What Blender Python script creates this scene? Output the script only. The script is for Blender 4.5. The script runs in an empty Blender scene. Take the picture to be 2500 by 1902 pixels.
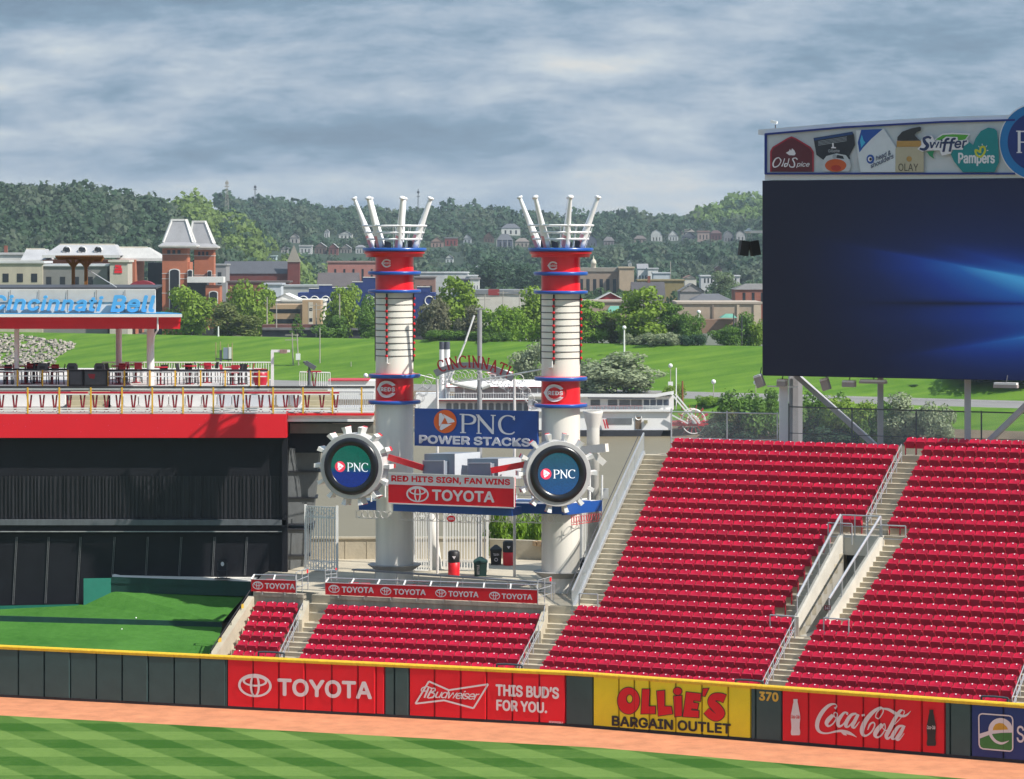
import bpy, math, random, os
import numpy as np
from mathutils import Vector, Matrix
from mathutils.geometry import tessellate_polygon

# ------------------------------------------------------------------ camera, sky, sun, exposure
random.seed(11)
RNG = np.random.default_rng(5)
S = bpy.context.scene
COL = S.collection
F, HC, HY = 8000.0, 22.0, 600.0          # focal length in photo pixels, eye height, horizon row

cam_d = bpy.data.cameras.new("camera")
cam = bpy.data.objects.new("camera", cam_d)
COL.objects.link(cam)
cam.location = (0, 0, HC)
cam.rotation_euler = (math.radians(90), 0, 0)
cam_d.sensor_width = 36
cam_d.lens = 36 * F / 2500
cam_d.shift_y = -(951 - HY) / 2500
cam_d.clip_start = 1
cam_d.clip_end = 20000
S.camera = cam

SUN_AZ, SUN_EL = -27.0, 46.0             # azimuth from +X toward the camera, elevation
W = bpy.data.worlds.new("World")
S.world = W
W.use_nodes = True
nt = W.node_tree
nt.nodes.clear()
N = nt.nodes.new
L = nt.links.new
out = N('ShaderNodeOutputWorld'); bg = N('ShaderNodeBackground')
sky = N('ShaderNodeTexSky'); sky.sky_type = 'NISHITA'; sky.sun_disc = False
sky.sun_elevation = math.radians(SUN_EL); sky.sun_rotation = math.radians(90 - SUN_AZ)
sky.air_density = 1.0; sky.dust_density = 1.5
bg.inputs['Strength'].default_value = 0.1
tc = N('ShaderNodeTexCoord'); sep = N('ShaderNodeSeparateXYZ'); L(tc.outputs['Generated'], sep.inputs[0])
def wmath(op, a, b=None):
    n = N('ShaderNodeMath'); n.operation = op
    for i, v in enumerate((a, b)):
        if v is None: continue
        if isinstance(v, (int, float)): n.inputs[i].default_value = v
        else: L(v, n.inputs[i])
    return n.outputs[0]
az = wmath('ABSOLUTE', sep.outputs['Z'])
zz = wmath('ADD', az, 0.42)
cx = wmath('DIVIDE', sep.outputs['X'], zz); cy = wmath('DIVIDE', sep.outputs['Y'], zz)
cmb = N('ShaderNodeCombineXYZ'); L(cx, cmb.inputs[0]); L(cy, cmb.inputs[1])
def wnoise(scale, detail, rough, off, sx=1.0, rot=0.0, warp=None, wamt=0.0):
    mp = N('ShaderNodeMapping'); mp.inputs['Location'].default_value = off
    mp.inputs['Rotation'].default_value = (0, 0, rot); mp.inputs['Scale'].default_value = (sx, 1.0, 1)
    src = cmb.outputs[0]
    if warp is not None:
        vm = N('ShaderNodeVectorMath'); vm.operation = 'SCALE'; L(warp, vm.inputs[0]); vm.inputs['Scale'].default_value = wamt
        va = N('ShaderNodeVectorMath'); va.operation = 'ADD'; L(src, va.inputs[0]); L(vm.outputs[0], va.inputs[1]); src = va.outputs[0]
    L(src, mp.inputs[0])
    n = N('ShaderNodeTexNoise'); n.inputs['Scale'].default_value = scale; n.inputs['Detail'].default_value = detail
    n.inputs['Roughness'].default_value = rough
    L(mp.outputs[0], n.inputs['Vector'])
    return n
wp = wnoise(7.0, 4, 0.55, (1.3, 9.1, 0), 0.8)
big = wnoise(5.6, 5, 0.5, (5.4, 8.3, 0), 0.62, 0.2, wp.outputs['Color'], 0.10)       # broad grey banks
mid_ = wnoise(15.0, 9, 0.56, (7.3, 2.2, 0), 0.62, 0.2, wp.outputs['Color'], 0.05)       # rolls and edges
fine = wnoise(75.0, 7, 0.65, (2.3, 5.2, 0), 0.75, 0.1, wp.outputs['Color'], 0.02)        # ragged texture
mixn = wmath('ADD', wmath('ADD', wmath('MULTIPLY', big.outputs['Fac'], 0.55), wmath('MULTIPLY', mid_.outputs['Fac'], 0.42)), wmath('MULTIPLY', fine.outputs['Fac'], 0.10))
lift = wmath('MULTIPLY', wmath('SUBTRACT', 0.034, wmath('MINIMUM', az, 0.09)), 1.7)      # paler toward the horizon
cf = wmath('ADD', mixn, lift)
rmp = N('ShaderNodeValToRGB'); L(cf, rmp.inputs[0])
els = rmp.color_ramp.elements
els[0].position = 0.39; els[0].color = (0.150, 0.222, 0.315, 1)
els[1].position = 0.70; els[1].color = (0.74, 0.70, 0.64, 1)
for p, c in ((0.46, (0.190, 0.285, 0.392)), (0.50, (0.275, 0.364, 0.475)), (0.545, (0.375, 0.448, 0.54)), (0.60, (0.50, 0.56, 0.615))):
    e = els.new(p); e.color = (*c, 1)
zen = N('ShaderNodeMapRange'); zen.interpolation_type = 'SMOOTHSTEP'; L(az, zen.inputs[0])
zen.inputs['From Min'].default_value = 0.10; zen.inputs['From Max'].default_value = 0.6
zen.inputs['To Min'].default_value = 9.6; zen.inputs['To Max'].default_value = 15.0           # brighter cloud overhead
sc10 = N('ShaderNodeVectorMath'); sc10.operation = 'SCALE'; L(rmp.outputs[0], sc10.inputs[0]); L(zen.outputs[0], sc10.inputs['Scale'])
mixc = N('ShaderNodeMix'); mixc.data_type = 'RGBA'; mixc.inputs['Factor'].default_value = 0.93
L(sky.outputs[0], mixc.inputs['A']); L(sc10.outputs[0], mixc.inputs['B'])
L(mixc.outputs['Result'], bg.inputs['Color']); L(bg.outputs[0], out.inputs[0])

sd = bpy.data.lights.new("sun", 'SUN')
sd.energy = 5.0; sd.angle = math.radians(0.5); sd.color = (1.0, 0.955, 0.88)
sun = bpy.data.objects.new("sun", sd); COL.objects.link(sun)
_e, _a = math.radians(SUN_EL), math.radians(SUN_AZ)
SUND = Vector((math.cos(_e) * math.cos(_a), math.cos(_e) * math.sin(_a), math.sin(_e)))
sun.rotation_euler = SUND.to_track_quat('Z', 'Y').to_euler()
sun.location = (60, 20, 120)
S.view_settings.view_transform = 'Standard'; S.view_settings.look = 'None'
S.view_settings.exposure = 0.3; S.view_settings.gamma = 1.0
S.render.resolution_x, S.render.resolution_y = 1024, 779
S.render.engine = 'CYCLES'
S.cycles.max_bounces = 6; S.cycles.diffuse_bounces = 3; S.cycles.transparent_max_bounces = 24
S.cycles.volume_bounces = 0

# ------------------------------------------------------------------ helpers
def PX(px, Y): return (px - 1250) / F * Y
def PZ(py, Y): return HC - (py - HY) / F * Y
def P(px, py, Y): return Vector((PX(px, Y), Y, PZ(py, Y)))
def PPX(v): return 1250 + F * v[0] / v[1], HY + F * (HC - v[2]) / v[1]
UZ = Vector((0, 0, 1))
def srgb(r, g, b):
    f = lambda c: (c / 255 / 12.92) if c <= 10 else ((c / 255 + 0.055) / 1.055) ** 2.4
    return (f(r), f(g), f(b))

_M = {}
def mat(name, col, rough=0.6, var=0.10, scale=2.0, metal=0.0, bump=0.0, bscale=None, spec=0.5, alpha=1.0, emit=0.0, streak=False, coat=0.0):
    """Principled material whose colour drifts a little with a noise: weathering, never light."""
    if name in _M: return _M[name]
    m = bpy.data.materials.new(name); m.use_nodes = True
    t = m.node_tree; b = t.nodes['Principled BSDF']
    b.inputs['Roughness'].default_value = rough; b.inputs['Metallic'].default_value = metal
    b.inputs['Specular IOR Level'].default_value = spec
    b.inputs['Coat Weight'].default_value = coat
    c = t.nodes.new('ShaderNodeTexCoord'); n = t.nodes.new('ShaderNodeTexNoise')
    n.inputs['Scale'].default_value = scale; n.inputs['Detail'].default_value = 5; n.inputs['Roughness'].default_value = 0.65
    src = c.outputs['Object']
    if streak:
        mp = t.nodes.new('ShaderNodeMapping'); mp.inputs['Scale'].default_value = (1, 1, 0.08)
        t.links.new(src, mp.inputs[0]); src = mp.outputs[0]
    t.links.new(src, n.inputs['Vector'])
    mx = t.nodes.new('ShaderNodeMix'); mx.data_type = 'RGBA'
    mr = t.nodes.new('ShaderNodeMapRange'); mr.inputs['From Min'].default_value = 0.3; mr.inputs['From Max'].default_value = 0.7
    t.links.new(n.outputs['Fac'], mr.inputs['Value']); t.links.new(mr.outputs[0], mx.inputs['Factor'])
    mx.inputs['A'].default_value = (*[v * (1 - var) for v in col], 1)
    mx.inputs['B'].default_value = (*[min(1, v * (1 + var)) for v in col], 1)
    t.links.new(mx.outputs['Result'], b.inputs['Base Color'])
    if bump:
        bn = t.nodes.new('ShaderNodeTexNoise'); bn.inputs['Scale'].default_value = bscale or scale * 6; bn.inputs['Detail'].default_value = 4
        t.links.new(c.outputs['Object'], bn.inputs['Vector'])
        bp = t.nodes.new('ShaderNodeBump'); bp.inputs['Strength'].default_value = bump; bp.inputs['Distance'].default_value = 0.05
        t.links.new(bn.outputs['Fac'], bp.inputs['Height']); t.links.new(bp.outputs[0], b.inputs['Normal'])
    if alpha < 1: b.inputs['Alpha'].default_value = alpha
    if emit:
        t.links.new(mx.outputs['Result'], b.inputs['Emission Color']); b.inputs['Emission Strength'].default_value = emit
    _M[name] = m
    return m

ORG = {}
class MB:
    """Collects polygons and links them as ONE mesh object."""
    def __init__(s): s.v = []; s.f = []; s.m = []; s.cur = 0
    def add(s, vs, fs):
        k = len(s.v); s.v.extend([tuple(v) for v in vs])
        for f in fs: s.f.append(tuple(i + k for i in f)); s.m.append(s.cur)
        return s
    def poly(s, *vs): return s.add(vs, [tuple(range(len(vs)))])
    def hexa(s, b, t):
        """bottom ring b (4 points), top ring t (4 points)"""
        return s.add(list(b) + list(t), [(3, 2, 1, 0), (4, 5, 6, 7), (0, 1, 5, 4), (1, 2, 6, 5), (2, 3, 7, 6), (3, 0, 4, 7)])
    def box(s, c, size, ux=Vector((1, 0, 0)), uy=None, uz=UZ):
        c = Vector(c); ux = Vector(ux).normalized(); uz = Vector(uz).normalized(); uy = uz.cross(ux) if uy is None else uy
        a, b, h = ux * size[0] / 2, uy * size[1] / 2, uz * size[2] / 2
        return s.hexa([c - a - b - h, c + a - b - h, c + a + b - h, c - a + b - h], [c - a - b + h, c + a - b + h, c + a + b + h, c - a + b + h])
    def bar(s, p, q, w, h=None):
        """square bar from p to q"""
        p, q = Vector(p), Vector(q); d = (q - p)
        if d.length < 1e-6: return s
        d.normalize(); h = h or w
        x = d.cross(UZ) if abs(d.z) < 0.95 else Vector((1, 0, 0)); x.normalize(); y = x.cross(d)
        x = x * w / 2; y = y * h / 2
        return s.hexa([p - x - y, p + x - y, p + x + y, p - x + y], [q - x - y, q + x - y, q + x + y, q - x + y])
    def tube(s, p, q, r0, r1=None, n=8, cap=True):
        p, q = Vector(p), Vector(q); r1 = r0 if r1 is None else r1; d = q - p
        if d.length < 1e-6: return s
        d.normalize()
        x = d.orthogonal().normalized(); y = d.cross(x)
        vs = []
        for c, r in ((p, r0), (q, r1)):
            for i in range(n):
                a = 2 * math.pi * i / n; vs.append(c + x * math.cos(a) * r + y * math.sin(a) * r)
        fs = [(i, (i + 1) % n, n + (i + 1) % n, n + i) for i in range(n)]
        if cap: fs += [tuple(range(n))[::-1], tuple(range(n, 2 * n))]
        return s.add(vs, fs)
    def path(s, pts, r, n=6):
        for a, b in zip(pts[:-1], pts[1:]): s.tube(a, b, r, r, n)
        return s
    def lathe(s, prof, n=32, c=(0, 0, 0), ax=UZ, a0=0.0, a1=2 * math.pi):
        """prof: list of (radius, height) along the axis"""
        c = Vector(c); ax = Vector(ax).normalized()
        x = Vector((1, 0, 0)) if abs(ax.x) < 0.9 else Vector((0, 1, 0)); x = (x - ax * x.dot(ax)).normalized(); y = ax.cross(x)
        full = a1 - a0 > 6.28; k = n if full else n + 1
        vs = []
        for r, h in prof:
            for i in range(k):
                a = a0 + (a1 - a0) * i / n; vs.append(c + ax * h + x * (r * math.cos(a)) + y * (r * math.sin(a)))
        fs = []
        for j in range(len(prof) - 1):
            for i in range(n):
                i2 = (i + 1) % k
                fs.append((j * k + i, j * k + i2, (j + 1) * k + i2, (j + 1) * k + i))
        return s.add(vs, fs)
    def torus(s, c, R, r, ax=UZ, n=32, m=6, a0=0, a1=2 * math.pi):
        prof = [(R + r * math.cos(t), r * math.sin(t)) for t in [2 * math.pi * i / m for i in range(m + 1)]]
        return s.lathe(prof, n, c, ax, a0, a1)
    def ball(s, c, r, n=10, m=6, sz=1.0):
        return s.lathe([(r * math.sin(math.pi * i / m), -r * sz * math.cos(math.pi * i / m)) for i in range(m + 1)], n, c)
    def prism(s, ring, d):
        """ring of points extruded by vector d (convex or simple ring)"""
        n = len(ring); d = Vector(d); ring = [Vector(p) for p in ring]
        return s.add(ring + [p + d for p in ring], [tuple(range(n)), tuple(range(2 * n - 1, n - 1, -1))] + [(i, n + i, n + (i + 1) % n, (i + 1) % n) for i in range(n)])
    def gable(s, a, b, c, d, h, over=0.0):
        """gable roof on the ring a b c d (ridge from mid ab to mid cd)"""
        r0 = (Vector(a) + Vector(b)) / 2 + UZ * h; r1 = (Vector(c) + Vector(d)) / 2 + UZ * h
        return s.add([a, b, c, d, r0, r1], [(0, 1, 4), (2, 3, 5), (1, 2, 5, 4), (3, 0, 4, 5), (3, 2, 1, 0)])
    def build(s, name, mats, parent=None, org=None, smooth=False):
        if not isinstance(mats, (list, tuple)): mats = [mats]
        if parent is not None: org = ORG[parent.name]
        elif org is None:
            a = np.array(s.v); org = Vector(((a[:, 0].min() + a[:, 0].max()) / 2, (a[:, 1].min() + a[:, 1].max()) / 2, a[:, 2].min()))
        org = Vector(org)
        me = bpy.data.meshes.new(name)
        me.from_pydata((np.array(s.v, dtype=float) - np.array(org)).tolist(), [], s.f)
        for m in mats: me.materials.append(m)
        if len(mats) > 1: me.polygons.foreach_set('material_index', s.m)
        if smooth: me.polygons.foreach_set('use_smooth', [True] * len(s.f))
        me.update()
        o = bpy.data.objects.new(name, me); COL.objects.link(o)
        ORG[o.name] = org
        if parent is not None: o.parent = parent
        else: o.location = org
        return o

def np_mesh(name, V, Fq, mats, org=(0, 0, 0), midx=None, smooth=False):
    """fast quads: V (n,3), Fq (m,4)"""
    me = bpy.data.meshes.new(name)
    V = np.asarray(V, dtype=np.float32) - np.asarray(org, dtype=np.float32); Fq = np.asarray(Fq, dtype=np.int32)
    me.vertices.add(len(V)); me.vertices.foreach_set('co', V.ravel())
    me.loops.add(Fq.size); me.loops.foreach_set('vertex_index', Fq.ravel())
    me.polygons.add(len(Fq)); me.polygons.foreach_set('loop_start', np.arange(0, Fq.size, 4, dtype=np.int32))
    for m in mats: me.materials.append(m)
    if midx is not None: me.polygons.foreach_set('material_index', np.asarray(midx, dtype=np.int32))
    if smooth: me.polygons.foreach_set('use_smooth', np.ones(len(Fq), dtype=bool))
    me.update(calc_edges=True); me.validate()
    return me

def E(name, label, cat, loc, group=None):
    o = bpy.data.objects.new(name, None); COL.objects.link(o); o.location = loc
    o.empty_display_size = 0.3
    ORG[o.name] = Vector(loc)
    return tag(o, label, cat, group)
def tag(o, label, cat, group=None, kind=None):
    o['label'] = label
    if cat: o['category'] = cat
    if group: o['group'] = group
    if kind: o['kind'] = kind
    return o
def struct(o, label=None):
    o['kind'] = 'structure'
    if label: o['label'] = label
    return o
def copy_tree(o, parent=None):
    c = o.copy(); COL.objects.link(c)
    ORG[c.name] = ORG[o.name]
    if parent is not None: c.parent = parent
    for ch in KIDS.get(o.name, ()): copy_tree(ch, c)
    return c
KIDS = {}
def index_kids():
    KIDS.clear()
    for o in S.objects:
        if o.parent: KIDS.setdefault(o.parent.name, []).append(o)
def dup(root, loc, label=None, rz=None, group=None, scale=None):
    index_kids()
    c = copy_tree(root); c.location = loc
    if label: c['label'] = label
    if group: c['group'] = group
    if rz is not None: c.rotation_euler = (0, 0, rz)
    if scale is not None: c.scale = scale if isinstance(scale, (tuple, list)) else (scale,) * 3
    return c

class Plane:
    """a vertical (or given) rectangle in the world that flat artwork is laid on; uv() traces a photo pixel onto it"""
    def __init__(s, O, U, V=UZ):
        s.O = Vector(O); s.U = Vector(U).normalized(); s.V = Vector(V).normalized(); s.N = s.U.cross(s.V).normalized()
    @staticmethod
    def px(xl, yl, Yl, xr, Yr):
        a, b = P(xl, yl, Yl), P(xr, yl, Yr); b.z = a.z
        return Plane(a, b - a)
    def hit(s, px, py):
        o = Vector((0, 0, HC)); d = Vector(((px - 1250) / F, 1, -(py - HY) / F))
        return o + d * ((s.O - o).dot(s.N) / d.dot(s.N))
    def uv(s, px, py):
        h = s.hit(px, py) - s.O; return (h.dot(s.U), h.dot(s.V))
    def at(s, u, v, n=0.0): return s.O + s.U * u + s.V * v + s.N * n
    def pts(s, pl, n=0.0): return [s.hit(*p) + s.N * n for p in pl]
def fill(mb, pl, loops, n=0.01, uv=False):
    """flat filled shape on a plane; first loop is the outline, the rest are holes"""
    q = [[Vector((*(p if uv else pl.uv(*p)), 0)) for p in lp] for lp in loops]
    flat = [p for lp in q for p in lp]
    mb.add([pl.at(p.x, p.y, n) for p in flat], [tuple(t) for t in tessellate_polygon(q)])
    return mb
def ell(cx, cy, rx, ry, n=28, a0=0.0, a1=360.0):
    k = n if abs(a1 - a0) >= 359.9 else n + 1
    return [(cx + rx * math.cos(math.radians(a0 + (a1 - a0) * i / n)), cy + ry * math.sin(math.radians(a0 + (a1 - a0) * i / n))) for i in range(k)]
def ring(mb, pl, cx, cy, rx, ry, w, n=0.01, uv=False, h=None):
    h = w if h is None else h
    o = ell(cx, cy, rx, ry); i = ell(cx, cy, rx - w, ry - h); k = len(o)
    T = (lambda p: pl.at(*p, n)) if uv else (lambda p: pl.hit(*p) + pl.N * n)
    mb.add([T(p) for p in o] + [T(p) for p in i], [(a, (a + 1) % k, k + (a + 1) % k, k + a) for a in range(k)])
    return mb
def smooth_path(pts, k=6):
    """Catmull-Rom through pts (any dimension)"""
    p = [np.array(q, float) for q in pts]; p = [2 * p[0] - p[1]] + p + [2 * p[-1] - p[-2]]; o = []
    for i in range(1, len(p) - 2):
        for t in np.linspace(0, 1, k, endpoint=False):
            o.append(0.5 * ((2 * p[i]) + (p[i + 1] - p[i - 1]) * t + (2 * p[i - 1] - 5 * p[i] + 4 * p[i + 1] - p[i + 2]) * t ** 2 + (3 * p[i] - p[i - 1] - 3 * p[i + 1] + p[i + 2]) * t ** 3))
    o.append(p[-2]); return o
def stroke(mb, pl, pts, n=0.01, k=6, dn=0.00015, uv=False):
    """brush stroke: pts are (x, y, width) in photo pixels (or plane units)"""
    q = smooth_path(pts, k); vs = []; last = None
    for i, p in enumerate(q):
        a = q[max(0, i - 1)]; b = q[min(len(q) - 1, i + 1)]; d = np.array([b[0] - a[0], b[1] - a[1]]); l = np.hypot(*d)
        d = d / l if l > 1e-9 else np.array([1.0, 0]); nn = np.array([-d[1], d[0]]) * p[2] / 2
        for sgn in (1, -1):
            c = (p[0] + sgn * nn[0], p[1] + sgn * nn[1])
            vs.append((pl.at(*c) if uv else pl.hit(*c)) + pl.N * (n + i * dn))
    mb.add(vs, [(2 * i, 2 * i + 1, 2 * i + 3, 2 * i + 2) for i in range(len(q) - 1)])
    return mb

# ---- lettering
try:
    _fp = os.path.join(bpy.utils.resource_path('LOCAL'), 'datafiles', 'fonts', 'Inter.woff2')
    INTER = bpy.data.fonts.load(_fp)
except Exception:
    INTER = None
_TC = {}
def text_geo(s, bold=0.0, shear=0.0, space=1.0):
    key = (s, bold, shear, space)
    if key not in _TC:
        c = bpy.data.curves.new('lettering', 'FONT'); c.body = s
        if INTER: c.font = INTER
        c.offset = bold; c.shear = shear; c.space_character = space; c.resolution_u = 4; c.fill_mode = 'FRONT'
        o = bpy.data.objects.new('lettering', c); COL.objects.link(o)
        me = bpy.data.meshes.new_from_object(o)
        v = np.array([p.co[:2] for p in me.vertices]); f = [tuple(p.vertices) for p in me.polygons]
        bpy.data.objects.remove(o); bpy.data.meshes.remove(me); bpy.data.curves.remove(c)
        _TC[key] = ((v - v.min(0)) / (v.max(0) - v.min(0)), f)
    return _TC[key]
def text_px(mb, pl, s, box, n=0.012, bold=0.0, shear=0.0, space=1.0, depth=0.0):
    """text stretched over the photo box (x_left, y_top, x_right, y_bottom[, slope]) traced onto the plane; slope = drop in px from left to right.
    bold: the letters are fattened by overprinting them slightly shifted"""
    v, f = text_geo(s, 0.0, shear, space)
    x0, y0, x1, y1 = box[:4]; sl = box[4] if len(box) > 4 else 0
    b = bold * abs(y1 - y0) * 1.1
    x0 += b; x1 -= b; y0 += b; y1 -= b
    offs = [(0, 0)] if not bold else [(0, 0), (1, 0), (-1, 0), (0, 1), (0, -1), (.7, .7), (-.7, .7), (.7, -.7), (-.7, -.7)]
    for i, (ox, oy) in enumerate(offs):
        pts = [pl.hit(x0 + a * (x1 - x0) + ox * b, y1 + (y0 - y1) * bb + sl * a + oy * b) + pl.N * (n + 0.0006 * i) for a, bb in v]
        mb.add(pts, f)
        if depth: extrude_back(mb, pl, pts, f, depth)
    return mb
def extrude_back(mb, pl, pts, f, depth):
    ed = {}
    for q in f:
        for a, b in zip(q, q[1:] + q[:1]): ed[(a, b)] = ed.get((a, b), 0) + 1
    k = [(a, b) for (a, b) in ed if (b, a) not in ed]
    for a, b in k:
        mb.poly(pts[a], pts[a] - pl.N * depth, pts[b] - pl.N * depth, pts[b])
# ------------------------------------------------------------------ playing field and outfield wall
WALL_H = 2.51
def wall_y(px, yt): return F * (HC - WALL_H) / (yt - HY)
WN = [Vector((PX(p, wall_y(p, y)), wall_y(p, y), 0)) for p, y in ((-500, 1553), (553, 1601), (1410, 1640.5), (1909, 1676.5))]
_d = (WN[3] - WN[2]); WN[3] = WN[2] + _d * 2.6
def on_wall(px):
    """ground point of the wall face seen at photo column px"""
    k = (px - 1250) / F
    for a, b in zip(WN[:-1], WN[1:]):
        d = b - a; t = (k * a.y - a.x) / (d.x - k * d.y)
        if -1e-6 <= t <= 1.0001: return a + d * t
    a, b = (WN[0], WN[1]) if px < 600 else (WN[2], WN[3]); d = b - a
    return a + d * ((k * a.y - a.x) / (d.x - k * d.y))
def wall_normal(px):
    a, b = (WN[0], WN[1]) if px < 553 else (WN[1], WN[2]) if px < 1410 else (WN[2], WN[3])
    d = (b - a).normalized(); return Vector((d.y, -d.x, 0)), d

def grass_mat(name, c_lo, c_hi, mode='mown'):
    m = bpy.data.materials.new(name); m.use_nodes = True; t = m.node_tree; b = t.nodes['Principled BSDF']
    b.inputs['Roughness'].default_value = 0.9; b.inputs['Specular IOR Level'].default_value = 0.15
    g = t.nodes.new('ShaderNodeNewGeometry'); sp = t.nodes.new('ShaderNodeSeparateXYZ'); t.links.new(g.outputs['Position'], sp.inputs[0])
    def mth(op, a, bb=None, cc=None):
        n = t.nodes.new('ShaderNodeMath'); n.operation = op
        for i, v in enumerate((a, bb, cc)):
            if v is None: continue
            if isinstance(v, (int, float)): n.inputs[i].default_value = v
            else: t.links.new(v, n.inputs[i])
        return n.outputs[0]
    X, Y = sp.outputs[0], sp.outputs[1]
    nz = t.nodes.new('ShaderNodeTexNoise'); nz.inputs['Scale'].default_value = 2.2; nz.inputs['Detail'].default_value = 8; nz.inputs['Roughness'].default_value = 0.75
    t.links.new(g.outputs['Position'], nz.inputs['Vector'])
    nb = t.nodes.new('ShaderNodeTexNoise'); nb.inputs['Scale'].default_value = 0.25; nb.inputs['Detail'].default_value = 3
    t.links.new(g.outputs['Position'], nb.inputs['Vector'])
    grain = mth('ADD', mth('MULTIPLY', nz.outputs['Fac'], 0.55), mth('MULTIPLY', nb.outputs['Fac'], 0.45))
    if mode == 'mown':
        wob = mth('MULTIPLY', mth('SUBTRACT', nz.outputs['Fac'], 0.5), 0.35)
        def band(ph):
            s = mth('SINE', mth('MULTIPLY', ph, 2 * math.pi))
            n = t.nodes.new('ShaderNodeMapRange'); n.interpolation_type = 'SMOOTHSTEP'
            n.inputs['From Min'].default_value = -0.16; n.inputs['From Max'].default_value = 0.16; t.links.new(mth('ADD', s, wob), n.inputs['Value'])
            return n.outputs[0]
        a = band(mth('DIVIDE', mth('ADD', X, mth('MULTIPLY', Y, 0.56)), 4.15))
        c = band(mth('DIVIDE', mth('ADD', mth('ADD', Y, 1.4), mth('MULTIPLY', X, 0.02)), 4.9))
        fac = mth('ADD', mth('ADD', mth('MULTIPLY', a, 0.56), mth('MULTIPLY', c, 0.38)), mth('MULTIPLY', mth('SUBTRACT', grain, 0.5), 1.5))
    elif mode == 'levee':
        st = t.nodes.new('ShaderNodeTexNoise'); st.inputs['Scale'].default_value = 1.0; st.inputs['Detail'].default_value = 4
        mp = t.nodes.new('ShaderNodeMapping'); mp.inputs['Scale'].default_value = (0.02, 0.35, 0.3); mp.inputs['Rotation'].default_value = (0, 0, 0.576)
        t.links.new(g.outputs['Position'], mp.inputs[0]); t.links.new(mp.outputs[0], st.inputs['Vector'])
        fac = mth('ADD', mth('MULTIPLY', mth('SUBTRACT', st.outputs['Fac'], 0.3), 1.6), mth('MULTIPLY', mth('SUBTRACT', grain, 0.5), 1.4))
    else:
        fac = mth('ADD', mth('MULTIPLY', mth('SUBTRACT', grain, 0.5), 2.6), 0.5)
    mx = t.nodes.new('ShaderNodeMix'); mx.data_type = 'RGBA'; mx.clamp_factor = True
    t.links.new(fac, mx.inputs['Factor']); mx.inputs['A'].default_value = (*c_lo, 1); mx.inputs['B'].default_value = (*c_hi, 1)
    t.links.new(mx.outputs['Result'], b.inputs['Base Color'])
    bp = t.nodes.new('ShaderNodeBump'); bp.inputs['Strength'].default_value = 0.5; bp.inputs['Distance'].default_value = 0.05
    n3 = t.nodes.new('ShaderNodeTexNoise'); n3.inputs['Scale'].default_value = 9 if mode != 'levee' else 2; n3.inputs['Detail'].default_value = 4
    t.links.new(g.outputs['Position'], n3.inputs['Vector']); t.links.new(n3.outputs['Fac'], bp.inputs['Height']); t.links.new(bp.outputs[0], b.inputs['Normal'])
    return m

M_CONC = mat('concrete', (0.46, 0.405, 0.305), 0.85, 0.16, 0.9, bump=0.25)
M_CONC2 = mat('concrete_stained', (0.40, 0.35, 0.275), 0.9, 0.3, 1.3, bump=0.25, streak=True)
M_STEEL = mat('galvanised_steel', (0.52, 0.53, 0.55), 0.42, 0.12, 4, metal=0.55)
M_WHITE = mat('white_paint', (0.78, 0.77, 0.74), 0.45, 0.05, 1.2)
M_CREAM = mat('cream_paint', (0.72, 0.69, 0.63), 0.5, 0.07, 0.8)
M_BLACKR = mat('black_rubber', (0.018, 0.016, 0.02), 0.7, 0.25, 2)
M_DKGREY = mat('dark_grey_metal', (0.06, 0.06, 0.068), 0.5, 0.2, 2)
M_RED = mat('signal_red', (0.74, 0.014, 0.024), 0.42, 0.07, 0.8)
M_ADRED = mat('vinyl_red', (0.74, 0.014, 0.024), 0.55, 0.06, 0.7, spec=0.25)
M_PRINTW = mat('printed_white', (0.74, 0.68, 0.70), 0.55, 0.05, 2)
M_BLUE = mat('royal_blue', (0.012, 0.06, 0.27), 0.35, 0.08, 0.8)
M_PRINTK = mat('printed_black', (0.02, 0.017, 0.018), 0.5, 0.1, 2)

# grass sheet, warning track
tr = [(p, on_wall(p)) for p in (-500, 553, 1410, 2300, 3300)]
inner = []
for p, w in tr:
    n, d = wall_normal(p); inner.append(w + Vector((0.12, -1, 0)).normalized() * 6.25)
g = MB()
g.poly(Vector((-60, 60, 0)), Vector((60, 60, 0)), *[Vector((v.x, v.y, 0)) for v in inner[::-1]])
struct(g.build('outfield_grass', grass_mat('mown_turf', (0.030, 0.098, 0.008), (0.135, 0.225, 0.048)), org=(0, 140, 0)), 'striped mown outfield grass below the warning track')
t_ = MB()
for (p, a), (q, b), i, j in zip(tr[:-1], tr[1:], inner[:-1], inner[1:]):
    e = Vector((0, 0.5, 0))
    t_.add([i - e + UZ * -0.004, j - e + UZ * -0.004, b + e + UZ * -0.004, a + e + UZ * -0.004], [(0, 1, 2, 3)])
struct(t_.build('warning_track', mat('crushed_brick', (0.58, 0.225, 0.105), 0.95, 0.2, 0.8, bump=0.6, bscale=25), org=(0, 150, 0)), 'orange brick-dust warning track along the outfield wall')

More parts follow.
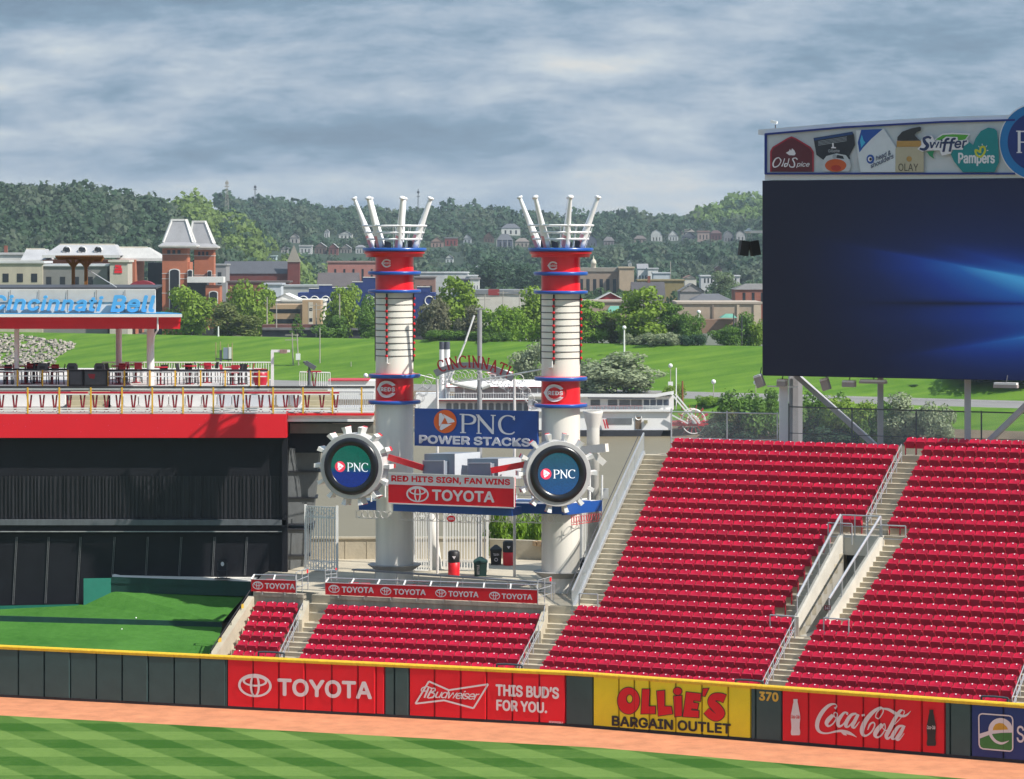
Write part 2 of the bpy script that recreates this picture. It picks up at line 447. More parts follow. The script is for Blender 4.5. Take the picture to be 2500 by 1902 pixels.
# ---- the wall: padding, yellow top, adverts
wall = E('outfield_wall', 'padded dark green outfield wall with yellow top and a row of advertising panels', 'wall', WN[1])
M_PAD = mat('green_padding', (0.038, 0.082, 0.082), 0.55, 0.12, 1.0, bump=0.1)
seams = [45 + 63.4 * i for i in range(-6, 9)] + [555, 618, 681, 745, 810, 874, 918, 939, 963, 999, 1061, 1125, 1188, 1251, 1317, 1381, 1448, 1511, 1549, 1586, 1650, 1714, 1778, 1833, 1845, 1909, 1974, 2042, 2108, 2147, 2184, 2251, 2307, 2320, 2371, 2450, 2515, 2590, 2700, 2800]
DARK = [(-400, 555), (939, 999), (1381, 1448), (1833, 1909), (2307, 2371)]
def pad_boxes(mb, a, b, z0=0.13, z1=WALL_H - 0.17, off=0.0, th=0.16):
    ed = [a] + [s for s in seams if a + 2 < s < b - 2] + [b]
    for i, (p, q) in enumerate(zip(ed[:-1], ed[1:])):
        A, B = on_wall(p), on_wall(q); n, d = wall_normal((p + q) / 2); g_ = 0.008
        A = A + d * g_; B = B - d * g_
        bul = 0.015 + 0.012 * ((i * 7) % 3)
        f = n * off
        r = [A - n * th, B - n * th, B + f - d * 0.03, B + f + n * 0 - d * 0.05 + n * bul, A + d * 0.05 + f + n * bul, A + d * 0.03 + f]
        lo = [v + UZ * z0 for v in r]; hi = [v + UZ * z1 for v in r]
        k = len(r); mb.add(lo + hi, [tuple(range(k)), tuple(range(2 * k - 1, k - 1, -1))] + [(x, k + x, k + (x + 1) % k, (x + 1) % k) for x in range(k)])
mb = MB()
for a, b in DARK: pad_boxes(mb, a, b)
mb.build('padding', M_PAD, wall)
mb = MB()
for a, b in zip(range(-400, 2800, 100), range(-300, 2900, 100)):
    A, B = on_wall(a), on_wall(b); n, d = wall_normal((a + b) / 2)
    mb.hexa([A + n * 0.0 - n * 0.1, B - n * 0.1, B - n * 0.6, A - n * 0.6], [v + UZ * 0.12 for v in (A - n * 0.1, B - n * 0.1, B - n * 0.6, A - n * 0.6)])
    mb.hexa([A + n * 0.03, B + n * 0.03, B - n * 0.1, A - n * 0.1], [v + UZ * 0.125 for v in (A + n * 0.03, B + n * 0.03, B - n * 0.1, A - n * 0.1)])
    mb.hexa([A - n * 0.165 + UZ * 0.12, B - n * 0.165 + UZ * 0.12, B - n * 0.6 + UZ * 0.12, A - n * 0.6 + UZ * 0.12], [v + UZ * (WALL_H - 0.05) for v in (A - n * 0.165, B - n * 0.165, B - n * 0.5, A - n * 0.5)])
mb.build('rubber_base', M_BLACKR, wall)
M_YEL = mat('yellow_vinyl', (0.80, 0.50, 0.025), 0.5, 0.12, 5, bump=0.5, bscale=14)
mb = MB()
ed = sorted(seams); ed = [s for s in ed if -400 < s < 2800]
for p, q in zip(ed[:-1], ed[1:]):
    A, B = on_wall(p), on_wall(q); n, d = wall_normal((p + q) / 2); A = A + d * 0.006; B = B - d * 0.006
    pr = [(0.055, -0.175), (0.065, -0.06), (0.03, -0.01), (-0.04, 0.01), (-0.20, 0.01), (-0.30, -0.03), (-0.3, -0.165)]
    lo = [A + n * x + UZ * (WALL_H + z) for x, z in pr]; hi = [B + n * x + UZ * (WALL_H + z) for x, z in pr]
    k = len(pr); mb.add(lo + hi, [tuple(range(k))[::-1], tuple(range(k, 2 * k))] + [(x, (x + 1) % k, k + (x + 1) % k, k + x) for x in range(k)])
mb.build('yellow_cap', M_YEL, wall)

def wplane(px):
    A = on_wall(px); n, d = wall_normal(px); return Plane(A + n * 0.05, d)
def advert(a, b, m, label):
    mb = MB(); pad_boxes(mb, a, b, 0.135, WALL_H - 0.172, off=0.004)
    o = mb.build('advert_panel', m, wall); o['label'] = label
    pl = wplane((a + b) / 2)
    mbs = MB()
    for s in seams:
        if a + 2 < s < b - 2:
            c = pl.hit(s, HY + F * HC / on_wall(s).y); c.z = WALL_H / 2 - 0.02
            mbs.box(c + pl.N * 0.018, (0.008, 0.004, WALL_H - 0.33), pl.U)
    mbs.build('panel_seam', mat('seam_dark', (0.05, 0.012, 0.014), 0.7), o)
    return o, pl
def car_emblem(mb, pl, cx, cy, rx, ry, sl=0.0, w=0.15, n=0.012):
    w_ = w * rx
    T = lambda pts: [(x, y + sl * (x - cx) / rx) for x, y in pts]
    def rg(x, y, a, b, ww):
        o = T(ell(x, y, a, b, 36)); i = T(ell(x, y, a - ww, b - ww * 0.8, 36)); k = 36
        mb.add([pl.hit(*p) + pl.N * n for p in o + i], [(j, (j + 1) % k, k + (j + 1) % k, k + j) for j in range(k)])
    rg(cx, cy, rx, ry, w_)
    n += 0.001; rg(cx, cy, 0.30 * rx, ry * 0.97, w_ * 0.9)
    n += 0.001; rg(cx, cy - 0.36 * ry, 0.74 * rx, 0.46 * ry, w_ * 0.95)

# red car maker's panel
o, pl = advert(555, 939, M_ADRED, 'red advertising panel with white oval emblem and wide lettering')
mb = MB(); car_emblem(mb, pl, 622.6, 1673.5, 41, 28.5, 1.6); mb.build('emblem', M_PRINTW, o)
mb = MB(); text_px(mb, pl, 'TOYOTA', (677.6, 1655.5, 908.6, 1699, 8.5), bold=0.045); mb.build('lettering', M_PRINTW, o)
# beer panel
o, pl = advert(999, 1381, M_ADRED, 'red advertising panel with white bow-tie outline and a slogan in capitals')
T = lambda x, y: (1000 + x * 0.1812, 1640 + y * 0.1812)
mb = MB()
bt = [(262, 130), (530, 248), (1060, 168), (862, 492), (465, 385), (80, 430)]
for p, q in zip(bt, bt[1:] + bt[:1]): stroke(mb, pl, [(*T(*p), 4.2), (*T(*q), 4.2)], n=0.012, k=2)
mb.build('bow_tie', M_PRINTW, o)
mb = MB()
def st(pts, n=0.013, k=5): stroke(mb, pl, [(*T(x, y), w * 0.1812) for x, y, w in pts], n=n, k=k)
st([(300, 222, 14), (235, 200, 14), (170, 222, 16), (165, 262, 14), (230, 258, 12)])
st([(262, 205, 20), (235, 270, 26), (200, 350, 22)])
st([(300, 240, 18), (270, 290, 24), (240, 352, 20)], 0.0135)
st([(285, 232, 12), (335, 222, 18), (340, 255, 20), (290, 280, 12), (335, 292, 20), (322, 338, 22), (250, 355, 12)], 0.014)
tv = (355, 262, 945, 380)
text_px(mb, pl, 'udweiser', (T(345, 0)[0], T(0, 236)[1], T(945, 0)[0], T(0, 352)[1], 5.5), n=0.0145, bold=0.012, shear=0.42, space=0.86)
mb.build('script_lettering', M_PRINTW, o)
mb = MB()
text_px(mb, pl, "THIS BUD’S", (*T(1160, 165), *T(2015, 325), 8.0), bold=0.045)
text_px(mb, pl, "FOR YOU.", (*T(1168, 372), *T(1855, 522), 7.2), bold=0.045)
text_px(mb, pl, "RESPONSIBLY", (*T(1880, 662), *T(2070, 688), 2.2), bold=0.02)
mb.build('lettering', M_PRINTW, o)
# yellow outlet panel
o, pl = advert(1448, 1833, mat('vinyl_yellow', (0.86, 0.70, 0.012), 0.5, 0.08, 0.6), 'yellow advertising panel with bouncing red lettering outlined in black')
T = lambda x, y: (1440 + x * 0.20833, 1640 + y * 0.20833)
def glyphs(grow):
    def L_(x0, y0, x1, y1, xf, yb, xr): return [(x0, y0), (x1, y1), (x1 - 12, yb - 85), (xr, yb - 90), (xr + 4, yb), (xf, yb + 6)]
    G = []
    G.append((ell(455, 340, 128 + grow, 155 + grow, 36), ell(467, 318, 40 - grow, 54 - grow, 24)))
    G.append(([(617, 205), (702, 205), (690, 405), (768, 405), (768, 490), (603, 492)],))
    G.append(([(787, 228), (876, 220), (876, 405), (955, 408), (970, 492), (806, 516)],))
    G.append((ell(1030, 228, 48 + grow, 43 + grow, 20),)); G.append(([(985, 288), (1078, 280), (1080, 516), (1000, 526)],))
    G.append(([(1132, 238), (1303, 258), (1296, 345), (1218, 335), (1212, 362), (1275, 372), (1262, 440), (1195, 430), (1190, 452), (1278, 458), (1276, 536), (1094, 524)],))
    G.append(([(1330, 198), (1392, 196), (1350, 285), (1322, 282)],))
    return G
def grow_poly(lp, g):
    c = np.mean(np.array(lp), 0); o_ = []
    n_ = len(lp); A = sum(lp[i][0] * lp[(i + 1) % n_][1] - lp[(i + 1) % n_][0] * lp[i][1] for i in range(n_))
    s_ = 1 if A > 0 else -1
    for i in range(n_):
        a, b, d = np.array(lp[i - 1]), np.array(lp[i]), np.array(lp[(i + 1) % n_])
        e1 = (b - a) / np.linalg.norm(b - a); e2 = (d - b) / np.linalg.norm(d - b)
        n1 = np.array([e1[1], -e1[0]]) * s_; n2 = np.array([e2[1], -e2[0]]) * s_
        v = n1 + n2; v = v / max(0.35, v.dot(v) / 2) if v.dot(v) > 1e-6 else n1
        o_.append(tuple(b + v * g))
    return o_
mk = MB(); mr = MB()
for grow, tgt, n in ((9, mk, 0.012), (0, mr, 0.016)):
    for gl in glyphs(grow):
        lps = [[T(*p) for p in (grow_poly(lp, grow) if grow and len(lp) < 16 else lp)] for lp in gl]
        fill(tgt, pl, lps, n)
    w = 2 * grow
    stroke(tgt, pl, [(*T(x, y), (q + w) * 0.20833) for x, y, q in ((1582 + grow / 2, 318, 95), (1530, 297, 90), (1455, 300, 82), (1430, 360, 88), (1490, 425, 105), (1535, 490, 95), (1485, 535, 84), (1420, 505, 88), (1370 - grow / 2, 455, 80))], n=n, k=6)
mk2 = mk
text_px(mk2, pl, 'BARGAIN OUTLET', (*T(258, 512), *T(1655, 635), 20), n=0.012, bold=0.05)
mk2.build('black_lettering', M_PRINTK, o); mr.build('red_lettering', M_ADRED, o)
# distance marker on the dark padding
pl = wplane(1870)
mb = MB(); text_px(mb, pl, '370', (1853, 1687.5, 1901, 1710.5, 3), n=0.014, bold=0.06)
mb.build('distance_marker', mat('printed_yellow', (0.72, 0.45, 0.06), 0.5), wall)
# soft drink panel
o, pl = advert(1909, 2307, M_ADRED, 'red advertising panel with flowing white script and two bottle shapes')
T = lambda x, y: (1900 + x * 0.1902, 1680 + y * 0.1902)
mb = MB()
def st(pts, n=0.012, k=5): stroke(mb, pl, [(*T(x, y), w * 0.1902) for x, y, w in pts], n=n, k=k)
st([(728, 262, 34), (752, 232, 14), (728, 204, 16), (660, 218, 38), (580, 290, 50), (520, 390, 54), (500, 480, 52), (520, 545, 40), (570, 575, 26), (640, 578, 20), (740, 556, 26), (820, 550, 34), (900, 572, 44), (955, 596, 26), (1010, 630, 4)])
st([(820, 560, 30), (850, 585, 34), (880, 605, 8)], 0.0125)
st([(705, 345, 46), (650, 400, 58), (622, 450, 50), (645, 488, 26), (700, 460, 18), (748, 390, 14), (760, 330, 12), (728, 312, 14), (716, 345, 12), (745, 385, 12), (790, 370, 10)], 0.013)
st([(880, 340, 34), (893, 318, 14), (850, 315, 28), (800, 370, 46), (768, 430, 52), (780, 488, 36), (830, 470, 20), (880, 400, 12)], 0.0135)
st([(1005, 325, 22), (940, 345, 40), (885, 420, 50), (870, 485, 42), (905, 492, 20), (960, 430, 16), (1010, 350, 16)], 0.014)
st([(1028, 335, 40), (985, 420, 48), (955, 485, 44), (985, 505, 22), (1045, 430, 8)], 0.0145)
st([(1072, 352, 26), (1112, 342, 26)], 0.012, 2)
st([(1280, 390, 12), (1252, 370, 14), (1270, 310, 14), (1330, 262, 14), (1350, 300, 14), (1300, 385, 12), (1270, 392, 10)], 0.0135)
st([(1345, 262, 14), (1310, 250, 26), (1220, 305, 46), (1130, 410, 58), (1080, 520, 60), (1085, 590, 44), (1130, 610, 24), (1200, 560, 20), (1240, 480, 18), (1225, 440, 18), (1180, 465, 24), (1150, 535, 12)], 0.0125)
st([(1345, 262, 20), (1420, 275, 34), (1500, 320, 40), (1590, 358, 34), (1650, 345, 24), (1705, 292, 4)], 0.015)
st([(1340, 462, 50), (1270, 540, 62), (1245, 600, 50), (1275, 632, 24), (1330, 600, 18), (1375, 520, 14), (1365, 455, 14), (1340, 500, 10), (1380, 545, 12), (1420, 520, 10)], 0.0155)
st([(1600, 280, 12), (1560, 300, 40), (1490, 410, 50), (1430, 530, 54), (1390, 610, 50), (1410, 648, 30), (1470, 600, 14)], 0.016)
st([(1612, 282, 12), (1618, 320, 12), (1560, 400, 10), (1490, 470, 10)], 0.0165)
st([(1600, 480, 20), (1540, 500, 40), (1480, 590, 50), (1465, 640, 40), (1500, 648, 18), (1560, 580, 14), (1610, 500, 14)], 0.017)
st([(1620, 480, 36), (1570, 580, 48), (1525, 645, 44), (1555, 660, 22), (1620, 580, 8)], 0.0175)
mb.build('script_lettering', M_PRINTW, o)
def bottle(x, y, sx, m, mk, lab):
    h = [(0, 27), (40, 26), (70, 34), (130, 44), (200, 58), (260, 60), (320, 54), (370, 52), (420, 60), (455, 58), (465, 48)]
    lp = [T(x + w, y + t) for t, w in h] + [T(x - w, y + t) for t, w in h[::-1]]
    b = fill(MB(), pl, [lp], 0.012).build('bottle_shape', m, o); b['label'] = lab
    q = MB(); text_px(q, pl, 'Coca-Cola', (*T(x - 55, y + 200), *T(x + 52, y + 250), 0.4), n=0.014, shear=0.3, bold=0.015); q.build('tiny_lettering', mk, b)
bottle(223, 140, 1, M_PRINTW, M_ADRED, 'pale bottle shape at the left end of the red panel')
bottle(1966, 277, 1, M_PRINTK, M_PRINTW, 'black bottle shape at the right end of the red panel')
# blue panel cut by the frame
o, pl = advert(2371, 2720, mat('vinyl_blue', (0.010, 0.030, 0.17), 0.5, 0.1, 0.6), 'blue advertising panel with a rounded sunrise emblem at the right edge')
T = lambda x, y: (2360 + x * 0.09524, 1700 + y * 0.09524)
mb = MB()
lp = [(400, 445), (1100, 498), (1160, 530), (1185, 600), (1185, 1330), (1165, 1385), (1110, 1405), (420, 1345), (350, 1305), (325, 1230), (315, 520), (340, 465), (400, 445)]
for a, b in zip(lp[:-1], lp[1:]): stroke(mb, pl, [(*T(*a), 3.2), (*T(*b), 3.2)], n=0.02, k=2)
fill(mb, pl, [[T(*p) for p in ell(870, 860, 310, 305, 30)][15:] + [T(1180, 930), T(900, 935), T(640, 965), T(330, 1085), T(330, 960), T(560, 890)]], 0.014)
stroke(mb, pl, [(*T(x, y), w * 0.09524) for x, y, w in ((600, 940, 80), (660, 1060, 75), (760, 1160, 70), (890, 1205, 60), (1000, 1180, 40), (1090, 1135, 8))], n=0.018)
text_px(mb, pl, 'St. Elizabeth', (*T(1285, 740), T(1285, 740)[0] + 190, T(0, 1180)[1], 14), n=0.014, bold=0.01)
mb.build('emblem_white', M_PRINTW, o)
fill(MB(), pl, [[T(*p) for p in [(670, 870), (690, 790), (740, 715), (840, 680), (940, 695), (1030, 780), (1070, 850)]]], 0.018).build('emblem_sun', mat('printed_orange', (0.62, 0.34, 0.03), 0.5), o)
fill(MB(), pl, [[T(*p) for p in [(340, 1100), (450, 1040), (640, 970), (900, 938), (1168, 935), (1168, 1390), (420, 1330), (350, 1280)]]], 0.016).build('emblem_hill', mat('printed_green', (0.045, 0.20, 0.04), 0.5), o)
# ------------------------------------------------------------------ grandstand: concrete terraces, aisles, rails, seats
ROWS = 26
RZ = [1.62]
for i in range(1, ROWS): RZ.append(RZ[-1] + 0.375 + 0.08 * i / 23)
RZ[24] = RZ[23] + 0.33
RQ = lambda n: Vector((1.0 + 0.3066 * n, 151.6 + 0.74 * n, 0))
RU = Vector((0.884, -0.4665, 0)); RUL = Vector((1, -0.40, 0)).normalized()     # row direction right / left of the second aisle
RN = Vector((-0.4665, -0.884, 0)); RNL = Vector((RUL.y, -RUL.x, 0))
TREAD = 0.80
def row_pt(n, px, back=0.0, z=None):
    """tread point of row n under photo column px; back = metres behind the riser edge"""
    q = RQ(n); k = (px - 1250) / F
    t = (k * q.y - q.x) / (RU.x - k * RU.y); u, nn = RU, RN
    if t < 0:
        t = (k * q.y - q.x) / (RUL.x - k * RUL.y); u, nn = RUL, RNL
    p = q + u * t - nn * back
    p.z = RZ[n] if z is None else z
    return p
def lerp_px(tab, n):
    """tab: [(row, px)...] -> px at row n"""
    for (a, p), (b, q) in zip(tab[:-1], tab[1:]):
        if a <= n <= b: return p + (q - p) * (n - a) / (b - a)
    return tab[0][1] if n < tab[0][0] else tab[-1][1]
# aisle edges (row, px)
A_L = [(0, 556), (5, 612)]
A_R = [(0, 665), (5, 720)]
B_L = [(0, 720), (5, 787)]
B_R = [(0, 1247), (5, 1309)]
C_L1 = [(0, 1303), (6, 1390)]
C_L2 = [(7, 1459), (23, 1634)]
C_R1 = [(0, 1844), (6, 1922)]
C_R2 = [(7, 1880), (8, 1908), (15, 2019)]
C_R3 = [(16, 2096), (23, 2184)]
D_L1 = [(0, 1904), (6, 1987)]
D_L2 = [(7, 2069), (15, 2209)]
D_L3 = [(16, 2163), (23, 2245), (24, 2203)]
D_R1 = [(0, 2453), (6, 2493 + 20)]
PIT_L = [(7, 1950), (15, 2056)]
PIT_R = [(7, 2018), (15, 2143)]

stand = E('grandstand', 'stepped concrete grandstand of red seats behind the outfield wall', 'grandstand', Vector((10, 155, 0)))
mb = MB()
def strip(n, pa, pb, back0=0.0, back1=TREAD, drop=None):
    """tread and riser of row n between two photo columns, split at the bend"""
    cuts = [pa] + ([PPX(RQ(n))[0]] if pa < PPX(RQ(n))[0] < pb else []) + [pb]
    for a, b in zip(cuts[:-1], cuts[1:]):
        a0, b0, b1, a1 = row_pt(n, a, back0), row_pt(n, b, back0), row_pt(n, b, back1 + 0.02), row_pt(n, a, back1 + 0.02)
        dz = (RZ[n] - RZ[n - 1] if n else 1.6) + 0.02 if drop is None else drop
        mb.hexa([v - UZ * dz for v in (a0, b0, b1, a1)], [a0, b0, b1, a1])
for n in range(6): strip(n, lerp_px(A_L, n) - 12, lerp_px(B_R, n))
for n in range(7): strip(n, lerp_px(B_R, n), 2700)
for n in range(7, 16):
    strip(n, lerp_px(C_L2, n) - 66, lerp_px(PIT_L, n)); strip(n, lerp_px(PIT_R, n), 2700)
for n in range(16, 24): strip(n, lerp_px(C_L2, n) - 66, 2700)
strip(24, 2196, 2700)
mb.build('terrace', M_CONC, stand)
# aisle half-steps, one mesh per flight
def steps(mb, n, pa, pb):
    r = RZ[n] - RZ[n - 1]
    a0, b0, b1, a1 = row_pt(n, pa, -0.36), row_pt(n, pb, -0.36), row_pt(n, pb, 0.015), row_pt(n, pa, 0.015)
    mb.hexa([v - UZ * (r + 0.01) for v in (a0, b0, b1, a1)], [v - UZ * r / 2 for v in (a0, b0, b1, a1)])
FL = [(range(1, 6), lambda n: lerp_px(A_R, n) + 3, lambda n: lerp_px(B_L, n) - 3),
      (range(1, 7), lambda n: lerp_px(B_R, n) + 3, lambda n: lerp_px(C_L1, n) - 3),
      (range(7, 24), lambda n: lerp_px(C_L2, n) - 62, lambda n: lerp_px(C_L2, n) - 2),
      (range(1, 7), lambda n: lerp_px(C_R1, n) + 3, lambda n: lerp_px(D_L1, n) - 3),
      (range(8, 16), lambda n: lerp_px(C_R2, n) + 3, lambda n: lerp_px(PIT_L, n) - 4),
      (range(8, 16), lambda n: lerp_px(PIT_R, n) + 6, lambda n: lerp_px(D_L2, n) - 3),
      (range(16, 24), lambda n: lerp_px(C_R3, n) + 3, lambda n: lerp_px(D_L3, n) - 3),
      (range(1, 7), lambda n: lerp_px(D_R1, n) + 3, lambda n: lerp_px(D_R1, n) + 60)]
for pa, pb in ((724, 786), (1311, 1388)):
    mb = MB()
    for i in range(3):
        a0, b0, b1, a1 = (row_pt(5, p, bk) for p, bk in ((pa, .82 + .45 * i), (pb, .82 + .45 * i), (pb, 3.6), (pa, 3.6))); z = RZ[5] + .395 * (i + 1)
        mb.hexa([Vector((v.x, v.y, 2.6)) for v in (a0, b0, b1, a1)], [Vector((v.x, v.y, z)) for v in (a0, b0, b1, a1)])
    mb.build('aisle_steps', M_CONC, stand)
for rg, fa, fb in FL:
    mb = MB()
    for n in rg: steps(mb, n, fa(n), fb(n))
    mb.build('aisle_steps', M_CONC, stand)
# nosings: paler worn edge of each aisle step is the same concrete; side wall at the left end
mb = MB()
def slabwall(p, q, th, zb, zt0, zt1):
    d = (q - p); d.z = 0; d.normalize(); n = Vector((-d.y, d.x, 0)) * th
    b = [Vector((v.x, v.y, zb)) for v in (p, q, q + n, p + n)]
    t = [Vector((p.x, p.y, zt0)), Vector((q.x, q.y, zt1)), Vector((q.x + n.x, q.y + n.y, zt1)), Vector((p.x + n.x, p.y + n.y, zt0))]
    mb.hexa(b, t)
a, b = row_pt(0, 541, -0.7), row_pt(5, 602, 0.9)
slabwall(a, b, 0.32, 0.2, 2.35, 4.65)
mb.build('end_wall', M_CONC, stand)
# wall behind the lower block, under the red banners
mb = MB()
for (pa, pb) in ((602, 722), (788, 1316)):
    mb = MB()
    a, b = row_pt(5, pa, 0.86), row_pt(5, pb, 0.86)
    d = (b - a); d.z = 0; d.normalize(); n = Vector((-d.y, d.x, 0))
    for z0, z1, o in ((3.0, 4.66, 0.0), (4.66, 4.84, -0.05)):
        mb.hexa([Vector((v.x, v.y, z0)) for v in (a + n * o, b + n * o, b + n * 0.35, a + n * 0.35)], [Vector((v.x, v.y, z1)) for v in (a + n * o, b + n * o, b + n * 0.35, a + n * 0.35)])
    mb.build('back_wall', M_CONC2, stand)
# sloping cheek walls beside the two lower stairs
for p0, p1 in ((722, 742), (1306, 1326)):
    mb = MB()
    a, b = row_pt(4, p0 - 6, 0.3), row_pt(5, p0, 0.9)
    slabwall(a, b, -0.3, 2.8, 3.75, 4.55)
    mb.build('cheek_wall', M_CONC, stand)
# vomitory: sunken stair between the two upper blocks
mb = MB()
pl0, pl1 = row_pt(7, 1950, 0.0), row_pt(15, 2056, 0.2)
pr0, pr1 = row_pt(7, 2012, 0.0), row_pt(15, 2143, 0.2)
zf = RZ[6] + 0.02
M_VOM = mat('pale_vomitory_concrete', (0.55, 0.51, 0.44), 0.8, 0.12, 1.0, bump=0.15)
slabwall(pl0, pl1, 0.24, zf, RZ[7] + 0.5, RZ[15] + 0.5)
slabwall(pr0, pr1, -0.24, zf, RZ[7] + 0.5, RZ[15] + 0.5)
mb.poly(*[Vector((v.x, v.y, zf + 0.01)) for v in (pl0, pr0, pr1, pl1)])
h0, h1 = pl1.copy(), pr1.copy()
for z0, z1 in ((7.15, RZ[15] + 0.45),):
    bk = Vector((0.35, 0.9, 0)) * 0.35
    mb.hexa([Vector((v.x, v.y, z0)) for v in (h0, h1, h1 + bk, h0 + bk)], [Vector((v.x, v.y, z1)) for v in (h0, h1, h1 + bk, h0 + bk)])
mb.build('vomitory_walls', M_VOM, stand)
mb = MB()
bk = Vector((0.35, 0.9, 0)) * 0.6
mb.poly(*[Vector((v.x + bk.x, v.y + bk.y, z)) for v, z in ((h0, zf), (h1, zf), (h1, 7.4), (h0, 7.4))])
mb.build('tunnel_mouth', mat('tunnel_shade', (0.015, 0.014, 0.016), 0.9), stand)  # flat dark sheet paints the shade inside the tunnel
# filler behind the top row and under the stand
mb = MB()
a, b = row_pt(23, 1590, 0.8), row_pt(24, 2700, 0.8)
mb.hexa([Vector((v.x, v.y, 3)) for v in (a, b, b + Vector((0.2, 0.5, 0)), a + Vector((0.2, 0.5, 0)))], [Vector((v.x, v.y, RZ[23] + 0.02)) for v in (a, b, b + Vector((0.2, 0.5, 0)), a + Vector((0.2, 0.5, 0)))])
a0, b0 = row_pt(7, lerp_px(C_L2, 7) - 66, 0.0), row_pt(23, lerp_px(C_L2, 23) - 66, 0.8)
for i in range(7, 24):
    p = row_pt(i, lerp_px(C_L2, i) - 66, 0.0); q = row_pt(i, lerp_px(C_L2, i) - 66, 0.8)
    mb.poly(Vector((p.x, p.y, 3)), Vector((q.x, q.y, 3)), q + UZ * -0.01, p + UZ * -0.01)
mb.build('rear_wall', M_CONC2, stand)

# ---- seats
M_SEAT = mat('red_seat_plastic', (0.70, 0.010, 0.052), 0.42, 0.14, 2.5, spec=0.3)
M_SEATPAN_SHADE = mat('red_seat_underside', (0.42, 0.009, 0.036), 0.5, 0.12, 3, spec=0.3)  # darker red paints the shade on the folded pans
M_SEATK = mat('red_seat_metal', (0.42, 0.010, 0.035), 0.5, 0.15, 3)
for _m, _o in ((M_SEAT, 'r'), (M_SEATPAN_SHADE, 'r')):
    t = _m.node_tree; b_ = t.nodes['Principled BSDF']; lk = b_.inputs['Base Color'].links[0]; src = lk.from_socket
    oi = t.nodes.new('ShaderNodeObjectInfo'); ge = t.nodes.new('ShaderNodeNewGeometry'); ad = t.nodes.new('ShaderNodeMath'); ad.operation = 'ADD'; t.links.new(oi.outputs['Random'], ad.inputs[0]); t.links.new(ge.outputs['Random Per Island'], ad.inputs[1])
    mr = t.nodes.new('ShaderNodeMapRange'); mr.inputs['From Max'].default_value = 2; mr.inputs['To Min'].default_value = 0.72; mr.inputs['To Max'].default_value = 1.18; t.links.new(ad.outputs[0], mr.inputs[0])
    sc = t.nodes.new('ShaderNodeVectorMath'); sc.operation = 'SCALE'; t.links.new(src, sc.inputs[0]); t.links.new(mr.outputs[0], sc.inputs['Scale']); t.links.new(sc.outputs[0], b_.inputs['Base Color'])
M_SEATDISC = mat('white_seat_disc', (0.85, 0.84, 0.84), 0.25, 0.03, 3, spec=0.8)  # small white disc on each backrest
SW = 0.553
def seat_parts():
    """(backrest, seat pan, standard, white disc) meshes; seat faces -Y, origin on the tread under the backrest"""
    b = MB()
    n = 7; rows = ((0.42, 0.02, 0.0), (0.60, 0.045, 0.004), (0.73, 0.095, 0.008), (0.85, 0.175, 0.012))
    fr, bk_ = [], []
    for z, y, c in rows:
        for i in range(n):
            x = (i / (n - 1) - 0.5) * (SW - 0.05); top = 0.0
            if z > 0.8: top = 0.045 * (1 - (abs(x) / 0.25) ** 1.6)
            yy = y + 0.035 * (1 - (2 * x / SW) ** 2)
            fr.append((x, yy, z + top)); bk_.append((x, yy + 0.03, z + top))
    k = len(fr); fs = []
    for r in range(3):
        for i in range(n - 1):
            a = r * n + i; fs.append((a, a + 1, a + n + 1, a + n)); fs.append((k + a, k + a + n, k + a + n + 1, k + a + 1))
    for i in range(n - 1):
        a = 3 * n + i; fs.append((a, a + 1, k + a + 1, k + a)); fs.append((i, k + i, k + i + 1, i + 1))
    for r in range(3):
        a = r * n; fs.append((a, a + n, k + a + n, k + a)); a = r * n + n - 1; fs.append((a, k + a, k + a + n, a + n))
    b.add(fr + bk_, fs)
    p = MB()   # pan folded up against the back
    p.hexa([(-0.215, -0.075, 0.36), (0.215, -0.075, 0.36), (0.21, -0.02, 0.34), (-0.21, -0.02, 0.34)],
           [(-0.235, -0.125, 0.69), (0.235, -0.125, 0.69), (0.235, -0.025, 0.725), (-0.235, -0.025, 0.725)])
    s = MB(); s.box((0, 0.03, 0.38), (SW + 0.02, 0.04, 0.05))
    for x in (-SW / 2, SW / 2):
        s.box((x, 0.02, 0.25), (0.03, 0.09, 0.5)); s.hexa([(x - 0.02, -0.22, 0.585), (x + 0.02, -0.22, 0.585), (x + 0.02, 0.10, 0.60), (x - 0.02, 0.10, 0.60)], [(x - 0.02, -0.22, 0.62), (x + 0.02, -0.22, 0.62), (x + 0.02, 0.10, 0.64), (x - 0.02, 0.10, 0.64)])
        s.hexa([(x - 0.013, -0.06, 0.44), (x + 0.013, -0.06, 0.44), (x + 0.013, 0.08, 0.44), (x - 0.013, 0.08, 0.44)], [(x - 0.013, -0.16, 0.59), (x + 0.013, -0.16, 0.59), (x + 0.013, 0.11, 0.59), (x - 0.013, 0.11, 0.59)])
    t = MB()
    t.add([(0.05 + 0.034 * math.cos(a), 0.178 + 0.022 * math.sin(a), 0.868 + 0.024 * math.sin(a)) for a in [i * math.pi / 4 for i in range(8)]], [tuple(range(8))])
    return b, p, s, t
SEATS = []     # (position, rotation, section, row)
def seat_row(n, pa, pb, sec):
    a = row_pt(n, pa, 0.42); 
    cut = []
    q = RQ(n)
    kpx = PPX(q)[0]
    segs = [(pa, pb)] if pb <= kpx or pa >= kpx else [(pa, kpx), (kpx, pb)]
    for u0, u1 in segs:
        a, b = row_pt(n, u0, 0.42), row_pt(n, u1, 0.42); d = b - a; L_ = d.length
        m_ = int(L_ / SW + 0.25); d.normalize()
        rz = math.atan2(d.y, d.x)
        sp = L_ / m_ if m_ else 1
        sp = min(max(sp, 0.54), 0.58)
        for i in range(m_):
            SEATS.append((a + d * (sp * (i + 0.5)), rz, sec, n))
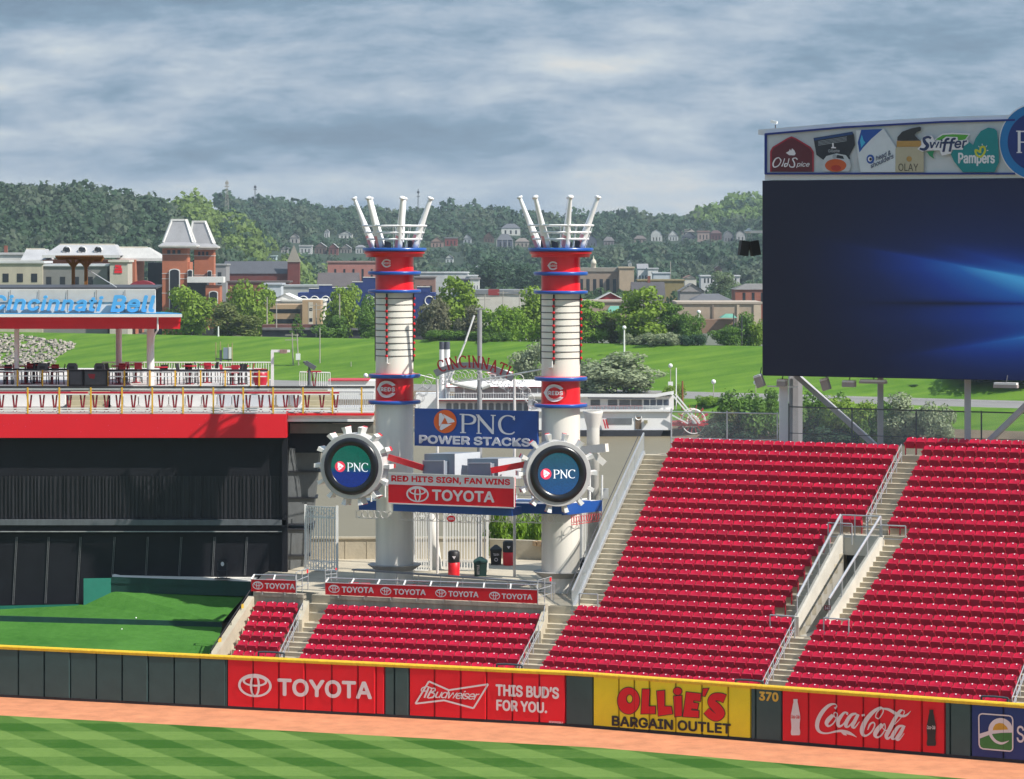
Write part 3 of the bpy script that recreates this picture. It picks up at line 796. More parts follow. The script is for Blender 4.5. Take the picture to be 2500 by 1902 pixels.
for n in range(0, 6): seat_row(n, lerp_px(A_L, n), lerp_px(A_R, n), 'A'); seat_row(n, lerp_px(B_L, n), lerp_px(B_R, n), 'B')
for n in range(0, 7): seat_row(n, lerp_px(C_L1, n), lerp_px(C_R1, n), 'C')
for n in range(7, 16): seat_row(n, lerp_px(C_L2, n), lerp_px(C_R2, n), 'U')
for n in range(16, 24): seat_row(n, lerp_px(C_L2, n), lerp_px(C_R3, n), 'U')
for n in range(0, 7): seat_row(n, lerp_px(D_L1, n), lerp_px(D_R1, n), 'D')
for n in range(7, 16): seat_row(n, lerp_px(D_L2, n), 2620, 'V')
for n in range(16, 25): seat_row(n, lerp_px(D_L3, n), 2620, 'V')
SEC = {
 'A': 'red folding seat in the narrow block beside the green berm, under the short banner',
 'B': 'red folding seat in the block under the long red banner, between two stairs',
 'C': 'red folding seat in the lower middle block, above the yellow advert',
 'D': 'red folding seat in the lower right block, above the soft drink advert',
 'U': 'red folding seat in the upper middle block, left of the sunken stair',
 'V': 'red folding seat in the upper right block, right of the sunken stair'}
GRP = {'A': 'seats of the narrow left block', 'B': 'seats of the block under the long banner', 'C': 'seats of the lower middle block',
       'D': 'seats of the lower right block', 'U': 'seats of the upper middle block', 'V': 'seats of the upper right block'}
vis = lambda s: -10 < PPX(s[0])[0] < 2512
SEATS = [s for s in SEATS if PPX(s[0])[0] < 2560]
order = sorted([i for i, s in enumerate(SEATS) if vis(s) and s[3] > 0], key=lambda i: SEATS[i][0].y)
near = set(order[:300])
sb, sp_, ss, stg = seat_parts()
proto = None
for i in sorted(near):
    pos, rz, sec, n = SEATS[i]
    if proto is None:
        proto = E('stadium_seat', SEC[sec], 'seat', pos, GRP[sec])
        ORG[proto.name] = Vector((0, 0, 0))
        for nm, m_, mt in (('backrest', sb, M_SEAT), ('seat_pan', sp_, M_SEATPAN_SHADE), ('seat_frame', ss, M_SEATK), ('white_disc', stg, M_SEATDISC)): m_.build(nm, mt, proto)
        proto.rotation_euler = (0, 0, rz); index_kids(); KP = KIDS[proto.name]
    else:
        c = proto.copy(); COL.objects.link(c); c.location = pos; c.rotation_euler = (0, 0, rz); c['label'] = SEC[sec]; c['group'] = GRP[sec]
        for ch in KP:
            d = ch.copy(); COL.objects.link(d); d.parent = c
            if ch.name.startswith('seat_pan'): d.rotation_euler = (random.uniform(-.03, .03) - (.16 if random.random() < .04 else 0), 0, 0)
            elif ch.name.startswith('backrest'): d.rotation_euler = (random.uniform(-.012, .012), random.uniform(-.012, .012), 0)
# the remaining several hundred seats farther up are one object
allv, allf, allm = [], [], []; base = 0
pv = []
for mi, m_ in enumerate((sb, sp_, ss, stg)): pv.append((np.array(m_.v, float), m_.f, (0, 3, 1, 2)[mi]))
for i, (pos, rz, sec, n) in enumerate(SEATS):
    if i in near: continue
    c_, s_ = math.cos(rz), math.sin(rz)
    for v, f, mi in pv:
        w = np.empty_like(v); w[:, 0] = v[:, 0] * c_ - v[:, 1] * s_ + pos.x; w[:, 1] = v[:, 0] * s_ + v[:, 1] * c_ + pos.y; w[:, 2] = v[:, 2] + pos.z
        allv.append(w); allf.extend([tuple(x + base for x in q) for q in f]); allm.extend([mi] * len(f)); base += len(v)
fm = MB(); fm.v = np.concatenate(allv).tolist(); fm.f = allf; fm.m = allm
fo = fm.build('stadium_seats_far', [M_SEAT, M_SEATK, M_SEATDISC, M_SEATPAN_SHADE], org=(10, 160, 5))
fo.name = 'massed_seats'
tag(fo, 'rows upon rows of red folding seats filling the upper stand', 'seats', None, 'stuff')
print('SEATS', len(SEATS), len(near))

# ---- rails
def rail(name, label, pts, h=1.0, r=0.028, posts=True, mid=(0.5,), m=M_STEEL, cat='railing', group=None, picket=0.0):
    """pts: foot points; top rail h above them"""
    root = E(name, label, cat, Vector(pts[0]), group)
    t = MB(); t.path([Vector(p) + UZ * h for p in pts], r); t.build('top_rail', m, root)
    if mid:
        t = MB()
        for k in mid: t.path([Vector(p) + UZ * h * k for p in pts], r * 0.8)
        t.build('mid_rail', m, root)
    if posts:
        for p in pts: t = MB(); t.tube(Vector(p), Vector(p) + UZ * h, r); t.build('post', m, root)
    if picket:
        t = MB()
        for a, b in zip(pts[:-1], pts[1:]):
            a, b = Vector(a), Vector(b); k = int((b - a).length / picket)
            for i in range(1, k): q = a.lerp(b, i / k); t.box(q + UZ * h * 0.5, (0.018, 0.018, h * 0.94))
        t.build('picket', m, root)
    return root
for tab, tb2, rows_, lab in ((A_R, B_L, (0, 1, 2, 3, 4, 5), 'bare steel stair rail beside the narrow left seat block'),
                        (B_R, C_L1, (0, 1, 2, 3, 4, 5, 6), 'bare steel stair rail between the long-banner block and the middle block'),
                        (C_R1, D_L1, (0, 1, 2, 3, 4, 5, 6), 'bare steel stair rail between the lower middle and lower right blocks'),
                        (C_R3, D_L3, (16, 17, 18, 19, 20, 21, 22, 23), 'bare steel stair rail climbing to the top row above the sunken stair')):
    rail('stair_rail', lab, [row_pt(n, lerp_px(tab, n) + 0.22 * (lerp_px(tb2, n) - lerp_px(tab, n)), 0.2) for n in rows_], 0.92, 0.024, mid=(0.6, 0.45), group='steel stair rails in the aisles')
rail('stair_rail', 'bare steel stair rail at the right edge of the frame', [row_pt(n, lerp_px(D_R1, n) + 14, 0.2) for n in range(0, 7)], 0.92, 0.024, mid=(0.6, 0.45), group='steel stair rails in the aisles')
# dark hoops at the foot of each aisle
for pa, pb, lab in ((638, 700, 'dark bent-pipe barrier at the foot of the left stair'), (1219, 1280, 'dark bent-pipe barrier at the foot of the second stair'), (1803, 1869, 'dark bent-pipe barrier at the foot of the third stair, near the distance marker'), (2402, 2466, 'dark bent-pipe barrier at the foot of the right-hand stair')):
    a, b = row_pt(0, pa, -0.3), row_pt(0, pb, -0.3); h = 0.98
    t = MB(); t.path(smooth_path([a, a + UZ * (h - 0.15), a.lerp(b, 0.08) + UZ * h, a.lerp(b, 0.92) + UZ * h, b + UZ * (h - 0.15), b], 4) and [Vector(p) for p in smooth_path([a, a + UZ * (h - 0.15), a.lerp(b, 0.08) + UZ * h, a.lerp(b, 0.92) + UZ * h, b + UZ * (h - 0.15), b], 4)], 0.045, 8)
    tag(t.build('pipe_barrier', mat('dark_bluegrey_paint', (0.055, 0.075, 0.085), 0.45, 0.15, 3)), lab, 'barrier', 'dark pipe barriers at the stair feet')
# side railing with mesh infill along the upper block stair
root = E('side_railing', 'white-grey steel railing with mesh infill down the left side of the upper stand', 'railing', row_pt(7, lerp_px(C_L2, 7) - 64, 0))
ft = [row_pt(n, lerp_px(C_L2, n) - 64, 0.1) for n in range(7, 24)]
t = MB()
for a, b in zip(ft[:-1], ft[1:]): t.bar(a + UZ * 1.12, b + UZ * 1.12, 0.07); 
t.build('top_rail', M_STEEL, root)
t = MB()
for a, b in zip(ft[:-1], ft[1:]): t.bar(a + UZ * 0.14, b + UZ * 0.14, 0.16, 0.18)
t.build('bottom_beam', M_STEEL, root)
for p in ft[::2]: t = MB(); t.box(p + UZ * 0.55, (0.05, 0.05, 1.15)); t.build('post', M_STEEL, root)
t = MB()
for a, b in zip(ft[:-1], ft[1:]): t.poly(a + UZ * 0.2, b + UZ * 0.2, b + UZ * 1.08, a + UZ * 1.08)
t.build('mesh_infill', mat('steel_mesh', (0.33, 0.36, 0.38), 0.5, 0.1, 3, alpha=0.55), root)
t = MB(); t.path([p + UZ * 0.95 - Vector((0.28, -0.1, 0)) for p in ft], 0.022); t.build('hand_rail', M_DKGREY, root)
# vomitory rails
for tab, off, lab in ((PIT_L, -6, 'heavy sloping guard rail on the left side of the sunken stair'), (PIT_R, 4, 'heavy sloping guard rail on the right side of the sunken stair')):
    ft = [row_pt(n, lerp_px(tab, n) + off, 0.1) + UZ * 0.35 for n in range(7, 16)]
    root = E('guard_rail', lab, 'railing', ft[0], 'guard rails of the sunken stair')
    t = MB(); t.tube(ft[0] + UZ * 1.05, ft[-1] + UZ * 1.05, 0.065); t.build('top_rail', M_STEEL, root)
    for p in (ft[0], ft[2], ft[4], ft[6], ft[8]): t = MB(); t.tube(p, p + UZ * 1.05, 0.03); t.build('post', M_STEEL, root)
    t = MB(); t.poly(ft[0] + UZ * 0.1, ft[-1] + UZ * 0.1, ft[-1] + UZ * 1.0, ft[0] + UZ * 1.0); t.build('glass_panel', mat('tinted_glass', (0.10, 0.12, 0.12), 0.15, 0.05, 1, alpha=0.42), root)
a, b = row_pt(15, 2052, 0.2) + UZ * 0.35, row_pt(15, 2147, 0.2) + UZ * 0.35
rail('head_rail', 'short steel railing across the head of the sunken stair', [a, a.lerp(b, 0.33), a.lerp(b, 0.66), b], 1.05, 0.035, mid=(0.5,))
def gate_rail(pa, pb, n, lab, back=0.1, h=1.0):
    a, b = row_pt(n, pa, back), row_pt(n, pb, back)
    root = E('end_barrier', lab, 'railing', a, 'steel pipe barriers at the seat row ends')
    t = MB(); t.tube(a + UZ * h, b + UZ * h, 0.032); t.build('top_rail', M_STEEL, root)
    t = MB(); t.tube(a + UZ * h * 0.35, b + UZ * h * 0.35, 0.026); t.build('mid_rail', M_STEEL, root)
    for p in (a, b): t = MB(); t.tube(p, p + UZ * h, 0.032); t.build('post', M_STEEL, root)
    return root
gate_rail(2020, 2078, 15, 'steel pipe barrier beside the head of the sunken stair, left side')
gate_rail(2151, 2209, 15, 'steel pipe barrier beside the head of the sunken stair, right side')
gate_rail(1878, 1938, 6, 'steel pipe barrier beside the foot of the sunken stair, left side')
g_ = gate_rail(2009, 2070, 6, 'steel pipe barrier with a small red section plate beside the sunken stair foot')
pl = Plane.px(2012, 1490, row_pt(6, 2010, 0.1).y - 0.05, 2040, row_pt(6, 2040, 0.1).y - 0.05)
t = MB(); fill(t, pl, [[(2012, 1478), (2028, 1478), (2028, 1490), (2012, 1490)]], 0.0)
o = t.build('section_plate', mat('sign_maroon', (0.25, 0.02, 0.03), 0.5), g_)
t = MB(); text_px(t, pl, '143', (2014, 1480, 2026, 1488), n=0.006, bold=0.02); t.build('plate_number', M_PRINTW, o)
gate_rail(1413, 1458, 7, 'steel pipe barrier with rounded corners at the foot of the long side stair', 0.05, 1.02)
# ------------------------------------------------------------------ plaza, banners, power stacks, wheels and signs
ZP = 4.7
M_PLAZA = mat('plaza_concrete', (0.46, 0.405, 0.31), 0.85, 0.2, 0.7, bump=0.2)
mb = MB()
mb.poly(Vector((PX(618, 166.0), 166.0, ZP)), Vector((-6, 160.6, ZP)), Vector((-0.5, 158.2, ZP)), Vector((4.5, 156.4, ZP)), Vector((7.5, 160.5, ZP)), Vector((9.5, 182, ZP)), Vector((-20, 184, ZP)), Vector((PX(690, 177.5), 177.5, ZP)), Vector((PX(640, 172.5), 172.5, ZP)))
r_ = [Vector(v) for v in mb.v]; mb.f = []; mb.v = []; mb.prism(r_[::-1], Vector((0, 0, -3.0)))
struct(mb.build('plaza_paving', M_PLAZA, org=(-5, 170, ZP)), 'pale concrete plaza floor around the two stacks')
mb = MB()
mb.hexa([Vector(v) for v in ((-22, 181, -1), (-1.3, 181, -1), (-1.3, 181.35, -1), (-22, 181.35, -1))], [Vector(v) for v in ((-22, 181, 5.8), (-1.3, 181, 5.8), (-1.3, 181.35, 5.8), (-22, 181.35, 5.8))])
mb.hexa([Vector(v) for v in ((-22, 180.93, 5.8), (-1.3, 180.93, 5.8), (-1.3, 181.42, 5.8), (-22, 181.42, 5.8))], [Vector(v) for v in ((-22, 180.93, 5.9), (-1.3, 180.93, 5.9), (-1.3, 181.42, 5.9), (-22, 181.42, 5.9))])
for x in (-15.6, -12.4, -9.2, -8.0, -5.0): mb.box((x, 180.99, 5.25), (0.03, 0.03, 1.1))
tag(mb.build('parapet_wall', M_CONC), 'low concrete parapet at the river edge of the plaza, left of the gates', 'wall')
mb = MB()
mb.hexa([Vector(v) for v in ((-1.25, 181.5, -1), (3.8, 179.5, -1), (3.8, 179.9, -1), (-1.25, 181.9, -1))], [Vector(v) for v in ((-1.25, 181.5, 5.75), (3.8, 179.5, 5.75), (3.8, 179.9, 5.75), (-1.25, 181.9, 5.75))])
w_ = mb.build('parapet_wall', M_CONC); tag(w_, 'low concrete parapet in front of the bright green bushes', 'wall')
mb = MB()
for i in range(9): mb.box((1.32 + i * 0.26, 180.42 - i * 0.104, 5.62), (0.22, 0.5, 0.26 + 0.03 * (i % 3)), Vector((0.93, -0.37, 0)))
mb.build('stone_coping', mat('sandstone', (0.38, 0.26, 0.15), 0.9, 0.3, 3, bump=0.5), w_)

# red banners over the lower blocks
def banner(xl, ytl, ybl, Yl, xr, ytr, ybr, Yr, label, texts):
    a, b = P(xl, ybl, Yl), P(xr, ybr, Yr); c, d = P(xr, ytr, Yr), P(xl, ytl, Yl)
    pl = Plane(a, Vector((b.x - a.x, b.y - a.y, 0)))
    root = E('advert_banner', label, 'banner', a)
    k = -pl.N * 0.05
    MB().hexa([a, b, b + k, a + k], [d, c, c + k, d + k]).build('banner_board', M_ADRED, root)
    t = MB(); t.bar(d + UZ * 0.02, c + UZ * 0.02, 0.03); t.build('banner_edge', M_PRINTW, root)
    em, tx = MB(), MB()
    for (cx, cy, rx, ry, x0, y0, x1, y1, sl) in texts:
        car_emblem(em, pl, cx, cy, rx, ry, 0.7, n=0.008); text_px(tx, pl, 'TOYOTA', (x0, y0, x1, y1, sl), n=0.008, bold=0.045)
    em.build('emblems', M_PRINTW, root) if len(texts) == 1 else None
    if len(texts) > 1:
        for q in texts:
            e = MB(); car_emblem(e, pl, *q[:4], 0.7, n=0.008); e.build('emblem', M_PRINTW, root)
    tx.build('lettering', M_PRINTW, root)
    # inclined railing above the board
    r0, r1 = P(xl + 8, ytl - 12, Yl + 0.4), P(xr, ytr - 13, Yr + 0.4)
    MB().tube(r0, r1, 0.03).build('hand_rail', M_STEEL, root)
    n = max(2, int((xr - xl) / 58))
    for i in range(n + 1):
        f = i / n; p = d.lerp(c, f); q = r0.lerp(r1, f)
        MB().bar(p, q, 0.06).build('rail_bracket', M_WHITE, root)
    for i in range(n):
        f = (i + 0.5) / n; p = a.lerp(b, f) - UZ * 0.1; MB().box(p + UZ * 0.04 - pl.N * 0.02, (0.05, 0.04, 0.16)).build('support_bracket', M_STEEL, root)
    return root, pl
Yb = lambda px: row_pt(5, px, 0.95).y
T2 = lambda x, y: (600 + x * 0.28306, 1250 + y * 0.28306)
def tt(cx, cy, x0, y0, x1, y1, sl): return (*T2(cx, cy), 13.5, 9.8, *T2(x0, y0), *T2(x1, y1), sl)
banner(613, 1415, 1443.5, Yb(613), 723, 1418, 1447.5, Yb(723), 'short red banner with one emblem and word, left of the stair', [(*T2(105, 633), 13, 9.8, *T2(165, 612), *T2(425, 662), 2)])
banner(794, 1423, 1451.5, Yb(794), 1312.5, 1441, 1473.5, Yb(1312), 'long red banner repeating an oval emblem and word four times', [
    tt(762, 663, 828, 642, 1105, 695, 1.6), tt(1208, 682, 1275, 662, 1553, 712, 1.8), tt(1683, 700, 1748, 680, 2008, 730, 2.2),
    ((1200 + 27 * .28306), (1250 + 722 * .28306), 13.5, 9.8, 1200 + 88 * .28306, 1250 + 702 * .28306, 1200 + 353 * .28306, 1250 + 750 * .28306, 2.4)])
# small white pipe gates at the stair heads
def pipe_gate(pxl, yl, Yl, pxr, yr, Yr, h, lab):
    a, b = P(pxl, yl, Yl), P(pxr, yr, Yr)
    root = E('pipe_gate', lab, 'gate', a, 'white pipe gates at the stair heads')
    t = MB()
    for k in (1.0, 0.62, 0.3): t.tube(a + UZ * h * k, b + UZ * h * k, 0.02)
    for f in (0, 0.5, 1): p = a.lerp(b, f); t.tube(p, p + UZ * h, 0.024)
    t.build('gate_frame', M_STEEL, root)
    pl = Plane(a, Vector((b.x - a.x, b.y - a.y, 0))); w = (b - a).length
    t = MB(); t.add([pl.at(w * 0.84, h * 0.84, 0.03), pl.at(w * 0.97, h * 0.84, 0.03), pl.at(w * 0.97, h * 1.0, 0.03), pl.at(w * 0.84, h * 1.0, 0.03)], [(0, 1, 2, 3)])
    t.build('warning_plate', M_ADRED, root)
for q in ((723, 1452, Yb(723), 752, 1440, Yb(723) + 1.6, 1.1, 'small silver pipe gate at the right end of the short banner'),
          (794, 1420, Yb(794), 822, 1417, Yb(794) + 1.3, 0.55, 'small silver pipe gate at the left end of the long banner'),
          (1313, 1476, Yb(1312), 1346, 1466, Yb(1312) + 1.6, 1.15, 'small silver pipe gate at the right end of the long banner')): pipe_gate(*q)
# drink rail behind the banner
root = E('drink_rail', 'long grey counter rail with thin posts behind the long banner', 'counter', P(875, 1400, 165))
a, b = Vector((PX(864, 166.4), 166.4, ZP + 0.86)), Vector((PX(1352, 159.6), 159.6, ZP + 0.86))
MB().bar(a, b, 0.4, 0.07).build('counter_top', mat('grey_counter', (0.16, 0.165, 0.18), 0.4, 0.15, 2), root)
for i in range(10): p = a.lerp(b, i / 9); MB().tube(p, Vector((p.x, p.y, ZP)), 0.022).build('post', M_STEEL, root)
MB().tube(a - UZ * 0.45, b - UZ * 0.45, 0.015).build('foot_rail', M_STEEL, root)
# loose chairs in the row behind the banners
def loose_chair(px, f, m, lab, grp):
    Yc = Yb(px) + 1.1
    root = E('folding_chair', lab, 'chair', Vector((PX(px, Yc), Yc, ZP - 0.2)), grp); o = ORG[root.name]
    b_ = MB(); pts = []
    b_.hexa([o + Vector(v) for v in ((-0.24, 0.02, 0.46), (0.24, 0.02, 0.46), (0.24, 0.06, 0.46), (-0.24, 0.06, 0.46))], [o + Vector(v) for v in ((-0.23, 0.16, 0.9), (0.23, 0.16, 0.9), (0.23, 0.2, 0.9), (-0.23, 0.2, 0.9))])
    b_.build('backrest', m, root)
    MB().box(o + Vector((0, -0.2, 0.44)), (0.46, 0.42, 0.05)).build('seat', m, root)
    for x in (-0.21, 0.21):
        for y in (-0.36, 0.06): MB().box(o + Vector((x, y, 0.21)), (0.03, 0.03, 0.42)).build('leg', M_DKGREY, root)
M_CHK = mat('black_chair', (0.03, 0.03, 0.04), 0.5, 0.2, 3)
for px, r in ((660, 1), (684, 1), (706, 0), (838, 0), (864, 1), (892, 1), (930, 0), (962, 0), (1004, 1), (1030, 1), (1074, 0), (1111, 1), (1136, 1), (1186, 0), (1216, 0), (1247, 1), (1274, 1), (1298, 0)):
    loose_chair(px, 0, M_SEAT if r else M_CHK, ('red chair standing in the row behind the ' if r else 'black chair standing in the row behind the ') + ('short banner' if px < 730 else 'long banner'), ('red' if r else 'black') + ' chairs behind the ' + ('short banner' if px < 730 else 'long banner'))

# ---- the two stacks
SXL, SXR = Vector((-6.01, 167.6, ZP)), Vector((2.44, 164.0, ZP))
ST_DIR = (SXR - SXL); ST_DIR.z = 0; ST_DIR.normalize()
ST_N = Vector((ST_DIR.y, -ST_DIR.x, 0))
zl = lambda y: HC - (y - HY) * 167.6 / F
M_STACKW = mat('stack_white', (0.76, 0.72, 0.64), 0.42, 0.10, 1.1, streak=True)
M_STACKR = mat('stack_red', (0.70, 0.012, 0.022), 0.3, 0.06, 0.6, coat=0.2)
M_RIM = mat('rim_blue', (0.012, 0.085, 0.36), 0.3, 0.06, 0.8, coat=0.3)
M_BAT = mat('bat_white', (0.82, 0.81, 0.80), 0.35, 0.03, 1)
M_BATS = mat('bat_stripe', (0.70, 0.30, 0.32), 0.4, 0.05, 1)
def stack(base, label):
    root = E('power_stack', label, 'smokestack', base, 'twin ornamental smokestacks'); o = base
    r0 = 0.965; C = lambda z: Vector((o.x, o.y, z))
    def part(nm, m, prof, n=48):
        b = MB(); b.lathe([(r, z - 0) for r, z in prof], n, (o.x, o.y, 0)); ob = b.build(nm, m, root, smooth=False); return ob
    def smooth(ob, ang=0.6):
        ob.data.polygons.foreach_set('use_smooth', [abs(p.normal.z) < 0.5 for p in ob.data.polygons]); return ob
    zr5b, zr5t, zr4b, zr4t = zl(985.5), zl(976.5), zl(922), zl(912.5)
    smooth(part('lower_shaft', M_STACKW, [(r0, ZP), (r0, zr5b)]))
    smooth(part('upper_shaft', M_STACKW, [(r0, zr4t), (r0, zl(714))]))
    smooth(part('red_band', M_STACKR, [(r0 + 0.012, zr5t), (r0 + 0.012, zr4b)]))
    smooth(part('red_band', M_STACKR, [(r0 + 0.012, zl(707)), (r0 + 0.012, zl(671))]))
    smooth(part('red_band', M_STACKR, [(r0 + 0.012, zl(662)), (r0 + 0.012, zl(626))]))
    def rim(zb, zt, R):
        smooth(part('blue_rim', M_RIM, [(r0, zb), (R - 0.04, zb), (R, zb + 0.03), (R, zt - 0.03), (R - 0.04, zt)]))
        part('rim_top', M_STACKR, [(R - 0.04, zt), (r0, zt + 0.03)])
    rim(zr5b, zr5t, 1.34); rim(zr4b, zr4t, 1.33); rim(zl(715), zl(707), 1.36); rim(zl(671), zl(662), 1.36)
    smooth(part('crown', M_STACKR, [(r0, zl(627.5)), (1.46, zl(627.5)), (1.47, zl(621)), (1.55, zl(619)), (1.56, zl(613.5)), (1.2, zl(613))]))
    smooth(part('crown_rim', M_RIM, [(1.4, zl(613)), (1.62, zl(613)), (1.64, zl(612)), (1.64, zl(606)), (1.60, zl(605)), (0.2, zl(605.5))]))
    smooth(part('counter_ring', mat('grey_zinc', (0.36, 0.35, 0.34), 0.45, 0.2, 2), [(r0, ZP + 0.72), (r0 + 0.12, ZP + 0.80), (1.36, ZP + 0.99), (1.38, ZP + 1.02), (r0, ZP + 1.03)]))
    # hoops, uprights and lamps of the upper shaft
    zs = [zl(728 + 15.55 * i) for i in range(10)]
    for z in zs:
        b = MB(); b.torus((o.x, o.y, z), r0 + 0.012, 0.02, UZ, 40, 5); b.build('hoop', M_PRINTK, root)
    for th in (-0.364, 1.33, 2.9, 4.5):
        d = Vector((math.sin(th), -math.cos(th), 0)); b = MB(); b.box(C((zl(716) + zl(882)) / 2) + d * (r0 + 0.045), (0.07, 0.05, zl(716) - zl(882)), Vector((d.y, -d.x, 0))); u_ = b.build('upright', M_PRINTK, root)
        if th < 2:
            for z in zs:
                b = MB(); b.lathe([(0.075, 0), (0.07, 0.06), (0.0, 0.085)], 10, C(z) + d * (r0 + 0.06), d); b.build('lamp', M_STACKR, u_)
    # emblems
    def emblem(zc, px_c, w, big):
        th = math.asin((px_c - 963) / 46.8 if False else 0)
    # bats in their basket
    zt, zc = zl(484), zl(605)
    for k in range(7):
        a = math.radians(-90 + 360 / 7 * k); d = Vector((math.sin(a), -math.cos(a), 0))
        pb = C(zc + 0.02) + d * 1.07; pt = C(zt) + d * 2.06; ax = (pt - pb); Ln = ax.length
        b = MB(); prof = [(0.14, 0), (0.195, 0.04), (0.20, 0.3), (0.185, 0.7), (0.155, 1.15), (0.122, 1.65), (0.092, Ln - 0.14), (0.088, Ln - 0.07), (0.145, Ln - 0.05), (0.155, Ln), (0.13, Ln + 0.05), (0.0, Ln + 0.06)]
        b.lathe(prof, 14, pb, ax); bo = b.build('bat', M_BAT, root, smooth=True)
        b = MB(); side = (Vector((1, 0, 0)) - ax.normalized() * ax.normalized().x).normalized(); x_ = ax.normalized().cross(Vector((1, 0, 0))).normalized()
        axn = ax.normalized(); X0 = (Vector((1, 0, 0)) - axn * axn.x).normalized(); Y0 = axn.cross(X0)
        b2 = []
        for r, h in ((0.206, 0.05), (0.206, 0.3), (0.193, 0.68)):
            for t in np.linspace(3.4, 4.5, 5): b2.append(pb + axn * h + X0 * (r * math.cos(t)) + Y0 * (r * math.sin(t)))
        fs = [(j * 5 + i, j * 5 + i + 1, j * 5 + i + 6, j * 5 + i + 5) for j in range(2) for i in range(4)]
        b.add(b2, fs); b.build('barrel_stripe', M_BATS, bo)
    for z, R in ((zl(551.5), 1.62), (zl(568), 1.49), (zl(584), 1.38)):
        b = MB(); b.torus((o.x, o.y, z), R, 0.055, UZ, 44, 6); b.build('basket_ring', M_BAT, root)
    b = MB()
    for k in range(12):
        a = 2 * math.pi * k / 12; d = Vector((math.cos(a), math.sin(a), 0)); b = MB(); b.tube(C(zc) + d * 1.22, C(zl(550)) + d * 1.62, 0.016, n=5); b.build('basket_stay', M_BAT, root)
    for th in (0.35, -0.3, 1.0, -0.9):
        d = Vector((math.sin(th), -math.cos(th), 0)); b = MB(); b.box(C(zc + 0.16) + d * 1.05, (0.3, 0.26, 0.32), Vector((d.y, -d.x, 0.3))); lm = b.build('flood_lamp', M_DKGREY, root)
    return root
def curved(mb, base, pts2, R, n_sub=4):
    """lay plane shapes (u around the shaft, z) on a cylinder of radius R at base"""
    out_ = []
    for u, z in pts2: a = u / R; out_.append(Vector((base.x + R * math.sin(a), base.y - R * math.cos(a), z)))
    return out_
def c_emblem(root, base, u0, z0, w, h, big):
    """pointed C ring with a word inside, wrapped on the shaft"""
    R = 0.99
    outer = [(-1.0, 0.0)] + [(math.cos(t) * 0.86 + 0.05, math.sin(t) * 0.98) for t in np.linspace(2.45, 0.52, 22)]
    o2 = [(x, -y) for x, y in outer[1:]][::-1]
    inner = [(math.cos(t) * 0.60 + 0.06, math.sin(t) * 0.62) for t in np.linspace(0.62, 2 * math.pi - 0.62, 34)]
    lp = outer + [inner[0]] + inner[1:] + o2
    def put(loop, RR, m, nm, par):
        q = [Vector((x * w / 2, y * h / 2, 0)) for x, y in loop]
        b = MB(); b.add(curved(b, base, [(u0 + p.x, z0 + p.y) for p in q], RR), [tuple(t) for t in tessellate_polygon([q])])
        return b.build(nm, m, par)
    if big:
        back = [(-1.12, 0.0)] + [(math.cos(t) * 1.0 + 0.06, math.sin(t) * 1.14) for t in np.linspace(2.5, -2.5, 40)]
        put(back, R + 0.035, M_STACKR, 'emblem_backing', root)
    e = put(lp, R + 0.06, M_PRINTW, 'emblem', root)
    v, f = text_geo('REDS', 0.0, 0, 1.08)
    b = MB()
    for i, (ox, oy) in enumerate(((0, 0), (.02, 0), (-.02, 0), (0, .02), (0, -.02), (.015, .015), (-.015, -.015))):
        b.add(curved(b, base, [(u0 + (-0.44 + 1.18 * x + ox) * w / 2, z0 + (-0.225 + 0.44 * y + oy * 1.4) * h / 2) for x, y in v], R + 0.065 + 0.0008 * i), f)
    b.build('emblem_word', M_PRINTW, e)
sl = stack(SXL, 'tall white and red ornamental smokestack crowned with giant bats, left of the pair')
sr = stack(SXR, 'tall white and red ornamental smokestack crowned with giant bats, right of the pair')
zr = lambda y: HC - (y - HY) * 164.0 / F
c_emblem(sl, SXL, (944 - 964) * 0.02095, zl(948.5), 1.27, 0.88, True); c_emblem(sr, SXR, (1348 - 1367) * 0.0205, zr(957.5), 1.27, 0.88, True)
c_emblem(sl, SXL, (943.5 - 962) * 0.02095, zl(642.5), 0.62, 0.44, False); c_emblem(sr, SXR, (1344 - 1365) * 0.0205, zr(648.5), 0.62, 0.44, False)

# ---- paddle wheels with round screens
def scr_mat(name, top, bot, split):
    m = bpy.data.materials.new(name); m.use_nodes = True; t = m.node_tree; b = t.nodes['Principled BSDF']
    g = t.nodes.new('ShaderNodeNewGeometry'); s = t.nodes.new('ShaderNodeSeparateXYZ'); t.links.new(g.outputs['Position'], s.inputs[0])
    r = t.nodes.new('ShaderNodeMapRange'); r.inputs['From Min'].default_value = split[0]; r.inputs['From Max'].default_value = split[1]; t.links.new(s.outputs[2], r.inputs[0])
    x = t.nodes.new('ShaderNodeMix'); x.data_type = 'RGBA'; t.links.new(r.outputs[0], x.inputs['Factor']); x.inputs['A'].default_value = (*bot, 1); x.inputs['B'].default_value = (*top, 1)
    n = t.nodes.new('ShaderNodeTexNoise'); n.inputs['Scale'].default_value = 14; n.inputs['Detail'].default_value = 2
    tcn = t.nodes.new('ShaderNodeTexCoord'); t.links.new(tcn.outputs['Object'], n.inputs['Vector'])
    y = t.nodes.new('ShaderNodeMix'); y.data_type = 'RGBA'; y.blend_type = 'OVERLAY'; y.inputs['Factor'].default_value = 0.5; t.links.new(x.outputs['Result'], y.inputs['A']); t.links.new(n.outputs['Fac'], y.inputs['B'])
    b.inputs['Base Color'].default_value = (0.02, 0.02, 0.02, 1); b.inputs['Roughness'].default_value = 0.6; b.inputs['Specular IOR Level'].default_value = 0.15
    t.links.new(y.outputs['Result'], b.inputs['Emission Color']); b.inputs['Emission Strength'].default_value = 0.55
    return m
M_WHL = mat('wheel_grey', (0.50, 0.49, 0.48), 0.5, 0.1, 1.2)
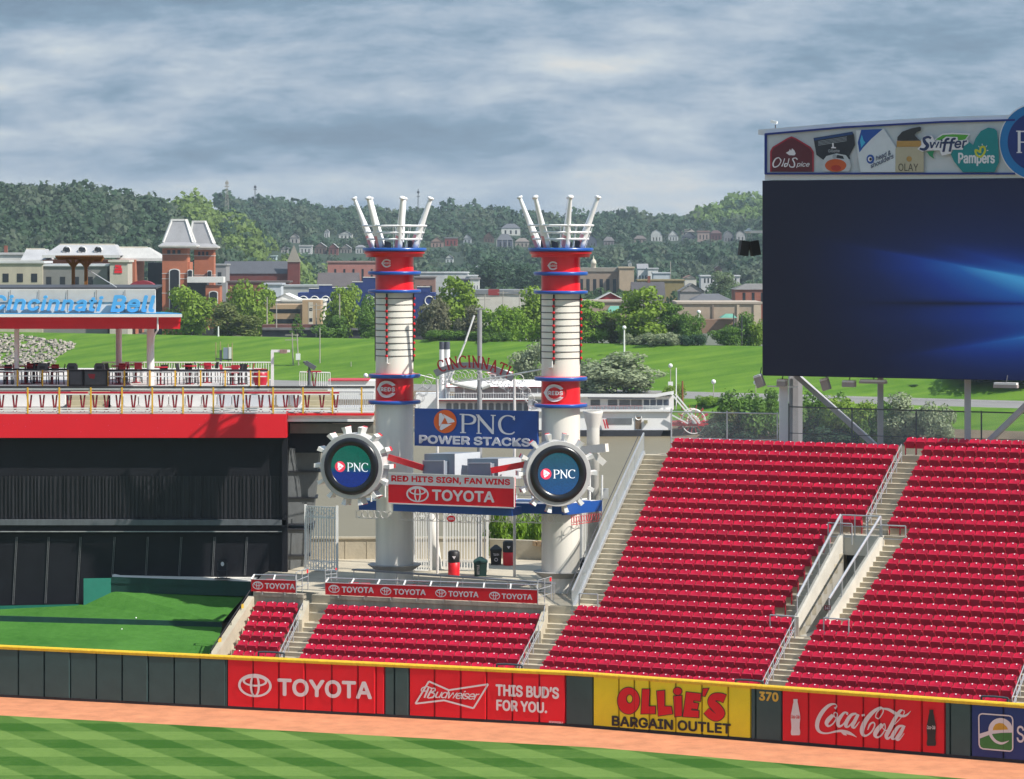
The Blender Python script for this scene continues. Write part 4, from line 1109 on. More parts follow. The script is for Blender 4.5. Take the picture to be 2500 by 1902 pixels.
M_SCRK = mat('screen_bezel', (0.012, 0.012, 0.016), 0.28, 0.15, 2)
M_LEDW = mat('led_white', (0.62, 0.64, 0.68), 0.5, 0.05, 4, emit=0.8); M_LEDR = mat('led_red', (0.55, 0.03, 0.06), 0.5, 0.05, 4, emit=0.9)
def wheel(px, py, Y, label, tilt, scr, logo):
    c = P(px, py, Y); n = Vector((tilt, -1, 0.0)).normalized(); U = Vector((-n.y, n.x, 0)); 
    root = E('wheel_ornament', label, 'paddle wheel', c, 'pair of paddle wheels with round screens'); s = Y / F
    R1, R2, R3 = 80.5 * s, 70 * s, 51 * s
    b = MB(); b.lathe([(R1 * 0.3, -1.0), (R1, -1.0), (R1, 0.0), (R1 - 0.02, 0.03), (R2, 0.03)], 56, c, n); b.build('wheel_drum', M_WHL, root, smooth=False)
    b = MB(); b.lathe([(R2, 0.03), (R2 - 0.03, 0.12), (R2 - 0.16, 0.17), (R3 + 0.02, 0.12), (R3, 0.08)], 56, c, n); b.build('screen_bezel', M_SCRK, root, smooth=True)
    pl = Plane(c, U)
    b = MB(); b.add([pl.at(*p, 0.085) for p in ell(0, 0, R3, R3, 48)], [tuple(range(48))]); so = b.build('round_screen', scr, root)
    x0, yv = logo
    b = MB(); b.add([pl.at(*p, 0.10) for p in ell(x0 * s, yv * s, 13.3 * s, 13.3 * s, 24)], [tuple(range(24))]); b.build('logo_disc', M_LEDR, so)
    b = MB()
    for tri in (((-6, 10), (-2, 9.5), (1, 2), (-6, -4)), ((-1, 9), (9, 2), (8, -1), (2, -1)), ((-5, -7), (-3, -1.5), (7, -2), (-3, -9))):
        b.add([pl.at((x0 + x) * s, (yv + y) * s, 0.106) for x, y in tri], [(0, 1, 2, 3)])
    b.build('logo_mark', M_LEDW, so)
    b = MB(); serif_word(b, pl, 'PNC', (x0 + 18) * s, (yv - 11) * s, 54 * s, 21 * s, 0.106); b.build('logo_word', M_LEDW, so)
    M_PAD_W = M_WHITE
    for k in range(14):
        a = 2 * math.pi * (k + 0.5) / 14 - math.pi / 2 + 0.0; d = U * math.cos(a) + UZ * math.sin(a); e = U * -math.sin(a) + UZ * math.cos(a)
        q = c + d * (R1 - 0.02); b = MB(); h = 0.36
        b.hexa([q - e * 0.07 - n * 0.95, q + e * 0.07 - n * 0.95, q + e * 0.07 - n * 0.12, q - e * 0.07 - n * 0.12], [q + d * h - e * 0.11 - n * 0.95, q + d * h + e * 0.11 - n * 0.95, q + d * h + e * 0.11 - n * 0.02, q + d * h - e * 0.11 - n * 0.02])
        po = b.build('paddle', M_PAD_W, root)
        b = MB(); b.hexa([q + d * h - e * 0.11 - n * 0.98, q + d * h + e * 0.11 - n * 0.98, q + d * h + e * 0.11 - n * 0.72, q + d * h - e * 0.11 - n * 0.72], [q + d * (h + 0.025) - e * 0.11 - n * 0.98, q + d * (h + 0.025) + e * 0.11 - n * 0.98, q + d * (h + 0.025) + e * 0.11 - n * 0.72, q + d * (h + 0.025) - e * 0.11 - n * 0.72])
        b.build('paddle_edge', M_STACKR, po)
    for sg in (-1, 1):
        q = c - n * 0.9 + U * 0.5 * sg; MB().bar(q, q - n * 1.4, 0.16).build('wheel_bracket', M_WHITE, root)
    return root
# serif capitals for signs: unit glyphs of strokes (x, y, width), y up
GL = {'P': (0.72, [[(0.14, 0, .13), (0.14, 1, .13)], [(0.0, .985, .05), (0.2, .985, .05)], [(0.2, .97, .05), (0.42, .96, .07), (0.60, .86, .12), (0.64, .72, .14), (0.58, .56, .11), (0.40, .49, .06), (0.18, .49, .05)], [(0.02, .02, .045), (0.27, .02, .045)]]),
      'N': (0.86, [[(0.12, 0, .09), (0.12, .98, .09)], [(0.0, .98, .045), (0.14, .98, .045)], [(0.08, .95, .14), (0.74, .05, .14)], [(0.74, 0, .08), (0.74, 1, .08)], [(0.64, .98, .045), (0.86, .98, .045)], [(0.02, .02, .045), (0.24, .02, .045)]]),
      'C': (0.80, [[(0.74, .80, .13), (0.70, .90, .08), (0.56, .97, .06), (0.38, .98, .06), (0.20, .88, .1), (0.08, .68, .14), (0.07, .42, .15), (0.16, .18, .13), (0.32, .05, .08), (0.52, .02, .06), (0.66, .05, .07), (0.76, .14, .05)], [(0.75, .74, .04), (0.75, .98, .04)]]),
      'I': (0.32, [[(0.16, 0, .13), (0.16, 1, .13)], [(0.02, .02, .05), (0.30, .02, .05)], [(0.02, .98, .05), (0.30, .98, .05)]]),
      'A': (0.84, [[(0.42, 1, .07), (0.12, .02, .06)], [(0.40, 1, .14), (0.72, .02, .14)], [(0.22, .36, .05), (0.60, .36, .05)], [(0.0, .02, .05), (0.24, .02, .05)], [(0.58, .02, .05), (0.84, .02, .05)]]),
      'T': (0.76, [[(0.38, 0, .13), (0.38, 1, .13)], [(0.0, .975, .06), (0.76, .975, .06)], [(0.02, 1.0, .04), (0.02, .8, .04)], [(0.74, 1.0, .04), (0.74, .8, .04)], [(0.24, .02, .05), (0.52, .02, .05)]])}
def serif_word(mb, pl, s, u0, v0, w, h, n, gap=0.06, xf=None, dn=0.0004):
    tot = sum(GL[c][0] for c in s) + gap * (len(s) - 1); k = w / tot; x = 0; j = 0
    for c in s:
        for st_ in GL[c][1]:
            pts = [(u0 + (x + a) * k, v0 + b * h, ww * (k + h) / 2) for a, b, ww in st_]
            if xf: pts = [xf(p) for p in pts]
            stroke(mb, pl, pts, n + j * dn, 4 if len(pts) > 2 else 2, 0.0, uv=True); j += 1
        x += GL[c][0] + gap
    return mb
wheel(858, 1138.5, 163.9, 'white paddle wheel with a green-over-blue round screen, on the left stack', -0.28, scr_mat('screen_split', (0.0, 0.16, 0.11), (0.004, 0.035, 0.30), (zl(1144) + 0.02, zl(1140) + 0.25)), (-27.5, -1))
wheel(1363, 1156.5, 160.4, 'white paddle wheel with a teal-to-blue round screen, on the right stack', 0.14, scr_mat('screen_fade', (0.005, 0.12, 0.13), (0.0, 0.10, 0.36), (9.8, 12.2)), (-31, 0))

# ---- signs between the stacks
def boardsign(nm, lab, xl, ytl, ybl, Yl, xr, ytr, ybr, Yr, m, th=0.18):
    a, b, c, d = P(xl, ybl, Yl), P(xr, ybr, Yr), P(xr, ytr, Yr), P(xl, ytl, Yl)
    pl = Plane(a, Vector((b.x - a.x, b.y - a.y, 0))); k = -pl.N * th
    root = E(nm, lab, 'sign', a)
    MB().hexa([a, b, b + k, a + k], [d, c, c + k, d + k]).build('sign_board', m, root)
    return root, pl, (a, b, c, d)
ss_, pl, q = boardsign('stack_sign', 'blue sign with orange disc and white lettering strung between the two stacks', 1012, 997, 1088, 166.0, 1312, 1004, 1097, 163.2, M_BLUE)
T = lambda x, y: (1000 + x * 0.14493, 980 + y * 0.14493)
b = MB(); fill(b, pl, [[T(*p) for p in ell(606, 338, 192, 196, 40)]], 0.05); b.build('sign_disc', mat('sign_orange', (0.74, 0.115, 0.012), 0.4, 0.05, 1), ss_)
b = MB()
for lp in ([(505, 205), (540, 192), (600, 268), (560, 340), (515, 425), (500, 400)], [(565, 205), (752, 310), (768, 345), (650, 372), (620, 300)], [(545, 380), (722, 380), (545, 485), (515, 470), (520, 430)]): fill(b, pl, [[T(*p) for p in lp]], 0.056)
b.build('sign_mark', M_PRINTW, ss_)
b = MB()
for s_, x0, x1, dy in (('P', 850, 1140, 0), ('N', 1125, 1460, 12), ('C', 1500, 1790, 20)):
    u0, v0 = pl.uv(*T(x0, 530 + dy)); u1, v1 = pl.uv(*T(x1, 218 + dy)); serif_word(b, pl, s_, u0, v0, u1 - u0, v1 - v0, 0.05)
b.build('serif_lettering', M_PRINTW, ss_)
b = MB(); text_px(b, pl, 'POWER STACKS', (*T(165, 562), *T(2032, 708), 8.5), n=0.05, bold=0.055, depth=0.04); b.build('lettering', M_PRINTW, ss_)
hs, pl, q = boardsign('target_sign', 'two-tone white and red sign with a slogan, between the paddle wheels', 948, 1155.5, 1227, 162.6, 1254.5, 1166, 1238.5, 159.8, M_ADRED)
T = lambda x, y: (780 + x * 0.32609, 1000 + y * 0.32609)
a_, b_, c_, d_ = q
b = MB(); fill(b, pl, [[(948.3, 1155.6), (1254.2, 1166.2), (1254.2, 1193), (948.3, 1182.3)]], 0.006); b.build('white_strip', M_PRINTW, hs)
b = MB(); text_px(b, pl, 'RED HITS SIGN, FAN WINS', (*T(538, 491), *T(1428, 546), 9.5), n=0.012, bold=0.045); b.build('red_lettering', M_ADRED, hs)
b = MB(); car_emblem(b, pl, *T(735, 633), 27.5, 19.5, 1.0); b.build('emblem', M_PRINTW, hs)
b = MB(); text_px(b, pl, 'TOYOTA', (*T(843, 597), *T(1310, 682), 5.0), n=0.012, bold=0.045); b.build('lettering', M_PRINTW, hs)
MB().bar(d_ + UZ * 0.02, c_ + UZ * 0.02, 0.05).build('sign_edge', M_WHITE, hs)
MB().bar(c_ + pl.U * 0.03, b_ + pl.U * 0.03, 0.05).build('sign_edge', M_WHITE, hs)
MB().bar(a_ - UZ * 0.03, b_ - UZ * 0.03, 0.06).build('sign_edge', M_WHITE, hs)
# grey engine boxes with red connecting rods
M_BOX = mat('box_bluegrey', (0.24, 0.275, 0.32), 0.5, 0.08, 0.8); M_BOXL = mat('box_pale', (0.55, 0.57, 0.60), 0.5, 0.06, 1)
def ebox(xl, xr, yt, yb, Y, side, lab, inner, rod):
    a, b = P(xl, yb + 12, Y), P(xr, yb + 12, Y - 1.2); t0, t1 = P(xl, yt, Y), P(xr, yt, Y - 1.2)
    root = E('engine_box', lab, 'ornament', a, 'grey engine boxes between the wheels')
    bk = Vector((1.25, 1.6, 0)) if side > 0 else Vector((1.15, 1.2, 0))
    MB().hexa([a, b, b + bk, a + bk], [t0, t1, t1 + bk, t0 + bk]).build('box_body', M_BOX, root)
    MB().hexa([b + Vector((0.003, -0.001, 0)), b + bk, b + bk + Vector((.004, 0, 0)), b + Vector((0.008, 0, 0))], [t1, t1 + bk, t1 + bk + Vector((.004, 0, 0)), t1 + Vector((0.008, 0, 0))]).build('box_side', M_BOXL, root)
    pl = Plane(a, Vector((b.x - a.x, b.y - a.y, 0)))
    x0, x1, y0 = inner
    q = [pl.hit(x0, yb + 12), pl.hit(x1, yb + 12), pl.hit(x1, y0), pl.hit(x0, y0)]; k = pl.N * 0.3
    MB().hexa([q[0], q[1], q[1] + k, q[0] + k], [q[3], q[2], q[2] + k, q[3] + k]).build('box_front', M_BOX, root)
    t = MB(); t.bar(q[3] + k + UZ * 0.02, q[2] + k + UZ * 0.02, 0.05); t.bar(q[2] + k, q[1] + k, 0.05); t.build('box_trim', M_BOXL, root)
    (rx0, ry0, rY0, rx1, ry1) = rod
    p_, r_ = P(rx0, ry0, rY0), pl.hit(rx1, ry1) + k * 1.2
    MB().bar(p_, r_, 0.10, 0.30).build('connecting_rod', M_STACKR, root)
ebox(1036, 1110, 1108, 1160, 163.9, 1, 'grey box with a red rod reaching to the left wheel', (1041, 1094, 1125), (948, 1116, 164.3, 1044, 1141))
ebox(1141, 1216, 1120, 1160, 163.0, -1, 'grey box with a red rod reaching to the right wheel', (1153, 1208, 1131), (1290, 1132, 161.3, 1210, 1148))

# ---- blue balcony joining the stacks, with scroll ironwork
bal = E('stack_balcony', 'blue balcony girder joining the stacks, with white scrollwork below and rails above', 'balcony', SXL.lerp(SXR, 0.5))
M_RIML = mat('fascia_blue', (0.010, 0.07, 0.30), 0.4, 0.08, 0.8)
def fascia(xl, yl, Yl, xr, yr, Yr, h, dp, nm='fascia', m=None):
    a, b = P(xl, yl, Yl), P(xr, yr, Yr); d = (b - a); d.z = 0; d.normalize(); n = Vector((-d.y, d.x, 0)) * dp
    return MB().hexa([a - UZ * h, b - UZ * h, b + n - UZ * h, a + n - UZ * h], [a, b, b + n, a + n]).build(nm, m or M_RIML, bal)
fascia(876, 1222, 167.8, 1376, 1232, 162.3, 0.48, 3.0)
fascia(960, 1228, 163.2, 1250, 1240, 160.6, 0.40, 1.2, 'front_ledge')
fascia(1376, 1231, 161.8, 1470, 1221, 166.2, 0.55, 0.1, 'side_fascia_lit', M_RIM)  # brighter blue than the front paints sunlight on this side
SH = MB().hexa([P(876, 1223, 167.8), P(1376, 1233, 162.4), P(1470, 1224, 166.3), P(930, 1213, 173)], [v + UZ * 0.06 for v in (P(876, 1223, 167.8), P(1376, 1233, 162.4), P(1470, 1224, 166.3), P(930, 1213, 173))]); SH.build('balcony_floor', M_WHITE, bal)
# scrollwork: rows of rings between two bars
M_IRON = mat('white_ironwork', (0.70, 0.66, 0.63), 0.5, 0.1, 2); M_IRONR = mat('red_ironwork', (0.55, 0.04, 0.05), 0.5, 0.1, 2)
def scroll(a, b, h, k, m, nm='scrollwork', par=None, bars=True):
    d = (b - a).normalized(); n = Vector((d.y, -d.x, 0)).normalized() if abs(d.z) < 0.9 else Vector((0, -1, 0)); Ln = (b - a).length; t = MB()
    for i in range(k):
        c = a.lerp(b, (i + 0.5) / k) - UZ * h / 2
        t.torus(c, min(Ln / k, h) * 0.42, 0.016, n, 14, 4)
    if bars:
        t.bar(a - UZ * h, b - UZ * h, 0.03)
        for i in range(k + 1): q = a.lerp(b, i / k); t.box(q - UZ * h / 2, (0.02, 0.02, h))
    return t.build(nm, m, par)
scroll(P(869, 1244, 167.6), P(960, 1248, 166), 0.42, 6, M_IRON, par=bal); scroll(P(974, 1246, 163.4), P(1180, 1255, 161.6), 0.46, 9, M_IRON, par=bal)
scroll(P(1180, 1252, 163.4), P(1376, 1258, 162), 0.42, 9, M_IRON, par=bal); scroll(P(1395, 1258, 162), P(1468, 1248, 166), 0.48, 12, M_IRONR, par=bal)
b = MB(); plq = Plane.px(1085, 1266, 161.3, 1120, 161.0); fill(b, plq, [[(x, y) for x, y in ell(1102, 1266.5, 10.5, 8, 20)]], 0.03); eo = b.build('small_emblem', M_ADRED, bal)
b = MB(); text_px(b, plq, 'REDS', (1096, 1263.5, 1109, 1269.5), n=0.04, bold=0.03); b.build('emblem_word', M_PRINTW, eo)
t = MB()
p0, p1 = P(1256, 1165, 163.6), P(1300, 1168, 163)
for k in (0, 0.5, 1.0): t.tube(P(1254, 1168 + 40 * k, 163.8), P(1320, 1170 + 40 * k, 163), 0.02)
for i in range(6): t.tube(P(1256 + 12 * i, 1166, 163.7), P(1256 + 12 * i, 1212, 163.7), 0.014)
t.build('balcony_rail', M_STEEL, bal)
t = MB()
for i, (x, y0, y1) in enumerate(((940, 1214, 1160), (906, 1210, 1225), (1260, 1206, 1240), (1300, 1210, 1240), (1440, 1155, 1250), (1470, 1250, 1160))): t = MB(); t.tube(P(x, y0, 166.5), P(x, y1, 166.5), 0.05); t.build('balcony_post', M_WHITE, bal)
# ---- funnel column and bracket arms right of the right stack
fc = E('funnel_column', 'short cream column with flared funnel top right of the right stack', 'column', Vector((PX(1448, 169), 169, ZP)))
b = MB(); o = ORG[fc.name]
zf_ = lambda y: PZ(y, 169)
b.lathe([(0.30, ZP), (0.30, zf_(1150)), (0.33, zf_(1149)), (0.33, zf_(1046)), (0.34, zf_(1042)), (0.50, zf_(1010)), (0.52, zf_(1004)), (0.40, zf_(1003.5))], 28, (o.x, o.y, 0)); b.build('column_shaft', M_CREAM, fc, smooth=True)
MB().bar(P(1415, 1100, 168.6), P(1482, 1093, 167.6), 0.3, 0.42).build('bracket_arm', M_CREAM, fc)
MB().bar(P(1446, 1105, 168.2), P(1476, 1132, 168.2), 0.28, 0.3).build('bracket_brace', M_CREAM, fc)
MB().box(P(1476, 1205, 168), (0.4, 0.3, 0.5)).build('junction_box', M_WHITE, fc)
for (x0, y0, x1, y1, Y, lab) in ((1050, 1256, 1068, 1393, 175.5, 'cream leaning column beside the middle gate, left of the red bin'), (1455, 1250, 1436, 1395, 174, 'cream leaning column behind the right stack')):
    tag(MB().tube(P(x1, y1, Y), P(x0, y0, Y), 0.28, 0.28, 20).build('leaning_column', M_CREAM), lab, 'column')

# ---- white picket gates
def gate(nm, lab, xl, yl, Yl, xr, yr, Yr, h, n):
    a, b = P(xl, yl, Yl), P(xr, yr, Yr); a.z = b.z = ZP + 0.08
    root = E(nm, lab, 'gate', a, 'tall white iron gates of the plaza')
    t = MB()
    for z in (0.0, 0.45, h - 0.55, h): t.bar(a + UZ * z, b + UZ * z, 0.07)
    for f in (0, 1): q = a.lerp(b, f); t.bar(q, q + UZ * (h + 0.1), 0.13)
    t.build('gate_frame', M_WHITE, root)
    t = MB()
    for i in range(1, n): q = a.lerp(b, i / n); t.bar(q, q + UZ * h, 0.065)
    t.build('pickets', M_WHITE, root)
    d = (b - a); k = max(2, n // 3); t = MB()
    for i in range(k):
        p, q = a.lerp(b, i / k), a.lerp(b, (i + 1) / k)
        for z in (0.03, h - 0.52): t.bar(p + UZ * z, q + UZ * (z + 0.4), 0.025); t.bar(q + UZ * z, p + UZ * (z + 0.4), 0.025)
    t.build('lattice_panel', M_WHITE, root)
gate('iron_gate', 'tall white picket gate standing open beside the dark building end', 746, 1385, 174.5, 823, 1391, 173.5, 3.35, 12)
gate('iron_gate', 'tall white picket gate just right of the left stack', 1011, 1392, 174, 1052, 1394, 174, 3.4, 7)
gate('iron_gate', 'tall white picket gate behind the red-bodied and green bins', 1085, 1394, 174.5, 1190, 1392, 174, 3.4, 15)
gate('iron_gate', 'tall white picket gate between the right stack and the long stair', 1418, 1388, 176, 1460, 1388, 177, 3.6, 8)
# ---- bins
def bin_(px, yb, w, h, lab, kind, Yb_=None):
    Y = F * (HC - ZP) / (yb - HY); o = Vector((PX(px, Y), Y, ZP)); s = Y / F; w *= s; h *= s
    root = E('litter_bin', lab, 'litter bin', o)
    if kind == 'red':
        b = MB(); b.lathe([(w * .46, 0), (w * .48, .03), (w * .5, h * .52), (w * .44, h * .54)], 20, o); b.build('bin_body', M_RED, root, smooth=True)
        b = MB(); b.lathe([(w * .46, h * .53), (w * .5, h * .56), (w * .5, h * .94), (w * .36, h), (0, h)], 20, o); b.build('bin_hood', M_PRINTK, root, smooth=True)
        b = MB(); c = o + Vector((0.02, -w * .5, h * .72)); b.add([c + Vector((-.10, -.02, .1)), c + Vector((.10, -.02, .1)), c + Vector((0.0, -.03, -.06))], [(0, 1, 2)]); b.build('hood_flap', M_PRINTW, root)
    else:
        col = mat('bin_green', (0.012, 0.045, 0.04), 0.45, 0.15, 2) if kind == 'green' else M_PRINTK
        b = MB(); b.hexa([o + Vector((x * w * .44, y * w * .44, 0)) for x, y in ((-1, -1), (1, -1), (1, 1), (-1, 1))], [o + Vector((x * w * .5, y * w * .5, h * .72)) for x, y in ((-1, -1), (1, -1), (1, 1), (-1, 1))]); b.build('bin_body', col, root)
        b = MB(); lo = [o + Vector((x * w * .54, y * w * .54, h * .72)) for x, y in ((-1, -1), (1, -1), (1, 1), (-1, 1))]; hi = [o + Vector((x * w * .5, y * w * .5, h * .80)) for x, y in ((-1, -1), (1, -1), (1, 1), (-1, 1))]; b.hexa(lo, hi)
        b.hexa([v + UZ * 0.003 for v in hi], [o + Vector((x * w * .1, y * w * .1, h)) for x, y in ((-1, -1), (1, -1), (1, 1), (-1, 1))]); b.build('bin_lid', col, root)
        pl = Plane(o + Vector((-w * .44, -w * .475, 0.05)), Vector((1, 0, 0))); b = MB(); v, f = text_geo('RECYCLE' if kind == 'green' else 'TRASH', 0.02)
        if kind == 'green': b.add([pl.at(w * .36 - q[1] * w * .18, h * .05 + q[0] * h * .5, 0.012) for q in v], f)
        else:
            b.add([pl.at(w * .2 + q[0] * w * .5, h * .42 + q[1] * h * .12, 0.012) for q in v], f); ring(b, pl, w * .45, h * .22, w * .16, w * .16, w * .06, 0.012, uv=True)
        b.build('bin_mark', M_PRINTW, root)
bin_(1108, 1406, 29, 62, 'red litter bin with black hood in front of the middle gate', 'red')
bin_(1173, 1406, 33, 47, 'dark green recycling bin with pitched lid in front of the bushes', 'green')
bin_(1211, 1378, 28, 48, 'black recycling bin with white ring mark beside the parapet', 'black')
bin_(1241, 1380, 27, 60, 'red litter bin with black hood against the parapet, right of the black bin', 'red')
bin_(1427, 1392, 26, 32, 'low black bin behind the long side stair', 'black')

# ---- mast, cables and arch sign behind the stacks
mast = E('landing_mast', 'tall grey mast with a white boom, standing behind the blue sign', 'mast', Vector((PX(1171, 176), 176, ZP)), None)
M_GREY = mat('mast_grey', (0.30, 0.30, 0.31), 0.5, 0.08, 1)
MB().tube(Vector((PX(1171, 176), 176, ZP)), P(1171, 757, 176), 0.145, 0.125, 14).build('mast_pole', M_GREY, mast)
MB().box(P(1171, 754, 176), (0.5, 0.12, 0.07)).build('mast_cap', M_GREY, mast)
b = MB(); b.path([P(1100, 905, 176), P(1096, 925, 176), P(1105, 934, 176), P(1164, 947, 176)], 0.15, 10); b.build('boom', M_WHITE, mast)
MB().tube(P(1176, 946, 176), P(1196, 939, 176), 0.14).build('boom_stub', M_WHITE, mast)
for i, (p, q) in enumerate((((1139, 828), (1099, 928)), ((1158, 770), (1136, 835)))): MB().tube(P(*p, 175.9), P(*q, 175.8), 0.05).build('boom_stay', M_WHITE, mast)
for q, lab in (((945, 887, 166.4, 1062, 925, 175.5), 'white stay cable from the left stack to the mast boom'), ((1348, 897, 162.9, 1110, 933, 175.7), 'white stay cable from the right stack to the mast boom')):
    a, b_ = P(*q[:3]), P(*q[3:]); pts = [a + UZ * 0.3, a, a.lerp(b_, 0.5) - UZ * 0.08, b_]
    tag(MB().path(pts, 0.035, 6).build('stay_cable', M_WHITE), lab, 'cable')
arch = E('arch_sign', 'curved grey arch with red serif capitals and ring ironwork behind the stacks', 'sign', P(1160, 900, 172))
pl = Plane(P(1160, 900, 172.0), ST_DIR)
cx, cy, Rr = 1158, 1088, 208
def ar(t, r): return (cx + r * math.sin(t) * 1.0, cy - r * math.cos(t) + 14 * t)
b = MB(); th0, th1 = -0.52, 0.50
ts = np.linspace(th0, th1, 28)
lo = [pl.hit(*ar(t, Rr - 22)) for t in ts]; hi = [pl.hit(*ar(t, Rr - 5)) for t in ts]; k = -pl.N * 0.12
n_ = len(ts)
b.add([v for v in lo] + [v for v in hi] + [v + k for v in lo] + [v + k for v in hi], [(i, i + 1, n_ + i + 1, n_ + i) for i in range(n_ - 1)] + [(2 * n_ + i + 1, 2 * n_ + i, 3 * n_ + i, 3 * n_ + i + 1) for i in range(n_ - 1)] + [(n_ + i, n_ + i + 1, 3 * n_ + i + 1, 3 * n_ + i) for i in range(n_ - 1)] + [(i + 1, i, 2 * n_ + i, 2 * n_ + i + 1) for i in range(n_ - 1)])
b.build('arch_band', M_GREY, arch)
b = MB(); word = 'CINCINNATI'
wd = [GL[c][0] + 0.16 for c in word]; tot = sum(wd); x = 0; ii = 0
for c in word:
    t = -0.44 + 0.90 * (x + GL[c][0] / 2) / tot
    for st_ in GL[c][1]:
        pts = []
        for a, bb, ww in st_:
            tt_ = t + (a - GL[c][0] / 2) * 0.104; r = Rr - 17 + 28 * bb
            pts.append((*pl.uv(*ar(tt_, r)), max(ww, 0.10) * 0.72))
        stroke(b, pl, pts, 0.06 + ii * 0.001, 4 if len(pts) > 2 else 2, 0.0, uv=True); ii += 1
    x += GL[c][0] + 0.16
b.build('arch_lettering', mat('arch_red', (0.42, 0.012, 0.025), 0.45, 0.1, 2), arch)
t = MB()
for i in range(22):
    f = i / 21; tx = th0 + (th1 - th0) * f; c = pl.hit(*ar(tx, Rr - 34 - 5 * (i % 2))); t.torus(c, 0.20, 0.015, pl.N, 14, 4)
for i in range(10):
    for sg in (-1, 1):
        c = pl.hit(1158 + sg * (110 + i * 4.4), 925 + 8 * i + 6 * (i % 2)); t.torus(c, 0.24, 0.016, pl.N, 14, 4)
ts2 = [pl.hit(*ar(tq, Rr - 46)) for tq in ts]; t.path(ts2, 0.02, 5); t.build('ring_ironwork', M_IRON, arch)
t = MB()
for x in (1068, 1256): t = MB(); t.tube(pl.hit(x, 925), Vector((*pl.hit(x, 925)[:2], ZP)), 0.07); t.build('arch_post', M_IRON, arch)
# ------------------------------------------------------------------ green berm, dark building, party decks and canopy on the left
YB = 174.0
M_TURF = grass_mat('berm_turf', (0.030, 0.115, 0.014), (0.075, 0.21, 0.036), 'plain')
M_GRNB = mat('dark_green_board', (0.006, 0.045, 0.036), 0.6, 0.2, 1.5); M_TEAL = mat('teal_board', (0.010, 0.145, 0.105), 0.55, 0.1, 1.2)
mb = MB(); mb.poly(P(-150, 1590, 163.0), P(520, 1615, 160.0), P(542, 1531, 168.3), P(-150, 1513, 168.9)); struct(mb.build('lower_berm', M_TURF), 'short green turf terrace right behind the dark green wall')
mb = MB(); mb.poly(P(-150, 1500, 169.0), P(540, 1521, 168.4), P(600, 1452, 173.2), P(272, 1441, 173.7), P(204, 1476, 172.9), P(-150, 1494, 172.6)); struct(mb.build('upper_berm', M_TURF), 'upper green turf slope below the dark building')
mb = MB(); mb.hexa([P(-150, 1516, 168.9), P(543, 1534, 168.3), P(543, 1534, 168.3) + Vector((0, .1, 0)), P(-150, 1516, 168.9) + Vector((0, .1, 0))], [P(-150, 1499, 168.9), P(541, 1519, 168.3), P(541, 1519, 168.3) + Vector((0, .1, 0)), P(-150, 1499, 168.9) + Vector((0, .1, 0))])
tag(mb.build('retaining_board', M_GRNB), 'long dark green retaining board between the two turf slopes', 'retaining wall')
mb = MB(); mb.hexa([P(271, 1446, 173.5), P(612, 1456, 172.6), P(612, 1456, 173.1), P(271, 1446, 174.0)], [P(271, 1408, 173.5), P(612, 1420, 172.6), P(612, 1420, 173.1), P(271, 1408, 174.0)])
mb.hexa([P(271, 1424, 173.46), P(612, 1435, 172.56), P(612, 1435, 172.6), P(271, 1424, 173.5)], [P(271, 1421, 173.46), P(612, 1432, 172.56), P(612, 1432, 172.6), P(271, 1421, 173.5)])
tag(mb.build('retaining_board', M_GRNB), 'dark green retaining board across the back of the upper turf slope', 'retaining wall')
mb = MB(); mb.hexa([P(204, 1482, 172.8), P(271, 1450, 173.48), P(271, 1450, 173.7), P(204, 1482, 173.0)], [P(204, 1412, 172.8), P(271, 1411, 173.48), P(271, 1411, 173.7), P(204, 1412, 173.0)])
mb.hexa([P(-150, 1500, 172.5), P(192, 1480, 172.8), P(192, 1480, 173), P(-150, 1500, 172.8)], [P(-150, 1482, 172.5), P(192, 1475, 172.8), P(192, 1475, 173), P(-150, 1482, 172.8)])
tag(mb.build('teal_board', M_TEAL), 'bright teal retaining board at the left corner of the turf slope', 'retaining wall')
for px, py, Y, r, lab in ((332, 1509.5, 169.6, 0.045, 'white ball lying above the dark green retaining board'), (297.5, 1537, 167.6, 0.04, 'white ball lying on the lower turf terrace')):
    c = P(px, py, Y); c.z += r * 0.4
    b = MB(); b.ball((0, 0, 0), r, 12, 8); b.v = [tuple(Vector(v) + c) for v in b.v]; tag(b.build('baseball', M_BAT, smooth=True), lab, 'ball')
# dark rail with yellow plates down the end wall
root = E('dark_rail', 'thin black handrail with two yellow plates along the sloping end wall', 'railing', row_pt(0, 534, -0.7))
a, b_ = row_pt(0, 531, -0.7) + UZ * 1.0, row_pt(5, 592, 0.9) + UZ * 1.4
t = MB(); t.tube(a, b_, 0.03); t.tube(a - UZ * 0.45, b_ - UZ * 0.45, 0.02); t.build('rail_bar', M_BLACKR, root)
for f in (0, .25, .5, .75, 1): p = a.lerp(b_, f); MB().tube(p, p - UZ * 1.0, 0.02).build('post', M_BLACKR, root)
for f in (.22, .78): p = a.lerp(b_, f); MB().box(p - UZ * 0.2, (0.16, 0.02, 0.28), Vector((1, .3, 0))).build('yellow_plate', mat('printed_yellow', (0.72, 0.45, 0.06), 0.5), root)

